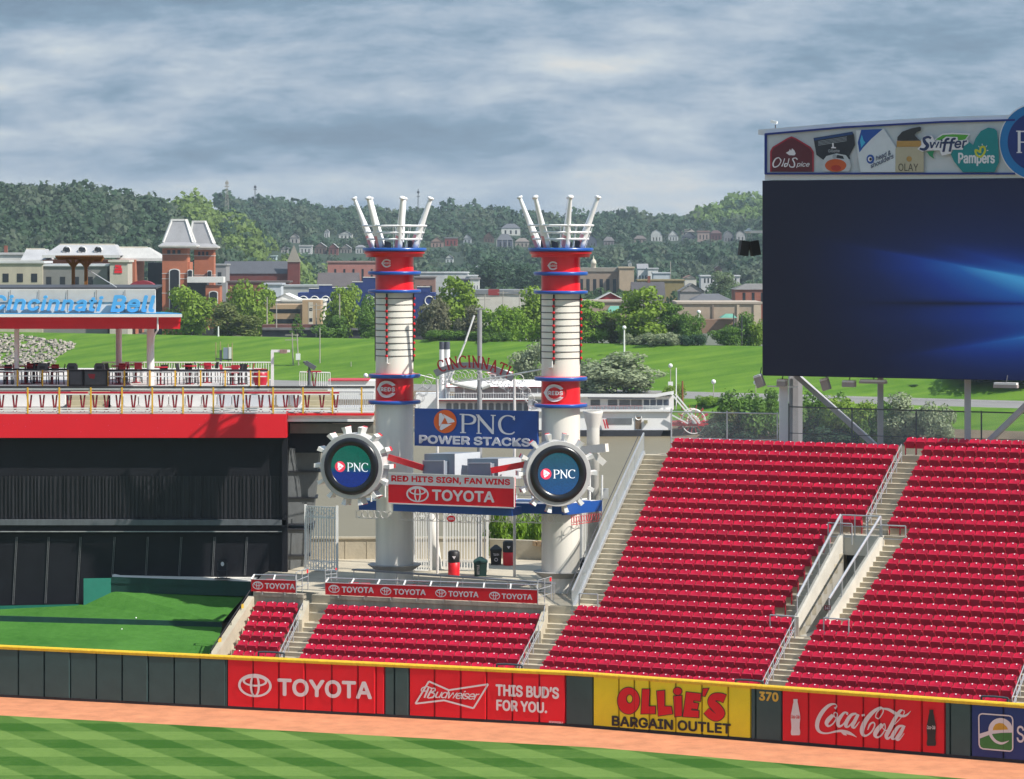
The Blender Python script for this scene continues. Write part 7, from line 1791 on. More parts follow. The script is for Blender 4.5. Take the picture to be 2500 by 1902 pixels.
TREES = [
 (470, 822, 703, 125, 'lime', 'round', 'big yellow-green tree at the foot of the brick twin towers', GL_, 18), (562, 824, 742, 100, 'olive', 'round', 'olive green tree right of the twin towers, above the levee', GL_, 12),
 (620, 790, 688, 105, 'lime', 'round', 'bright round tree standing left of the tan parking building', GT, 70), (836, 805, 700, 88, 'lime', 'round', 'bright round tree left of the left stack, below the navy building', GL_, 60), (895, 806, 722, 58, 'green', 'round', 'green tree tucked between the round tree and the left stack', GL_, 50),
 (929, 826, 752, 58, 'green', 'conifer', 'layered conifer standing against the left stack', GL_, 12), (726, 812, 768, 46, 'green', 'conifer', 'small ragged conifer in front of the tan parking building', GL_, 40), (812, 812, 772, 70, 'green', 'round', 'low green tree right of the tan parking building', GL_, 45),
 (1050, 832, 728, 78, 'grey', 'round', 'greyish half-bare tree right of the left stack', GL_, 12), (1112, 834, 680, 112, 'lime', 'tall', 'tall yellow-green tree left of the grey mast', GL_, 22), (1148, 836, 748, 64, 'grey', 'round', 'thin greyish tree behind the grey mast', GL_, 12),
 (1214, 838, 750, 84, 'fresh', 'round', 'dense green tree right of the grey mast', GL_, 10), (1258, 838, 748, 74, 'fresh', 'round', 'dense green tree between the mast and the right stack', GL_, 12), (1312, 838, 703, 92, 'lime', 'round', 'yellow-green tree pressed against the right stack', GL_, 20), (1085, 836, 806, 90, 'green', 'low', 'low green bushes on the levee edge below the greyish tree', GL_, 4), (1200, 838, 806, 90, 'green', 'low', 'low green bushes on the levee edge behind the mast', GL_, 4),
 (1442, 846, 735, 86, 'fresh', 'tall', 'tall bright tree right of the right stack', GL_, 8), (1500, 846, 760, 70, 'olive', 'round', 'olive tree between two tall bright trees', GL_, 12), (1572, 848, 704, 124, 'lime', 'tall', 'tallest yellow-green tree, in front of the tan store', GL_, 10), (1642, 846, 742, 66, 'green', 'tall', 'dark green tree at the shoulder of the tallest one', GL_, 14), (1684, 847, 764, 60, 'green', 'round', 'green tree left of the white lamp post, before the tan store', GL_, 12),
 (1560, 850, 815, 74, 'silver', 'low', 'silvery bush at the foot of the tallest levee tree', GL_, 3), (1626, 850, 812, 84, 'silver', 'low', 'silvery bush on the levee edge, middle of the row', GL_, 3), (1692, 850, 817, 66, 'dark', 'low', 'dark grey-green bush ending the levee row', GL_, 3),
 (1768, 852, 798, 68, 'green', 'round', 'round green tree in front of the brick store base', GL_, 8), (1812, 846, 764, 62, 'green', 'round', 'green tree between two dark poles beside the screen', GL_, 14), (1848, 850, 782, 44, 'lime', 'round', 'yellowish tree at the left edge of the screen', GL_, 14),
 (1770, 728, 664, 66, 'pale', 'round', 'pale green tree standing above the hip-roofed building', GT, None), (1806, 738, 694, 64, 'pale', 'round', 'pale green tree beside the brick office near the screen', GT, None), (1662, 740, 700, 74, 'olive', 'round', 'olive tree among roofs left of the hip-roofed building', GT, None), (1520, 700, 664, 48, 'dark', 'round', 'dark tree in front of the domed hall\'s right wing', GT, None), (1452, 726, 684, 96, 'dark', 'round', 'broad dark tree below the domed hall', GT, None),
 (1226, 716, 634, 118, 'dark', 'round', 'huge dark tree left of the right stack\'s red crown', GT, None), (1292, 722, 646, 88, 'dark', 'round', 'huge dark tree touching the right stack\'s red crown', GT, None), (762, 702, 656, 78, 'dark', 'round', 'dark tree right of the church tower', GT, None), (586, 696, 622, 96, 'green', 'round', 'green tree behind the church roof, left end', GT, None), (716, 700, 680, 44, 'green', 'low', 'low green tree below the church tower', GT, None),
 (1502, 962, 862, 160, 'silver', 'round', 'large silvery willow behind the white boat', GB, 600), (1432, 960, 880, 110, 'silver', 'round', 'silvery willow between the right stack and the large willow', GB, 602), (1292, 935, 838, 84, 'silver', 'round', 'silvery willow peeping left of the right stack', GB, 607),
 (1742, 1012, 966, 62, 'fresh', 'low', 'fresh green bush just right of the red paddle wheel', GB, 571), (1640, 1010, 940, 60, 'lime', 'low', 'yellow-green bush behind the stern of the boat', GB, 575), (1832, 1076, 958, 120, 'green', 'low', 'big green bush on the bank left of the white leg', GB, 553), (1882, 1040, 950, 56, 'green', 'round', 'slim green tree against the white leg', GB, 555), (1778, 1080, 1000, 84, 'olive', 'low', 'olive bush behind the mesh fence, left part', GB, 552), (1790, 1086, 1025, 130, 'dark', 'low', 'dark bush at the water line behind the mesh fence', GB, 549),
 (1990, 1084, 962, 126, 'green', 'low', 'big green bush between the two screen legs', GB, 546), (2072, 1086, 972, 120, 'lime', 'low', 'yellow-green bush behind the long brace', GB, 543), (2140, 1090, 985, 90, 'green', 'low', 'green bush behind the middle leg', GB, 540), (2212, 1092, 962, 96, 'silver', 'round', 'silvery bush right of the middle leg', GB, 537), (2292, 1096, 985, 86, 'silver', 'round', 'silvery bush left of the right leg', GB, 534), (2030, 1090, 1040, 170, 'dark', 'low', 'dark undergrowth at the water line below the long brace', GB, 541),
 (2238, 972, 944, 50, 'dark', 'low', 'small dark shrub on the far car park edge', GB, 590), (2392, 975, 872, 190, 'dark', 'round', 'dark tree whose trunk shows under the screen', GB, 585), (2470, 985, 868, 170, 'dark', 'round', 'dark tree at the right edge under the screen', GB, 580),
 (1206, 1345, 1232, 74, 'fresh', 'round', 'bright green bush behind the parapet, left of three', GN, 188), (1262, 1345, 1240, 82, 'fresh', 'round', 'bright green bush behind the parapet, middle of three', GN, 190), (1316, 1345, 1236, 74, 'fresh', 'round', 'bright green bush behind the parapet, beside the right stack', GN, 187)]
for px, yb, yt, w, kd, shp, lab, grp, dist in TREES:
    Y = None if dist is None else dist if grp in (GB, GN) else (661 + dist) / (1 + .65 * (px - 1250) / F)
    if grp == GT and Y is None: Y = 1000 + (760 - yb) * 9
    z = None
    if grp in (GL_, GB): z = H(px, Y) - .2
    if grp == GT: z = 0.0
    if grp == GN: z = 1.0
    if grp == GB and yb > 1050: Y = ground_at(px, yb - 6, 515); z = H(px, Y) - .3
    tree(px, yb, yt, w, kd, shp, lab, grp, Y, z)

# ---- buildings
M_WIN = mat('dark_window', (.02, .024, .03), .2, .2, 1)
WC = {}
def wcol(c, var=.12):
    if c not in WC: WC[c] = mat('wall_%d' % len(WC), c, .85, var, .35, bump=.05)
    return WC[c]
def block(px0, px1, yt, yb, Y, dp, z0=None, skew=0.0):
    a = P(px0, yb, Y); b = P(px1, yb, Y + skew); zt = PZ(yt, Y); 
    if z0 is not None: a.z = z0
    b.z = a.z; k = Vector((a.x / Y * dp, dp, 0)) if False else Vector((0, dp, 0))
    lo = [a, b, b + k, a + k]; hi = [Vector((v.x, v.y, zt)) for v in lo]; return lo, hi
def windows(root, lo, hi, cells, m=M_WIN, frame=None):
    """cells: (u0, v0, u1, v1) fractions on the front face"""
    a, b, c = Vector(lo[0]), Vector(lo[1]), Vector(hi[0]); U = b - a; Vv = c - a; n = Vector((U.y, -U.x, 0)).normalized()
    for u0, v0, u1, v1 in cells:
        q = [a + U * u + Vv * v + n * .06 for u, v in ((u0, v0), (u1, v0), (u1, v1), (u0, v1))]; w = MB().prism(q, -n * .1).build('window', m, root)
        if frame: MB().bar(q[0] - UZ * .1 + n * .03, q[1] - UZ * .1 + n * .03, .16).build('sill', frame, w)
def grid(nx, ny, u0=.06, u1=.94, v0=.15, v1=.85, fw=.45, fh=.55):
    return [(u0 + (u1 - u0) * (i + .5 - fw / 2) / nx, v0 + (v1 - v0) * (j + .5 - fh / 2) / ny, u0 + (u1 - u0) * (i + .5 + fw / 2) / nx, v0 + (v1 - v0) * (j + .5 + fh / 2) / ny) for i in range(nx) for j in range(ny)]
BOXES = []
def building(nm, cat, label, px0, px1, yt, yb, Y, wall, roof=None, rc=(.11, .105, .11), cells=(), dp=14, trim=None, z0=0.0, rh=0, group=None, chim=None, frame=None):
    lo, hi = block(px0, px1, yt, yb, Y, dp, z0); root = E(nm, label, cat, lo[0], group); BOXES.append((px0, px1, yt - rh, yb, Y))
    MB().hexa(lo, hi).build('wall', wcol(wall), root); s = Y / F; h = rh * s
    e = .35; ov = [hi[0] + Vector((-e, -e, 0)), hi[1] + Vector((e, -e, 0)), hi[2] + Vector((e, e, 0)), hi[3] + Vector((-e, e, 0))]
    rm = wcol(rc); ro = None
    if roof == 'gable': ro = MB().add([*ov, (ov[0] + ov[1]) / 2 + UZ * h, (ov[2] + ov[3]) / 2 + UZ * h], [(1, 2, 5, 4), (3, 0, 4, 5), (3, 2, 1, 0)]).build('roof', rm, root); MB().add([hi[0], hi[1], (hi[0] + hi[1]) / 2 + UZ * h * .95], [(0, 1, 2)]).build('gable_wall', wcol(wall), root)
    elif roof == 'ridge': m0, m1 = (ov[0] + ov[3]) / 2, (ov[1] + ov[2]) / 2; ro = MB().add([*ov, m0 + UZ * h, m1 + UZ * h], [(0, 1, 5, 4), (2, 3, 4, 5), (3, 0, 4), (1, 2, 5), (3, 2, 1, 0)]).build('roof', rm, root)
    elif roof == 'hip': m0 = ov[0].lerp(ov[1], .3).lerp(ov[3].lerp(ov[2], .3), .5) + UZ * h; m1 = ov[0].lerp(ov[1], .7).lerp(ov[3].lerp(ov[2], .7), .5) + UZ * h; ro = MB().add([*ov, m0, m1], [(0, 1, 5, 4), (2, 3, 4, 5), (3, 0, 4), (1, 2, 5), (3, 2, 1, 0)]).build('roof', rm, root)
    elif roof == 'gambrel':
        def gp(p, q): return [p, p.lerp(q, .16) + UZ * h * .62, p.lerp(q, .5) + UZ * h, p.lerp(q, .84) + UZ * h * .62, q]
        f_, k_ = gp(ov[0], ov[1]), gp(ov[3], ov[2]); ro = MB().add(f_ + k_, [(i, i + 1, i + 6, i + 5) for i in range(4)]).build('roof', rm, root); MB().add([v + Vector((0, .3, 0)) for v in f_], [(0, 1, 2, 3, 4)][::-1] and [(4, 3, 2, 1, 0)]).build('gable_wall', wcol(wall), root)
    elif roof == 'flat': ro = MB().hexa([v for v in ov], [v + UZ * max(h, .5) for v in ov]).build('roof', rm, root)
    if trim:
        t = MB(); t.bar(ov[0] - UZ * .1, ov[1] - UZ * .1, .22); 
        if roof == 'gable': t.bar(ov[0], (ov[0] + ov[1]) / 2 + UZ * h, .25); t.bar(ov[1], (ov[0] + ov[1]) / 2 + UZ * h, .25)
        t.build('trim', wcol(trim), root)
    if chim and ro: MB().box((hi[0] + hi[2]) / 2 + UZ * (h + .6) + Vector((s * 3, 0, 0)), (.8, .8, 2.4)).build('chimney', wcol((.22, .07, .045)), ro)
    if cells: windows(root, lo, hi, cells, frame=wcol(frame) if frame else None)
    return root, lo, hi
BRICK = (.40, .135, .070); WHT = (.66, .65, .62); GRYR = (.40, .40, .41); CRM = (.62, .57, .46)
B = building
# brick landmark with twin mansard towers
tw, lo, hi = B('twin_tower_building', 'building', 'orange brick building with two white-trimmed mansard towers', 396, 463, 640, 800, 800, BRICK, cells=[(.27, .22, .62, .84)], dp=8, z0=0)
def tower(px0, px1, yt, yb, Y, e0, e1, ye, t0, t1, ytt, par):
    lo, hi = block(px0, px1, yt, yb, Y, (px1 - px0) * Y / F, 0); MB().hexa(lo, hi).build('tower_wall', wcol(BRICK), par); d = (px1 - px0) * Y / F; s = Y / F
    def sq(a, b, y, m=0): c0, c1 = PX(a, Y), PX(b, Y); w = c1 - c0; yc = Y + d / 2; return [Vector((c0, yc - w / 2, PZ(y, Y))), Vector((c1, yc - w / 2, PZ(y, Y))), Vector((c1, yc + w / 2, PZ(y, Y))), Vector((c0, yc + w / 2, PZ(y, Y)))]
    MB().hexa(sq(e0 + 5, e1 - 5, yt + 1), sq(e0, e1, ye + 3)).build('cornice', wcol(WHT), par); MB().hexa(sq(e0, e1, ye + 2.9), sq(e0, e1, ye)).build('eave', wcol(WHT), par)
    b_ = sq(e0 + 1, e1 - 1, ye - .1); mid = sq(e0 + (t0 - e0) * .36, e1 + (t1 - e1) * .36, ye - (ye - ytt) * .12); t_ = sq(t0, t1, ytt); r = MB().hexa(b_, mid).hexa(mid, t_).build('mansard_roof', wcol((.33, .33, .345)), par)
    m = MB()
    for i in range(4): m.bar(mid[i], t_[i], .45)
    for i in range(4): m.bar(t_[i], t_[(i + 1) % 4], .5)
    m.build('roof_ribs', wcol(WHT), par)
    for y in (yt + 15, yt + 62, yt + 75, yt + 110): q = sq(px0 - .8, px1 + .8, y + 1.2); MB().hexa(q, sq(px0 - .8, px1 + .8, y)).build('stone_band', wcol(WHT), par)
    windows(par, lo, hi, [(.2 + .2 * i, 1 - 14 / (yb - yt) * 1.0, .32 + .2 * i, 1 - 5 / (yb - yt)) for i in range(3)])
tower(396, 458, 605, 800, 799.4, 388, 481, 599, 418, 451, 537, tw); tower(474, 522, 609, 800, 815, 458, 532, 602, 470, 498, 541, tw)
def arch_win(px0, px1, yt, yb, Y, par, m=M_WIN):
    c = (px0 + px1) / 2; r = (px1 - px0) / 2; lp = [(px0, yb), (px1, yb)] + [(c + r * math.cos(t), yt + r * .5 - r * .5 * math.sin(t)) for t in np.linspace(0, math.pi, 9)]
    f = MB().prism([P(*(c + (x - c) * 1.22, yt + (y - yt) * 1.0 - 2), Y - .05) for x, y in lp], Vector((0, .3, 0))).build('arch_frame', wcol(WHT), par); MB().prism([P(x, y, Y - .1) for x, y in lp], Vector((0, .3, 0))).build('arch_glass', m, f)
arch_win(415, 437, 658, 760, 799, tw); arch_win(459, 469, 660, 680, 799, tw); arch_win(507, 516, 662, 676, 814.5, tw)
for px0, px1, yt, yb, Y, m, nm in ((457, 505, 689, 800, 797, M_WIN, 'glass_wing'), (361, 396, 641, 800, 803, M_WIN, 'glass_wing'), (502, 537, 697, 800, 796, wcol(BRICK), 'side_pavilion')): q = block(px0, px1, yt, yb, Y, 6, 0); MB().hexa(*q).build(nm, m, tw)
q = block(457, 545, 676, 690, 795.4, 6); MB().hexa(*q).build('terrace_cornice', wcol(WHT), tw); arch_win(512, 530, 712, 745, 795.5, tw)
# long brick hall with pale mansards
lh, lo, hi = B('long_hall', 'building', 'long brick hall with pale grey mansard roofs and three round dormers', 104, 330, 634, 800, 815, BRICK, cells=[(.87, .42, .93, .58), (.945, .42, .97, .58)], dp=20)
def mans(px0, px1, yb, t0, t1, yt, Y, par, c=GRYR): a, b_ = P(px0, yb, Y), P(px1, yb, Y); c0, c1 = P(t0, yt, Y + 5), P(t1, yt, Y + 5); k = Vector((0, 16, 0)); MB().hexa([a, b_, b_ + k, a + k], [c0, c1, c1 + Vector((0, 6, 0)), c0 + Vector((0, 6, 0))]).build('mansard_roof', wcol(c), par); MB().bar(c0, c1, .4).build('roof_ridge', wcol(CRM), par); MB().bar(a - UZ * .2, b_ - UZ * .2, .8, .7).build('cornice', wcol(WHT), par)
mans(103, 293, 624, 146, 280, 597, 812, lh); mans(285, 397, 632, 283, 360, 604, 818, lh, (.46, .45, .43)); mans(50, 112, 636, 64, 110, 608, 817, lh)
for px in (162, 200, 239): c = P(px, 611, 813.2); b_ = MB(); b_.lathe([(.95, 0), (.95, -2.5)], 14, c, Vector((0, -1, 0))); o = b_.build('round_dormer', wcol(WHT), lh); b_ = MB(); b_.lathe([(0, .03), (.5, .03)], 12, c, Vector((0, -1, 0))); b_.build('dormer_glass', M_WIN, o)
ht_, lo, hi = B('pale_hotel', 'building', 'beige hotel block with four dark windows, behind the canopy sign at the left edge', -60, 104, 643, 800, 752, (.44, .395, .31), 'flat', (.5, .5, .5), [(.405 + .213 * i, .76, .495 + .213 * i, .87) for i in range(3)], 14, rh=3)
B('grey_hotel_wing', 'building', 'dark grey hotel wing with pale coping behind the timber pergola', 105, 262, 650, 800, 753, (.20, .195, .19), 'flat', (.58, .59, .62), [(.05 + .215 * i, .74, .13 + .215 * i, .86) for i in range(4)], 14, rh=4)
bt2, lo, hi = B('stair_tower', 'building', 'narrow beige tower carrying a red painted sign', 268, 312, 640, 800, 750, (.46, .43, .36), 'flat', (.56, .53, .46), [(.35, .55, .55, .62)], 9, rh=4)
m = MB()
for x0, y0, x1, y1 in ((281, 647, 289, 653), (289, 648, 296, 655), (280, 655, 298, 660), (279, 661, 298, 667)): m.box((P(x0, y0, 749.9) + P(x1, y1, 749.9)) / 2, ((x1 - x0) * .094, .1, (y1 - y0) * .094))
m.build('red_sign', M_RED, bt2)
aw = MB(); aw.prism([P(346 + 34 * math.cos(t), 706 - 21 * math.sin(t), 748) for t in np.linspace(0, math.pi, 16)], Vector((0, 4, 0))); tag(aw.build('barrel_awning', mat('maroon_awning', (.26, .02, .035), .6, .1, 1)), 'maroon half-round awning between the beige tower and the brick towers', 'awning')
B('white_block', 'building', 'low white block with chimneys at the far left behind the hotel', -60, 62, 622, 800, 830, WHT, 'flat', (.5, .5, .5), (), 14, rh=5, chim=True)
# church
ch_, lo, hi = B('brick_church', 'church', 'dark red brick church with long slate roof', 545, 702, 668, 720, 1150, (.15, .035, .028), 'ridge', (.075, .078, .09), grid(7, 1, fw=.3), 20, rh=30)
q = block(702, 731, 640, 720, 1148, 4.2, 0); MB().hexa(*q).build('tower_wall', wcol((.15, .035, .028)), ch_); a4 = q[1]; ap = (a4[0] + a4[2]) / 2 + UZ * (43 * 1148 / F); MB().add([*[v + (v - (a4[0] + a4[2]) / 2) * .12 for v in a4], ap], [(0, 1, 4), (1, 2, 4), (2, 3, 4), (3, 0, 4)]).build('spire', wcol((.21, .19, .155)), ch_)
GTB = 'houses and shops in the town'
def BB(*a, **k): return B(*a, group=GTB, **k)
BB('row_house', 'house', 'grey stone house behind the church, left end', 523, 552, 648, 700, 1100, (.26, .25, .25), 'flat', (.3, .3, .3), [(.3, .6, .6, .85)], rh=3)
BB('brick_row', 'building', 'low red brick row in front of the church', 556, 705, 690, 730, 1050, (.22, .07, .05), 'flat', (.12, .09, .08), grid(8, 1, fw=.3), rh=3)
BB('pink_school', 'building', 'pale pink brick building with a row of square windows', 800, 925, 641, 690, 1200, (.40, .17, .14), 'flat', (.33, .2, .17), grid(5, 1, .06, .95, .5, .9, .22, .75), rh=2)
BB('dark_gable_house', 'house', 'house with a broad dark brown roof left of the navy building', 776, 872, 700, 740, 1000, (.24, .22, .21), 'ridge', (.10, .085, .085), (), 14, rh=34)
BB('white_cottage', 'house', 'small pale blue house beside the bright round tree', 644, 686, 696, 740, 950, (.50, .53, .57), 'flat', (.4, .42, .45), [(.1, .5, .25, .8), (.55, .5, .7, .8)], rh=2)
BB('long_shed', 'building', 'long pale grey shed roof left of the navy building', 684, 800, 700, 740, 960, (.36, .37, .36), 'flat', (.34, .36, .36), (), rh=2)
BB('white_gable_hall', 'building', 'bright white low hall roof behind the tan parking building', 660, 732, 735, 780, 840, (.7, .69, .66), 'gable', (.74, .73, .70), (), 16, rh=18)
BB('white_shop', 'building', 'white flat shop right of the tan parking building', 690, 790, 736, 790, 838, (.66, .62, .54), 'flat', (.7, .68, .62), (), rh=3)
nv, lo, hi = BB('navy_brewhouse', 'building', 'navy blue hall with stepped parapet and white arches', 727, 1062, 715, 760, 870, (.010, .030, .155), None, cells=(), dp=14)
for a, b_, y in ((754, 779, 704), (779, 811, 696), (811, 860, 702), (860, 886, 688), (886, 925, 677), (925, 985, 690), (1000, 1018, 712), (1018, 1050, 700)): q = block(a, b_, y, 716, 870, 1.2); MB().hexa(*q).build('parapet_step', wcol((.010, .030, .155)), nv); MB().bar(q[1][0], q[1][1], .22).build('coping', wcol(WHT), nv)
for cx_ in (741, 768, 795, 822, 905, 932, 1048): b_ = MB(); b_.torus(P(cx_, 734, 869.9), 1.15, .16, Vector((0, -1, 0)), 18, 4); b_.build('white_arch', wcol(WHT), nv)
BB('white_flats', 'building', 'white flat-roofed block behind the tree right of the left stack', 1086, 1143, 667, 720, 1350, (.60, .59, .57), 'flat', (.6, .6, .6), (), rh=2); BB('white_flats', 'building', 'lower white annexe right of the flat-roofed block', 1143, 1165, 675, 720, 1340, (.62, .61, .59), 'flat', (.6, .6, .6), (), rh=2)
BB('blue_house', 'house', 'slate blue house with white side wall beside the huge dark tree', 1115, 1148, 684, 720, 1200, (.10, .12, .17), 'flat', (.1, .1, .12), grid(2, 1), rh=2); BB('white_house', 'house', 'tall white house front beside the slate blue house', 1148, 1170, 682, 720, 1195, WHT, 'flat', (.3, .28, .27), grid(3, 2, fw=.25), rh=3)
BB('pale_warehouse', 'building', 'large pale warehouse with grey roof right of the grey mast', 1150, 1325, 718, 790, 900, (.58, .55, .48), 'flat', (.20, .21, .22), (), 20, rh=10)
q = block(1192, 1219, 706, 721, 897, .4); tag(MB().hexa(*q).build('roof_sign', mat('sign_rust', (.28, .035, .035), .6, .1, 1)), 'dark red sign board on the roof of the pale warehouse', 'sign'); BB('brown_rowhouse', 'house', 'brown brick houses right of the left stack\'s red crown', 1012, 1062, 678, 720, 1250, (.24, .13, .10), 'flat', (.2, .18, .17), grid(3, 1), rh=3); BB('white_strip_shop', 'building', 'long white wall right of the left stack', 1025, 1086, 667, 700, 1400, (.5, .5, .5), 'flat', (.5, .5, .5), (), rh=2)
dm, lo, hi = BB('domed_hall', 'building', 'tan stone hall with a small cream dome', 1400, 1514, 663, 700, 1250, (.30, .225, .17), 'flat', (.30, .265, .22), grid(6, 1, .1, .95, .1, .8, .5, .9), 18, rh=9)
o = P(1449, 655, 1254); b_ = MB(); b_.lathe([(1.0, -.5), (.95, 1.6), (1.15, 1.65), (1.05, 2.4), (.7, 3.2), (.25, 3.6), (.15, 4.3), (0, 5.2)], 16, o); b_.build('dome', wcol(CRM), dm, smooth=True)
BB('tan_wing', 'building', 'tan stepped wing right of the domed hall', 1512, 1548, 655, 700, 1240, (.42, .32, .22), 'flat', (.45, .36, .25), (), rh=3)
BB('white_villa', 'house', 'tall white house with three windows on the lower hillside', 1557, 1582, 656, 672, 1600, WHT, 'ridge', (.25, .25, .26), grid(3, 1, fw=.4), rh=12); BB('white_villa', 'house', 'white two-part house beside the tall white one', 1582, 1607, 657, 676, 1590, WHT, 'flat', (.5, .5, .5), grid(3, 1, fw=.3), rh=2); BB('white_row', 'house', 'pale blue-white row below the white hillside houses', 1595, 1636, 668, 688, 1500, (.5, .53, .55), 'flat', (.5, .52, .54), grid(4, 1, fw=.3), rh=2)
BB('ochre_hall', 'building', 'long low ochre building below the white houses', 1558, 1670, 686, 705, 1100, (.24, .19, .085), 'flat', (.25, .2, .1), (), rh=2); BB('small_white_house', 'house', 'little white house with two arched windows beside the long white row', 1672, 1700, 679, 700, 1250, (.58, .55, .48), 'gable', (.25, .13, .1), [(.2, .2, .38, .7), (.55, .2, .73, .7)], rh=7); BB('long_white_row', 'building', 'long white building partly behind the pale green tree', 1711, 1806, 675, 695, 1400, (.56, .55, .54), 'flat', (.55, .55, .55), grid(10, 1, v0=.6, v1=1, fw=.4), rh=1)
BB('crimson_gable', 'house', 'crimson gabled house with two white-framed windows', 1450, 1530, 736, 760, 900, (.30, .025, .03), 'gable', (.33, .32, .32), [(.2, .05, .28, .9), (.46, .05, .54, .9)], 14, rh=22, trim=WHT); BB('slate_roof_house', 'house', 'house with a steep dark slate roof and red chimneys', 1545, 1622, 725, 760, 980, (.22, .2, .18), 'ridge', (.075, .07, .075), (), 14, rh=36, chim=True); BB('grey_gable_house', 'house', 'pale grey gabled house left of the hip roof', 1660, 1720, 712, 740, 1000, (.3, .28, .27), 'gable', (.17, .16, .16), (), rh=20)
BB('hip_roof_office', 'building', 'low building under a wide grey hip roof', 1692, 1786, 733, 760, 880, (.42, .36, .25), 'hip', (.12, .12, .13), grid(4, 1), 16, rh=15); BB('brick_office', 'building', 'red brick office with tall windows at the edge of the screen', 1795, 1900, 707, 760, 950, (.30, .105, .07), 'hip', (.17, .16, .15), grid(4, 1, .1, .95, .5, .95, .3, .8), 16, rh=14)
st_, lo, hi = BB('tan_store', 'building', 'huge plain tan store with a darker brick base', 1655, 1858, 742, 840, 830, (.40, .315, .235), 'flat', (.42, .35, .28), (), 24, rh=1)
for p in (1739, 1799, 1840): q = block(p, p + (4 if p < 1790 else 6 if p < 1830 else 18), 744, 800, 829.7, .5); MB().hexa(*q).build('pilaster', wcol((.24, .18, .14) if p < 1790 else (.52, .42, .31)), st_)
q = block(1712, 1790, 780, 840, 822, 6, 0); MB().hexa(*q).build('brick_base', wcol((.25, .15, .10)), st_); BB('tan_mall', 'building', 'long tan wall right of the right stack behind the trees', 1405, 1540, 738, 840, 850, (.36, .27, .2), 'flat', (.42, .35, .28), (), rh=1)
for a, b_, y0, y1, Y, lab in ((1478, 1532, 747, 765, 835, 'pale green metal canopy behind the olive tree'), (1760, 1800, 766, 776, 818, 'small green gabled canopy in front of the tan store')): p0, p1 = P(a, y1, Y), P(b_, y1, Y); t0, t1 = P(a + 12, y0, Y + 4), P(b_ - 12, y0, Y + 4); k = Vector((0, 8, 0)); tag(MB().hexa([p0, p1, p1 + k, p0 + k], [t0, t1, t1 + UZ * .01 + Vector((0, .5, 0)), t0 + Vector((0, .5, 0))]).build('metal_canopy', wcol((.12, .32, .24))), lab, 'canopy')
pk, lo, hi = BB('parking_building', 'building', 'tan parking building with long dark openings', 624, 742, 744, 830, 800, (.40, .28, .165), None, cells=[(.03, .73, .93, .86), (.10, .40, .93, .54)], dp=16)
q = block(738, 783, 733, 830, 798, 9, 0); MB().hexa(*q).build('stair_tower', wcol((.42, .29, .17)), pk); windows(pk, q[0], q[1], [(.34, .05, .58, .95)], wcol((.58, .52, .42))); windows(pk, [v + Vector((0, -.05, 0)) for v in q[0]], q[1], [(.38, .70, .55, .78), (.38, .40, .55, .5)])
BB('brown_depot', 'building', 'brown flat depot with roof machinery left of the parking building', 549, 606, 741, 830, 805, (.13, .065, .05), 'flat', (.12, .1, .1), (), rh=1)
vd = E('rail_viaduct', 'long dark stone railway viaduct behind the levee crest', 'viaduct', P(780, 830, 745)); z0 = 0
for nm, y0, y1, Y, c in (('stone_wall', 806, 836, 745, (.055, .053, .062)), ('track_deck', 801, 806, 744.4, (.16, .155, .16)), ('rust_roof', 793, 801, 748, (.14, .055, .045))): q = block(640, 1180, y0, y1, Y, 6); MB().hexa(*q).build(nm, wcol(c, .35), vd)
sg_ = E('dark_grandstand', 'long dark open shed right of the canopy end, on the levee crest', 'shed', P(500, 822, 735))
for nm, y0, y1, c in (('shed_roof', 803, 807, (.05, .05, .055)), ('shed_wall', 807, 821, (.03, .03, .034))): q = block(449, 562, y0, y1, 733, 4); MB().hexa(*q).build(nm, wcol(c, .3), sg_)
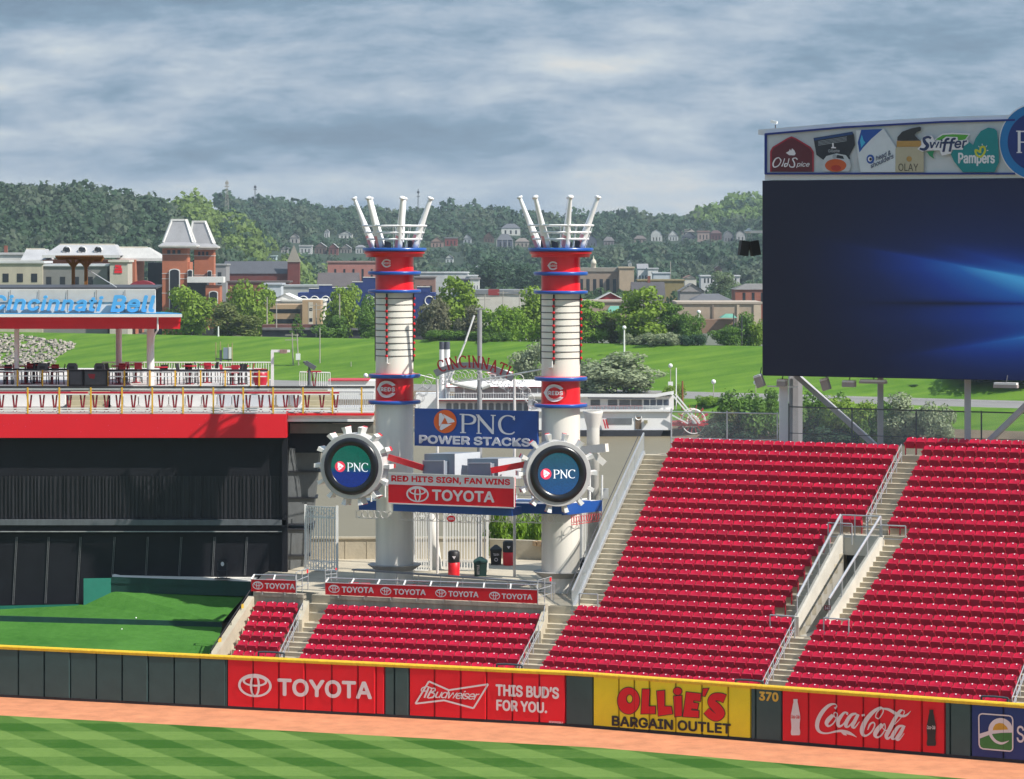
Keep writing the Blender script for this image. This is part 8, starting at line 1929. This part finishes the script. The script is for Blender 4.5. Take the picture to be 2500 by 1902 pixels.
# hillside houses
GH = 'houses on the wooded hillside'
HH = [(1052, 1082, 590, 604, 12, 'gable', (.33, .22, .18), (.16, .11, .1), 'pinkish gabled house left of the flat red one'), (1086, 1117, 582, 601, 3, 'flat', (.24, .06, .05), (.2, .2, .2), 'flat-roofed red brick house with white windows'), (1131, 1151, 582, 594, 12, 'gable', (.36, .38, .4), (.17, .17, .18), 'small pale grey gabled house right of the red one'), (1181, 1206, 579, 592, 13, 'gable', (.12, .075, .055), (.3, .3, .3), 'brown gabled house with pale roof edge'), (1213, 1252, 586, 604, 15, 'hip', (.09, .10, .14), (.11, .115, .13), 'slate blue house with white porch posts'), (1224, 1270, 557, 574, 11, 'hip', WHT, (.11, .115, .13), 'big white house highest on the slope'), (1258, 1292, 590, 603, 9, 'hip', (.34, .3, .26), (.2, .17, .15), 'low tan house right of the slate blue one'), (1088, 1107, 630, 641, 9, 'gable', (.5, .53, .52), (.26, .2, .19), 'lone small white house among trees'), (1160, 1182, 653, 663, 5, 'hip', (.45, .5, .5), (.3, .33, .34), 'pale house half hidden by the huge dark tree'),
 (731, 761, 602, 620, 4, 'flat', (.5, .5, .5), (.4, .4, .4), 'white two-storey house right of the church spire'), (768, 797, 603, 619, 11, 'gable', (.16, .115, .10), (.4, .4, .4), 'brown gabled house with white window, right of the white one'), (802, 825, 605, 622, 11, 'gable', (.17, .06, .05), (.4, .4, .4), 'dark red gabled house with white base'), (831, 857, 606, 618, 10, 'gable', (.24, .22, .2), (.4, .4, .4), 'grey-brown gabled house beside the dark red one'), (868, 892, 604, 619, 6, 'hip', (.48, .48, .47), (.2, .2, .21), 'white house beside the left stack crown'), (792, 803, 566, 580, 6, 'gable', (.5, .5, .5), (.3, .3, .3), 'narrow white house high among trees'), (828, 860, 572, 582, 8, 'gable', (.5, .5, .48), (.3, .3, .3), 'white house with porch high among trees'), (708, 730, 580, 594, 10, 'gable', (.36, .34, .32), (.22, .2, .2), 'pale house with steep roof left of the hillside row'), (686, 704, 607, 620, 6, 'gable', (.4, .38, .36), (.2, .2, .2), 'small pale house behind the church spire'),
 (1432, 1457, 590, 602, 15, 'gambrel', (.10, .11, .15), (.28, .28, .29), 'navy house with rounded barn roof right of the bats'), (1474, 1500, 588, 598, 10, 'hip', (.2, .18, .18), (.13, .12, .12), 'dim grey house under the big trees'), (1548, 1578, 583, 592, 8, 'hip', (.24, .2, .17), (.13, .11, .1), 'brownish house at the edge of the big dark trees'), (1590, 1616, 575, 589, 15, 'gambrel', (.48, .49, .48), (.3, .3, .3), 'white barn-roofed house with dark porch'), (1632, 1656, 575, 588, 14, 'gable', (.48, .49, .48), (.3, .3, .3), 'white steep-gabled house right of the barn-roofed one'), (1666, 1700, 578, 587, 12, 'gable', (.13, .135, .16), (.12, .125, .15), 'slate house with a wide low gable'), (1703, 1732, 567, 588, 4, 'flat', (.36, .27, .24), (.24, .15, .13), 'house with brick top and white lower storey'), (1735, 1762, 570, 587, 8, 'hip', (.12, .045, .05), (.09, .05, .05), 'dark maroon house in the row'), (1767, 1791, 577, 589, 14, 'gambrel', (.2, .2, .21), (.3, .3, .3), 'grey barn-roofed house near the loudspeakers'), (1798, 1819, 574, 587, 11, 'gambrel', (.42, .41, .4), (.2, .18, .18), 'white barn-roofed house left of the loudspeakers'), (1664, 1696, 566, 572, 8, 'hip', (.25, .23, .2), (.2, .18, .16), 'tan roof peeping over the slate house'), (1534, 1542, 640, 650, 4, 'gable', WHT, WHT, 'tiny white shed on the hillside below the row'), (1746, 1762, 655, 664, 6, 'gable', (.15, .1, .09), (.2, .14, .13), 'little brown house below the hillside row'), (662, 674, 626, 632, 1, 'flat', (.4, .5, .5), (.4, .5, .5), 'tiny pale shed left of the church spire')]
for (a, b_, yt, yb, rh, rf, wc_, rcol, lab) in HH:
    pc = (a + b_) / 2; Y = min(ground_at(pc, yb, 1300), 2600); n = 2 if b_ - a < 24 else 3
    r, lo, hi = B('hill_house', 'house', lab, a, b_, yt, yb, Y, wc_, rf, rcol, grid(n, 1, .08, .92, .2, .9, .32, .6), 9, None, min(H(pc, Y), PZ(yb, Y)) - 1.5, rh, GH)
    if 'porch' in lab:
        for i in range(4): q = lo[0].lerp(lo[1], i / 3) + Vector((0, -1.6, 0)); MB().box((q.x, q.y, (lo[0].z + hi[0].z) / 2), (.25, .25, (hi[0].z - lo[0].z))).build('porch_post', wcol(WHT), r)

# ---- wooded hillsides: one mass of crowns per slope
def forest(nm, label, m, place, n_leaf, size):
    rng = np.random.default_rng(len(nm)); cen, rad = [], []
    for px, Y, r in place:
        if Y < 1e9:
            s = F / Y; py = HY + F * (HC - (H(px, Y) + r * .7)) / Y; hit = False
            for (a, b_, y0, y1, Yb2) in BOXES:
                if Y < Yb2 + 6 and a - r * s < px < b_ + r * s and y0 - r * s * .9 < py < y1 + r * s * .85 - 4: hit = True; break
            if hit: continue
        cen.append((PX(px, Y), Y, H(px, Y) + r * .55)); rad.append((r, r, r * rng.uniform(.85, 1.25)))
    cen, rad = np.array(cen), np.array(rad); k = len(cen); Vs, n = [], n_leaf
    d = rng.normal(size=(k, n, 3)); d /= np.linalg.norm(d, axis=2)[:, :, None]; d[:, :, 1] -= .35; d[:, :, 2] = np.abs(d[:, :, 2]) * 1.1 - .25
    lump = 1 + .28 * np.sin(d[:, :, :1] * 7 + rng.uniform(0, 6, (k, 1, 1))) * np.sin(d[:, :, 2:] * 6 + rng.uniform(0, 6, (k, 1, 1)))
    c = cen[:, None] + d * rad[:, None] * lump * rng.uniform(.72, 1.0, (k, n, 1)); nn = d + rng.normal(size=d.shape) * .45; nn /= np.linalg.norm(nn, axis=2)[:, :, None]
    a = np.cross(nn, rng.normal(size=d.shape)); a /= np.linalg.norm(a, axis=2)[:, :, None]; b_ = np.cross(nn, a); sz = size * rad[:, None, :1] * rng.uniform(.6, 1.3, (k, n, 1))
    V = np.stack([c - a * sz - b_ * sz * .7, c + a * sz - b_ * sz * .7, c + a * sz + b_ * sz * .7, c - a * sz + b_ * sz * .7], 2).reshape(-1, 3)
    o = bpy.data.objects.new(nm, np_mesh(nm, V, np.arange(len(V)).reshape(-1, 4), [m])); COL.objects.link(o); return tag(o, label, 'woods', None, 'stuff')
rg = np.random.default_rng(3)
mid, brt, left, lbr, town, far2 = [], [], [], [], [], []
for Y in np.arange(1600, 2760, 17):
    for px in np.arange(560, 1990, 30 * 2200 / Y):
        p = px + rg.uniform(-15, 15); y_ = Y + rg.uniform(-8, 8); r = rg.choice([3.2, 4.4, 6.0, 8.0], p=[.25, .35, .28, .12])
        if Y > 2500: r *= rg.uniform(.9, 1.45)
        py = HY + F * (HC - H(p, y_)) / y_; t = rg.random()
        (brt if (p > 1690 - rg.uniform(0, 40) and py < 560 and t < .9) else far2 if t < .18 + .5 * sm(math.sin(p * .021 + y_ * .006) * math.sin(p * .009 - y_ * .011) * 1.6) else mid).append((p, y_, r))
for Y in np.arange(1250, 1830, 13):
    for px in np.arange(-330, 800, 36):
        p = px + rg.uniform(-18, 18); y_ = Y + rg.uniform(-6, 6); 
        if H(p, y_) < 1.5: continue
        r = rg.choice([2.8, 3.9, 5.2, 7.0], p=[.25, .35, .28, .12]) * (rg.uniform(.85, 1.25) if Y > 1720 else 1); py = HY + F * (HC - H(p, y_)) / y_
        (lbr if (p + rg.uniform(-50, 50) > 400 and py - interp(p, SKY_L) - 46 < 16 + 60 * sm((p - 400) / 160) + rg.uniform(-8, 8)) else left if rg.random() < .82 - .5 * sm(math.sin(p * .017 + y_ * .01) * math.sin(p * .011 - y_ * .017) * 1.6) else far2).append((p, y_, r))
for Y in np.arange(960, 1620, 33):
    for px in np.arange(520, 1900, 66): town.append((px + rg.uniform(-30, 30), Y + rg.uniform(-14, 14), rg.uniform(2.6, 5)))
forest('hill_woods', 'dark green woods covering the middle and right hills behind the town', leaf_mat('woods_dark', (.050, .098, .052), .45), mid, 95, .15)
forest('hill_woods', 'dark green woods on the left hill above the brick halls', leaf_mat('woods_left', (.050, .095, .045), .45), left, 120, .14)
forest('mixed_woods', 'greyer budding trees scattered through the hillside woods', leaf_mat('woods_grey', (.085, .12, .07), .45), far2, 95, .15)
forest('bright_woods', 'sunlit yellow-green woods on the hill top beside the screen', leaf_mat('woods_sunlit', (.15, .235, .06), .4), brt, 110, .14)  # sunlight on the hill top painted as brighter leaves than the dark slopes
forest('bright_woods', 'sunlit yellow-green slope right of the left hill', leaf_mat('woods_sunlit_left', (.15, .22, .05), .4), lbr, 120, .14)  # sunlit slope painted into a brighter leaf colour
forest('town_trees', 'scattered dark garden trees between the town roofs', leaf_mat('woods_town', (.06, .11, .04), .5), town, 110, .14)

# ---- boats at the far bank
M_BW = mat('boat_white', (.86, .85, .83), .5, .06, .3); M_BR = mat('boat_red', (.55, .03, .045), .5, .1, .5); M_BH = mat('hull_dark', (.075, .08, .105), .5, .2, .3); M_BG = mat('boat_glass', (.16, .17, .18), .3, .2, .5)
def bbox(nm, m, x0, y0, x1, y1, Y, dp, par): q = block(x0, x1, y0, y1, Y, dp); return MB().hexa(*q).build(nm, m, par)
def balus(x0, x1, y0, y1, Y, par, n, m=None): m = m or M_BW; t = MB(); [t.bar(P(x0, y, Y), P(x1, y, Y), .09) for y in (y0, y1)]; [t.box((P(x0 + (x1 - x0) * i / n, y0, Y) + P(x0 + (x1 - x0) * i / n, y1, Y)) / 2, (.07, .05, (y1 - y0) * Y / F)) for i in range(n + 1)]; return t.build('balustrade', m, par)
YBT = 550.
b2 = E('paddle_boat', 'white boat with long cabin windows and a red stern paddle wheel', 'boat', P(1520, 1066, YBT))
hl = MB().hexa([P(1418, 1068, YBT), P(1612, 1067, YBT), P(1612, 1067, YBT + 7), P(1418, 1068, YBT + 7)], [P(1405, 1050, YBT - .4), P(1620, 1050, YBT - .4), P(1620, 1050, YBT + 7.4), P(1405, 1050, YBT + 7.4)]).build('hull', M_BH, b2)
bbox('lower_cabin', M_BW, 1290, 1003, 1638, 1050, YBT, 7, b2); bbox('deck_edge', M_BW, 1290, 1000, 1642, 1005, YBT - .5, 8, b2)
bbox('window_band', M_BG, 1481, 1021, 1543, 1036, YBT - .08, .2, b2); dq = bbox('cabin_door', mat('door_brown', (.16, .11, .07), .6, .2, 1), 1551, 1018, 1566, 1048, YBT - .1, .2, b2); b_ = MB(); b_.torus(P(1558.5, 1018, YBT - .1), .5, .10, Vector((0, -1, 0)), 14, 4, 0, 6.28); b_.build('door_arch', M_BW, dq)
bbox('life_box', mat('tank_olive', (.28, .25, .15), .6, .2, 1), 1572, 1026, 1581, 1034, YBT - .5, .4, b2)
bbox('upper_cabin', M_BW, 1290, 968, 1645, 1000, YBT + 1.0, 5, b2)
for x0, x1 in ((1300, 1322), (1330, 1352), (1360, 1400), (1442, 1465), (1484, 1507), (1512, 1538), (1541, 1567)): bbox('cabin_window', M_BG, x0, 976, x1, 991, YBT + .9, .2, b2)
for i in range(4): w_ = bbox('lattice_window', mat('lattice_blue', (.10, .12, .16), .5, .3, 6), 1572 + 16 * i, 976, 1585 + 16 * i, 990, YBT + .9, .2, b2)
balus(1290, 1568, 991, 1002, YBT - .3, b2, 30, mat('rail_pink', (.55, .33, .33), .5, .1, 1)); balus(1570, 1640, 991, 1002, YBT - .3, b2, 9)
MB().hexa([P(1290, 968, YBT - .5), P(1600, 970, YBT - .5), P(1600, 970, YBT + 7), P(1290, 968, YBT + 7)], [P(1290, 961, YBT - .5), P(1600, 962, YBT - .5), P(1600, 962, YBT + 7), P(1290, 961, YBT + 7)]).build('roof', M_BW, b2); MB().hexa([P(1600, 970, YBT - .5), P(1645, 962, YBT - .5), P(1645, 962, YBT + 7), P(1600, 970, YBT + 7)], [P(1600, 962, YBT - .5), P(1645, 954, YBT - .5), P(1645, 954, YBT + 7), P(1600, 962, YBT + 7)]).build('roof_lip', M_BW, b2)
MB().bar(P(1435, 971.5, YBT - .55), P(1600, 973, YBT - .55), .2).build('roof_edge', M_BH, b2); MB().tube(P(1651, 1000, YBT), P(1651, 898, YBT), .09).build('mast', M_BW, b2)
for i, x in enumerate((1473, 1479)): MB().bar(P(x, 1024, YBT - .7), P(x + 6, 1046, YBT - .7), .25, .5).build('deck_chair', M_BR, b2)
c = P(1692, 1028, YBT + 2); pw = MB(); n_ = Vector((0, -1, 0)); R = 37 * YBT / F
for dz in (-2.2, 2.2): pw.torus(c + Vector((0, dz, 0)), R * .78, .10, n_, 26, 5); pw.torus(c + Vector((0, dz, 0)), R * .35, .1, n_, 16, 4)
pw.build('wheel_rim', M_BW, b2)
for k in range(14): a = 2 * math.pi * k / 14; d = Vector((math.cos(a), 0, math.sin(a))); m = MB(); m.bar(c + d * .3 + Vector((0, -2.2, 0)), c + d * R * .8 + Vector((0, -2.2, 0)), .12); m.box(c + d * R * .86, (1.1, 4.6, .14), d); m.build('wheel_paddle', M_BR, b2)
MB().tube(c + Vector((0, -2.6, 0)), c + Vector((0, 2.6, 0)), .35, n=12).build('wheel_hub', M_BW, b2)
for dx in (0, 9): MB().bar(P(1640 + dx, 962, YBT - .6), P(1700 + dx, 1034, YBT - .6), .26).build('wheel_strut', M_BW, b2)
MB().bar(P(1634, 1010, YBT - .6), P(1680, 1034, YBT - .6), .24).build('wheel_strut', M_BW, b2); bbox('stern_deck', M_BR, 1640, 1033, 1735, 1040, YBT - .3, 6, b2)
b1 = E('excursion_boat', 'large white excursion boat with red trim, arched windows and twin black-topped funnels', 'boat', P(1250, 1060, 562)); Y1 = 562.
bbox('hull', M_BH, 1075, 1045, 1405, 1066, Y1, 9, b1); bbox('main_deck', M_BW, 1070, 980, 1400, 1046, Y1 + .5, 8, b1)
for i in range(14): x = 1090 + 17.2 * i; arch_win(x, x + 12, 984, 1006, Y1 + .45, b1, M_BG)
bbox('red_trim', M_BR, 1065, 976.5, 1404, 979, Y1 - .6, 10, b1); bbox('deck_floor', M_BW, 1065, 973.5, 1404, 976.3, Y1 - .7, 10, b1); balus(1090, 1404, 960, 973, Y1 - .5, b1, 52)
bbox('upper_cabin', mat('boat_grey', (.46, .46, .46), .6, .1, .3), 1110, 946, 1390, 974, Y1 + 2, 5, b1)
for i in range(9): bbox('deck_post', M_BW, 1096 + 36 * i, 944, 1097.6 + 36 * i, 974, Y1 - .4, .12, b1); 
bbox('red_trim', M_BR, 1088, 944, 1404, 946, Y1 - .7, 9, b1); MB().hexa([P(1088, 944, Y1 - .8), P(1404, 944, Y1 - .8), P(1404, 944, Y1 + 8.5), P(1088, 944, Y1 + 8.5)], [P(1150, 927, Y1 + 3), P(1330, 927, Y1 + 3), P(1330, 927, Y1 + 6), P(1150, 927, Y1 + 6)]).build('roof', M_BW, b1)
ph = bbox('pilot_house', M_BW, 1196, 912, 1246, 930, Y1 + 2.5, 4, b1); [bbox('pilot_window', M_BG, 1199 + 12 * i, 915, 1208 + 12 * i, 925, Y1 + 2.4, .2, b1) for i in range(4)]
bbox('red_trim', M_BR, 1189, 910, 1253, 912, Y1 + 1.9, 5, b1); MB().hexa([P(1189, 910, Y1 + 1.8), P(1253, 910, Y1 + 1.8), P(1253, 910, Y1 + 7), P(1189, 910, Y1 + 7)], [P(1206, 903, Y1 + 3.5), P(1236, 903, Y1 + 3.5), P(1236, 903, Y1 + 5), P(1206, 903, Y1 + 5)]).build('pilot_roof', M_BW, b1)
for x in (1079, 1092): MB().tube(P(x, 985, Y1 + 3), P(x, 853, Y1 + 3), .46, .46, 14).build('funnel', M_BW, b1); MB().tube(P(x, 853, Y1 + 3), P(x, 834, Y1 + 3), .47, .47, 14).build('funnel_top', M_BH, b1)
bbox('after_cabin', M_BW, 1268, 930, 1300, 944, Y1 + 3, 3, b1)
bd = E('white_barge', 'low white landing barge with red edge between the left stack and the party deck', 'boat', P(870, 960, 562)); bbox('barge_deck', M_BW, 800, 930, 960, 975, Y1, 8, bd); bbox('red_trim', M_BR, 800, 927.5, 900, 930, Y1 - .3, 8, bd); bbox('barge_cabin', M_BW, 1015, 960, 1085, 1010, Y1 + 3, 4, bd)

# ---- poles, lamps, masts
M_POLE = mat('pole_grey', (.36, .33, .28), .8, .2, 2); M_LAMP = mat('lamp_glass', (.8, .8, .77), .3, .03, 1)
GP = 'poles and lamps on the levee'
def pole(px, yb, yt, Y, label, r=.14, m=None, cross=False, globe=False, box=False, lean=0):
    z = H(px, Y) - .3 if Y > 450 else PZ(yb, Y); o = Vector((PX(px, Y), Y, z)); t = P(px - lean, yt, Y); nm = 'street_lamp' if globe else 'utility_pole'
    root = E(nm, label, 'street lamp' if globe else 'pole', o, GP); m = m or M_POLE; MB().tube(o, t, r, r * .7, 7).build('pole', m, root)
    if cross:
        for dz in (.5, 1.5): MB().bar(t + Vector((-1.4, 0, -dz)), t + Vector((1.4, 0, -dz)), .16).build('cross_arm', m, root)
    if globe: b_ = MB(); b_.ball((0, 0, 0), .42, 10, 7); b_.v = [tuple(Vector(v) + t) for v in b_.v]; b_.build('lamp_globe', M_LAMP, root, smooth=True)
    if box: MB().box(o.lerp(t, .3), (.9, .5, 1.3)).build('sign_box', M_LAMP, root)
LVo = lambda px, o: (661 + o) / (1 + .65 * (px - 1250) / F)
pole(781, 905, 800, LVo(781, -20), 'tall wooden pole on the levee left of the left stack'); pole(716, 903, 812, LVo(716, -22), 'wooden pole with double cross arms, left one of a pair', cross=True, lean=3); pole(729, 903, 815, LVo(729, -22), 'wooden pole with grey transformer, right one of a pair', box=True, lean=4); pole(533, 826, 797, LVo(533, 2), 'short white post on the levee crest', .2, M_WHITE)
pole(857, 930, 883, LVo(857, -22), 'slim grey post on the levee beside the left stack', .1); pole(893, 935, 917, 572, 'small globe lamp left of the left stack', .07, globe=True); pole(1524, 860, 800, LVo(1524, -8), 'white levee post with lamp right of the right stack', .2, M_WHITE, globe=True); pole(1637, 955, 893, 604, 'globe lamp with white box beside the far car park', .1, globe=True, box=True); pole(1742, 965, 932, 585, 'globe lamp on the car park, left of the white leg', .09, globe=True); pole(1845, 965, 934, 583, 'globe lamp on the car park, close to the white leg', .09, globe=True); pole(1666, 1010, 930, 570, 'rusty brown mooring pole beside the paddle wheel', .22, mat('rusty_pole', (.25, .09, .03), .8, .2, 2))
pole(1706, 800, 762, LVo(1706, 20), 'white lamp post before the tan store', .2, M_WHITE, globe=True); pole(1791, 850, 765, LVo(1791, 10), 'dark slim pole beside the screen, left one', .15, M_DKGREY); pole(1811, 852, 772, LVo(1811, 10), 'dark slim pole beside the screen, right one', .15, M_DKGREY); pole(652, 795, 725, LVo(652, 55), 'wooden pole before the parking building, left one', .18); pole(675, 795, 738, LVo(675, 50), 'wooden pole before the parking building, middle one', .16); pole(772, 800, 740, LVo(772, 55), 'wooden pole before the parking building, right one', .18, cross=True); pole(829, 800, 718, LVo(829, 48), 'wooden pole with pale disc before the round tree', .2); pole(866, 780, 706, 900, 'thin pole before the navy hall', .16, cross=True)
pole(1184, 770, 718, 860, 'cross-armed pole before the warehouse, left one', .16, cross=True); pole(1228, 770, 710, 860, 'cross-armed pole before the warehouse, middle one', .16, cross=True); pole(1268, 770, 706, 860, 'cross-armed pole before the warehouse, right one', .16, cross=True); pole(1637, 690, 638, 1500, 'thin tall pole above the white hillside row', .25)
sb3 = E('power_substation', 'cluster of four thin poles with grey transformer boxes on the levee', 'substation', P(548, 905, LVo(548, -24))); Ys = LVo(548, -24)
for x, y in ((527, 836), (538, 834), (557, 840), (567, 837)): MB().tube(P(x, 907, Ys), P(x, y, Ys), .13, .1, 6).build('pole', mat('pole_yellow', (.32, .26, .12), .8, .2, 2), sb3)
for x0, y0, x1, y1, m in ((545, 849, 556, 876, wcol((.22, .26, .32))), (558, 848, 564, 876, wcol(WHT)), (536, 855, 541, 900, M_DKGREY)): bbox('transformer', m, x0, y0, x1, y1, Ys - .5, 1, sb3)
MB().bar(P(527, 876, Ys), P(566, 878, Ys), .25).build('beam', M_DKGREY, sb3)
for px, yb, yt, w, lab in ((554, 510, 440, 1.1, 'tall pale radio mast on the left hill top'), (623, 500, 452, .9, 'dark lattice radio mast beside the pale one'), (1021, 545, 461, 1.0, 'thin radio mast behind the left stack\'s bats')):
    Y = 2600 if px > 900 else 1900 if px < 600 else 2500; o = P(px, yb, Y); t = P(px, yt, Y); root = E('radio_mast', lab, 'radio mast', o, 'radio masts on the skyline'); m = MB()
    for sx, sy in ((-1, -1), (1, -1), (0, 1)): m.tube(o + Vector((sx * w, sy * w, 0)), t + Vector((sx * .25, sy * .25, 0)), .13, .1, 5)
    n = 9
    for i in range(n): q = o.lerp(t, i / n); m.bar(q + Vector((-w * (1 - i / n * .75), -w, 0)), o.lerp(t, (i + 1) / n) + Vector((w * (1 - i / n * .75), -w * .5, 0)), .12)
    m.build('lattice', M_POLE if px < 600 else M_DKGREY, root); MB().box(o.lerp(t, .9), (1.9, 1.2, 1.6)).box(o.lerp(t, .78), (2.6, 1.0, .5)).build('antennas', M_POLE if px < 600 else M_DKGREY, root)
# pile of pale rocks on the levee at the left edge
rk = random.Random(5); b_ = MB(); bd_ = [(-60, 812), (60, 820), (120, 830), (183, 835), (180, 850), (140, 872), (128, 905), (-60, 905)]
def inside(x, y): 
    r = False
    for (x0, y0), (x1, y1) in zip(bd_, bd_[1:] + bd_[:1]):
        if (y0 > y) != (y1 > y) and x < (x1 - x0) * (y - y0) / (y1 - y0) + x0: r = not r
    return r
n = 0
while n < 900:
    px, py = rk.uniform(-60, 186), rk.uniform(812, 905)
    if not inside(px, py): continue
    Y = ground_at(px, py, 640, 760); c = Vector((PX(px, Y), Y, H(px, Y))); r = rk.uniform(.25, .6); v = []
    for i in range(2):
        for k in range(5): a = 6.28 * k / 5 + rk.random(); v.append(c + Vector((math.cos(a) * r * rk.uniform(.6, 1), math.sin(a) * r, r * (.1 + .7 * i) * rk.uniform(.7, 1.2))))
    b_.add(v, [(0, 1, 6, 5), (1, 2, 7, 6), (2, 3, 8, 7), (3, 4, 9, 8), (4, 0, 5, 9), (5, 6, 7, 8, 9)]); n += 1
o = b_.build('riprap_rocks', mat('riprap_stone', (.38, .34, .29), .9, .5, .8)); tag(o, 'field of pale broken rocks on the levee at the left edge', 'rocks', None, 'stuff')

# ---- summer haze over the river and town: one closed box of thin even air
hz = MB().hexa([Vector((-2600, -60, -16)), Vector((2600, -60, -16)), Vector((2600, 6200, -16)), Vector((-2600, 6200, -16))], [Vector((-2600, -60, 130)), Vector((2600, -60, 130)), Vector((2600, 6200, 130)), Vector((-2600, 6200, 130))]).build('haze', [], org=(0, 0, 0))
hm = bpy.data.materials.new('haze_air'); hm.use_nodes = True; t = hm.node_tree; t.nodes.clear(); vo = t.nodes.new('ShaderNodeVolumePrincipled'); ou = t.nodes.new('ShaderNodeOutputMaterial')
vo.inputs['Color'].default_value = (.74, .88, 1.0, 1); vo.inputs['Density'].default_value = HAZE; vo.inputs['Anisotropy'].default_value = .2
t.links.new(vo.outputs[0], ou.inputs['Volume']); hz.data.materials.append(hm); tag(hz, 'thin bluish haze filling the air toward the hills', None, None, 'stuff')
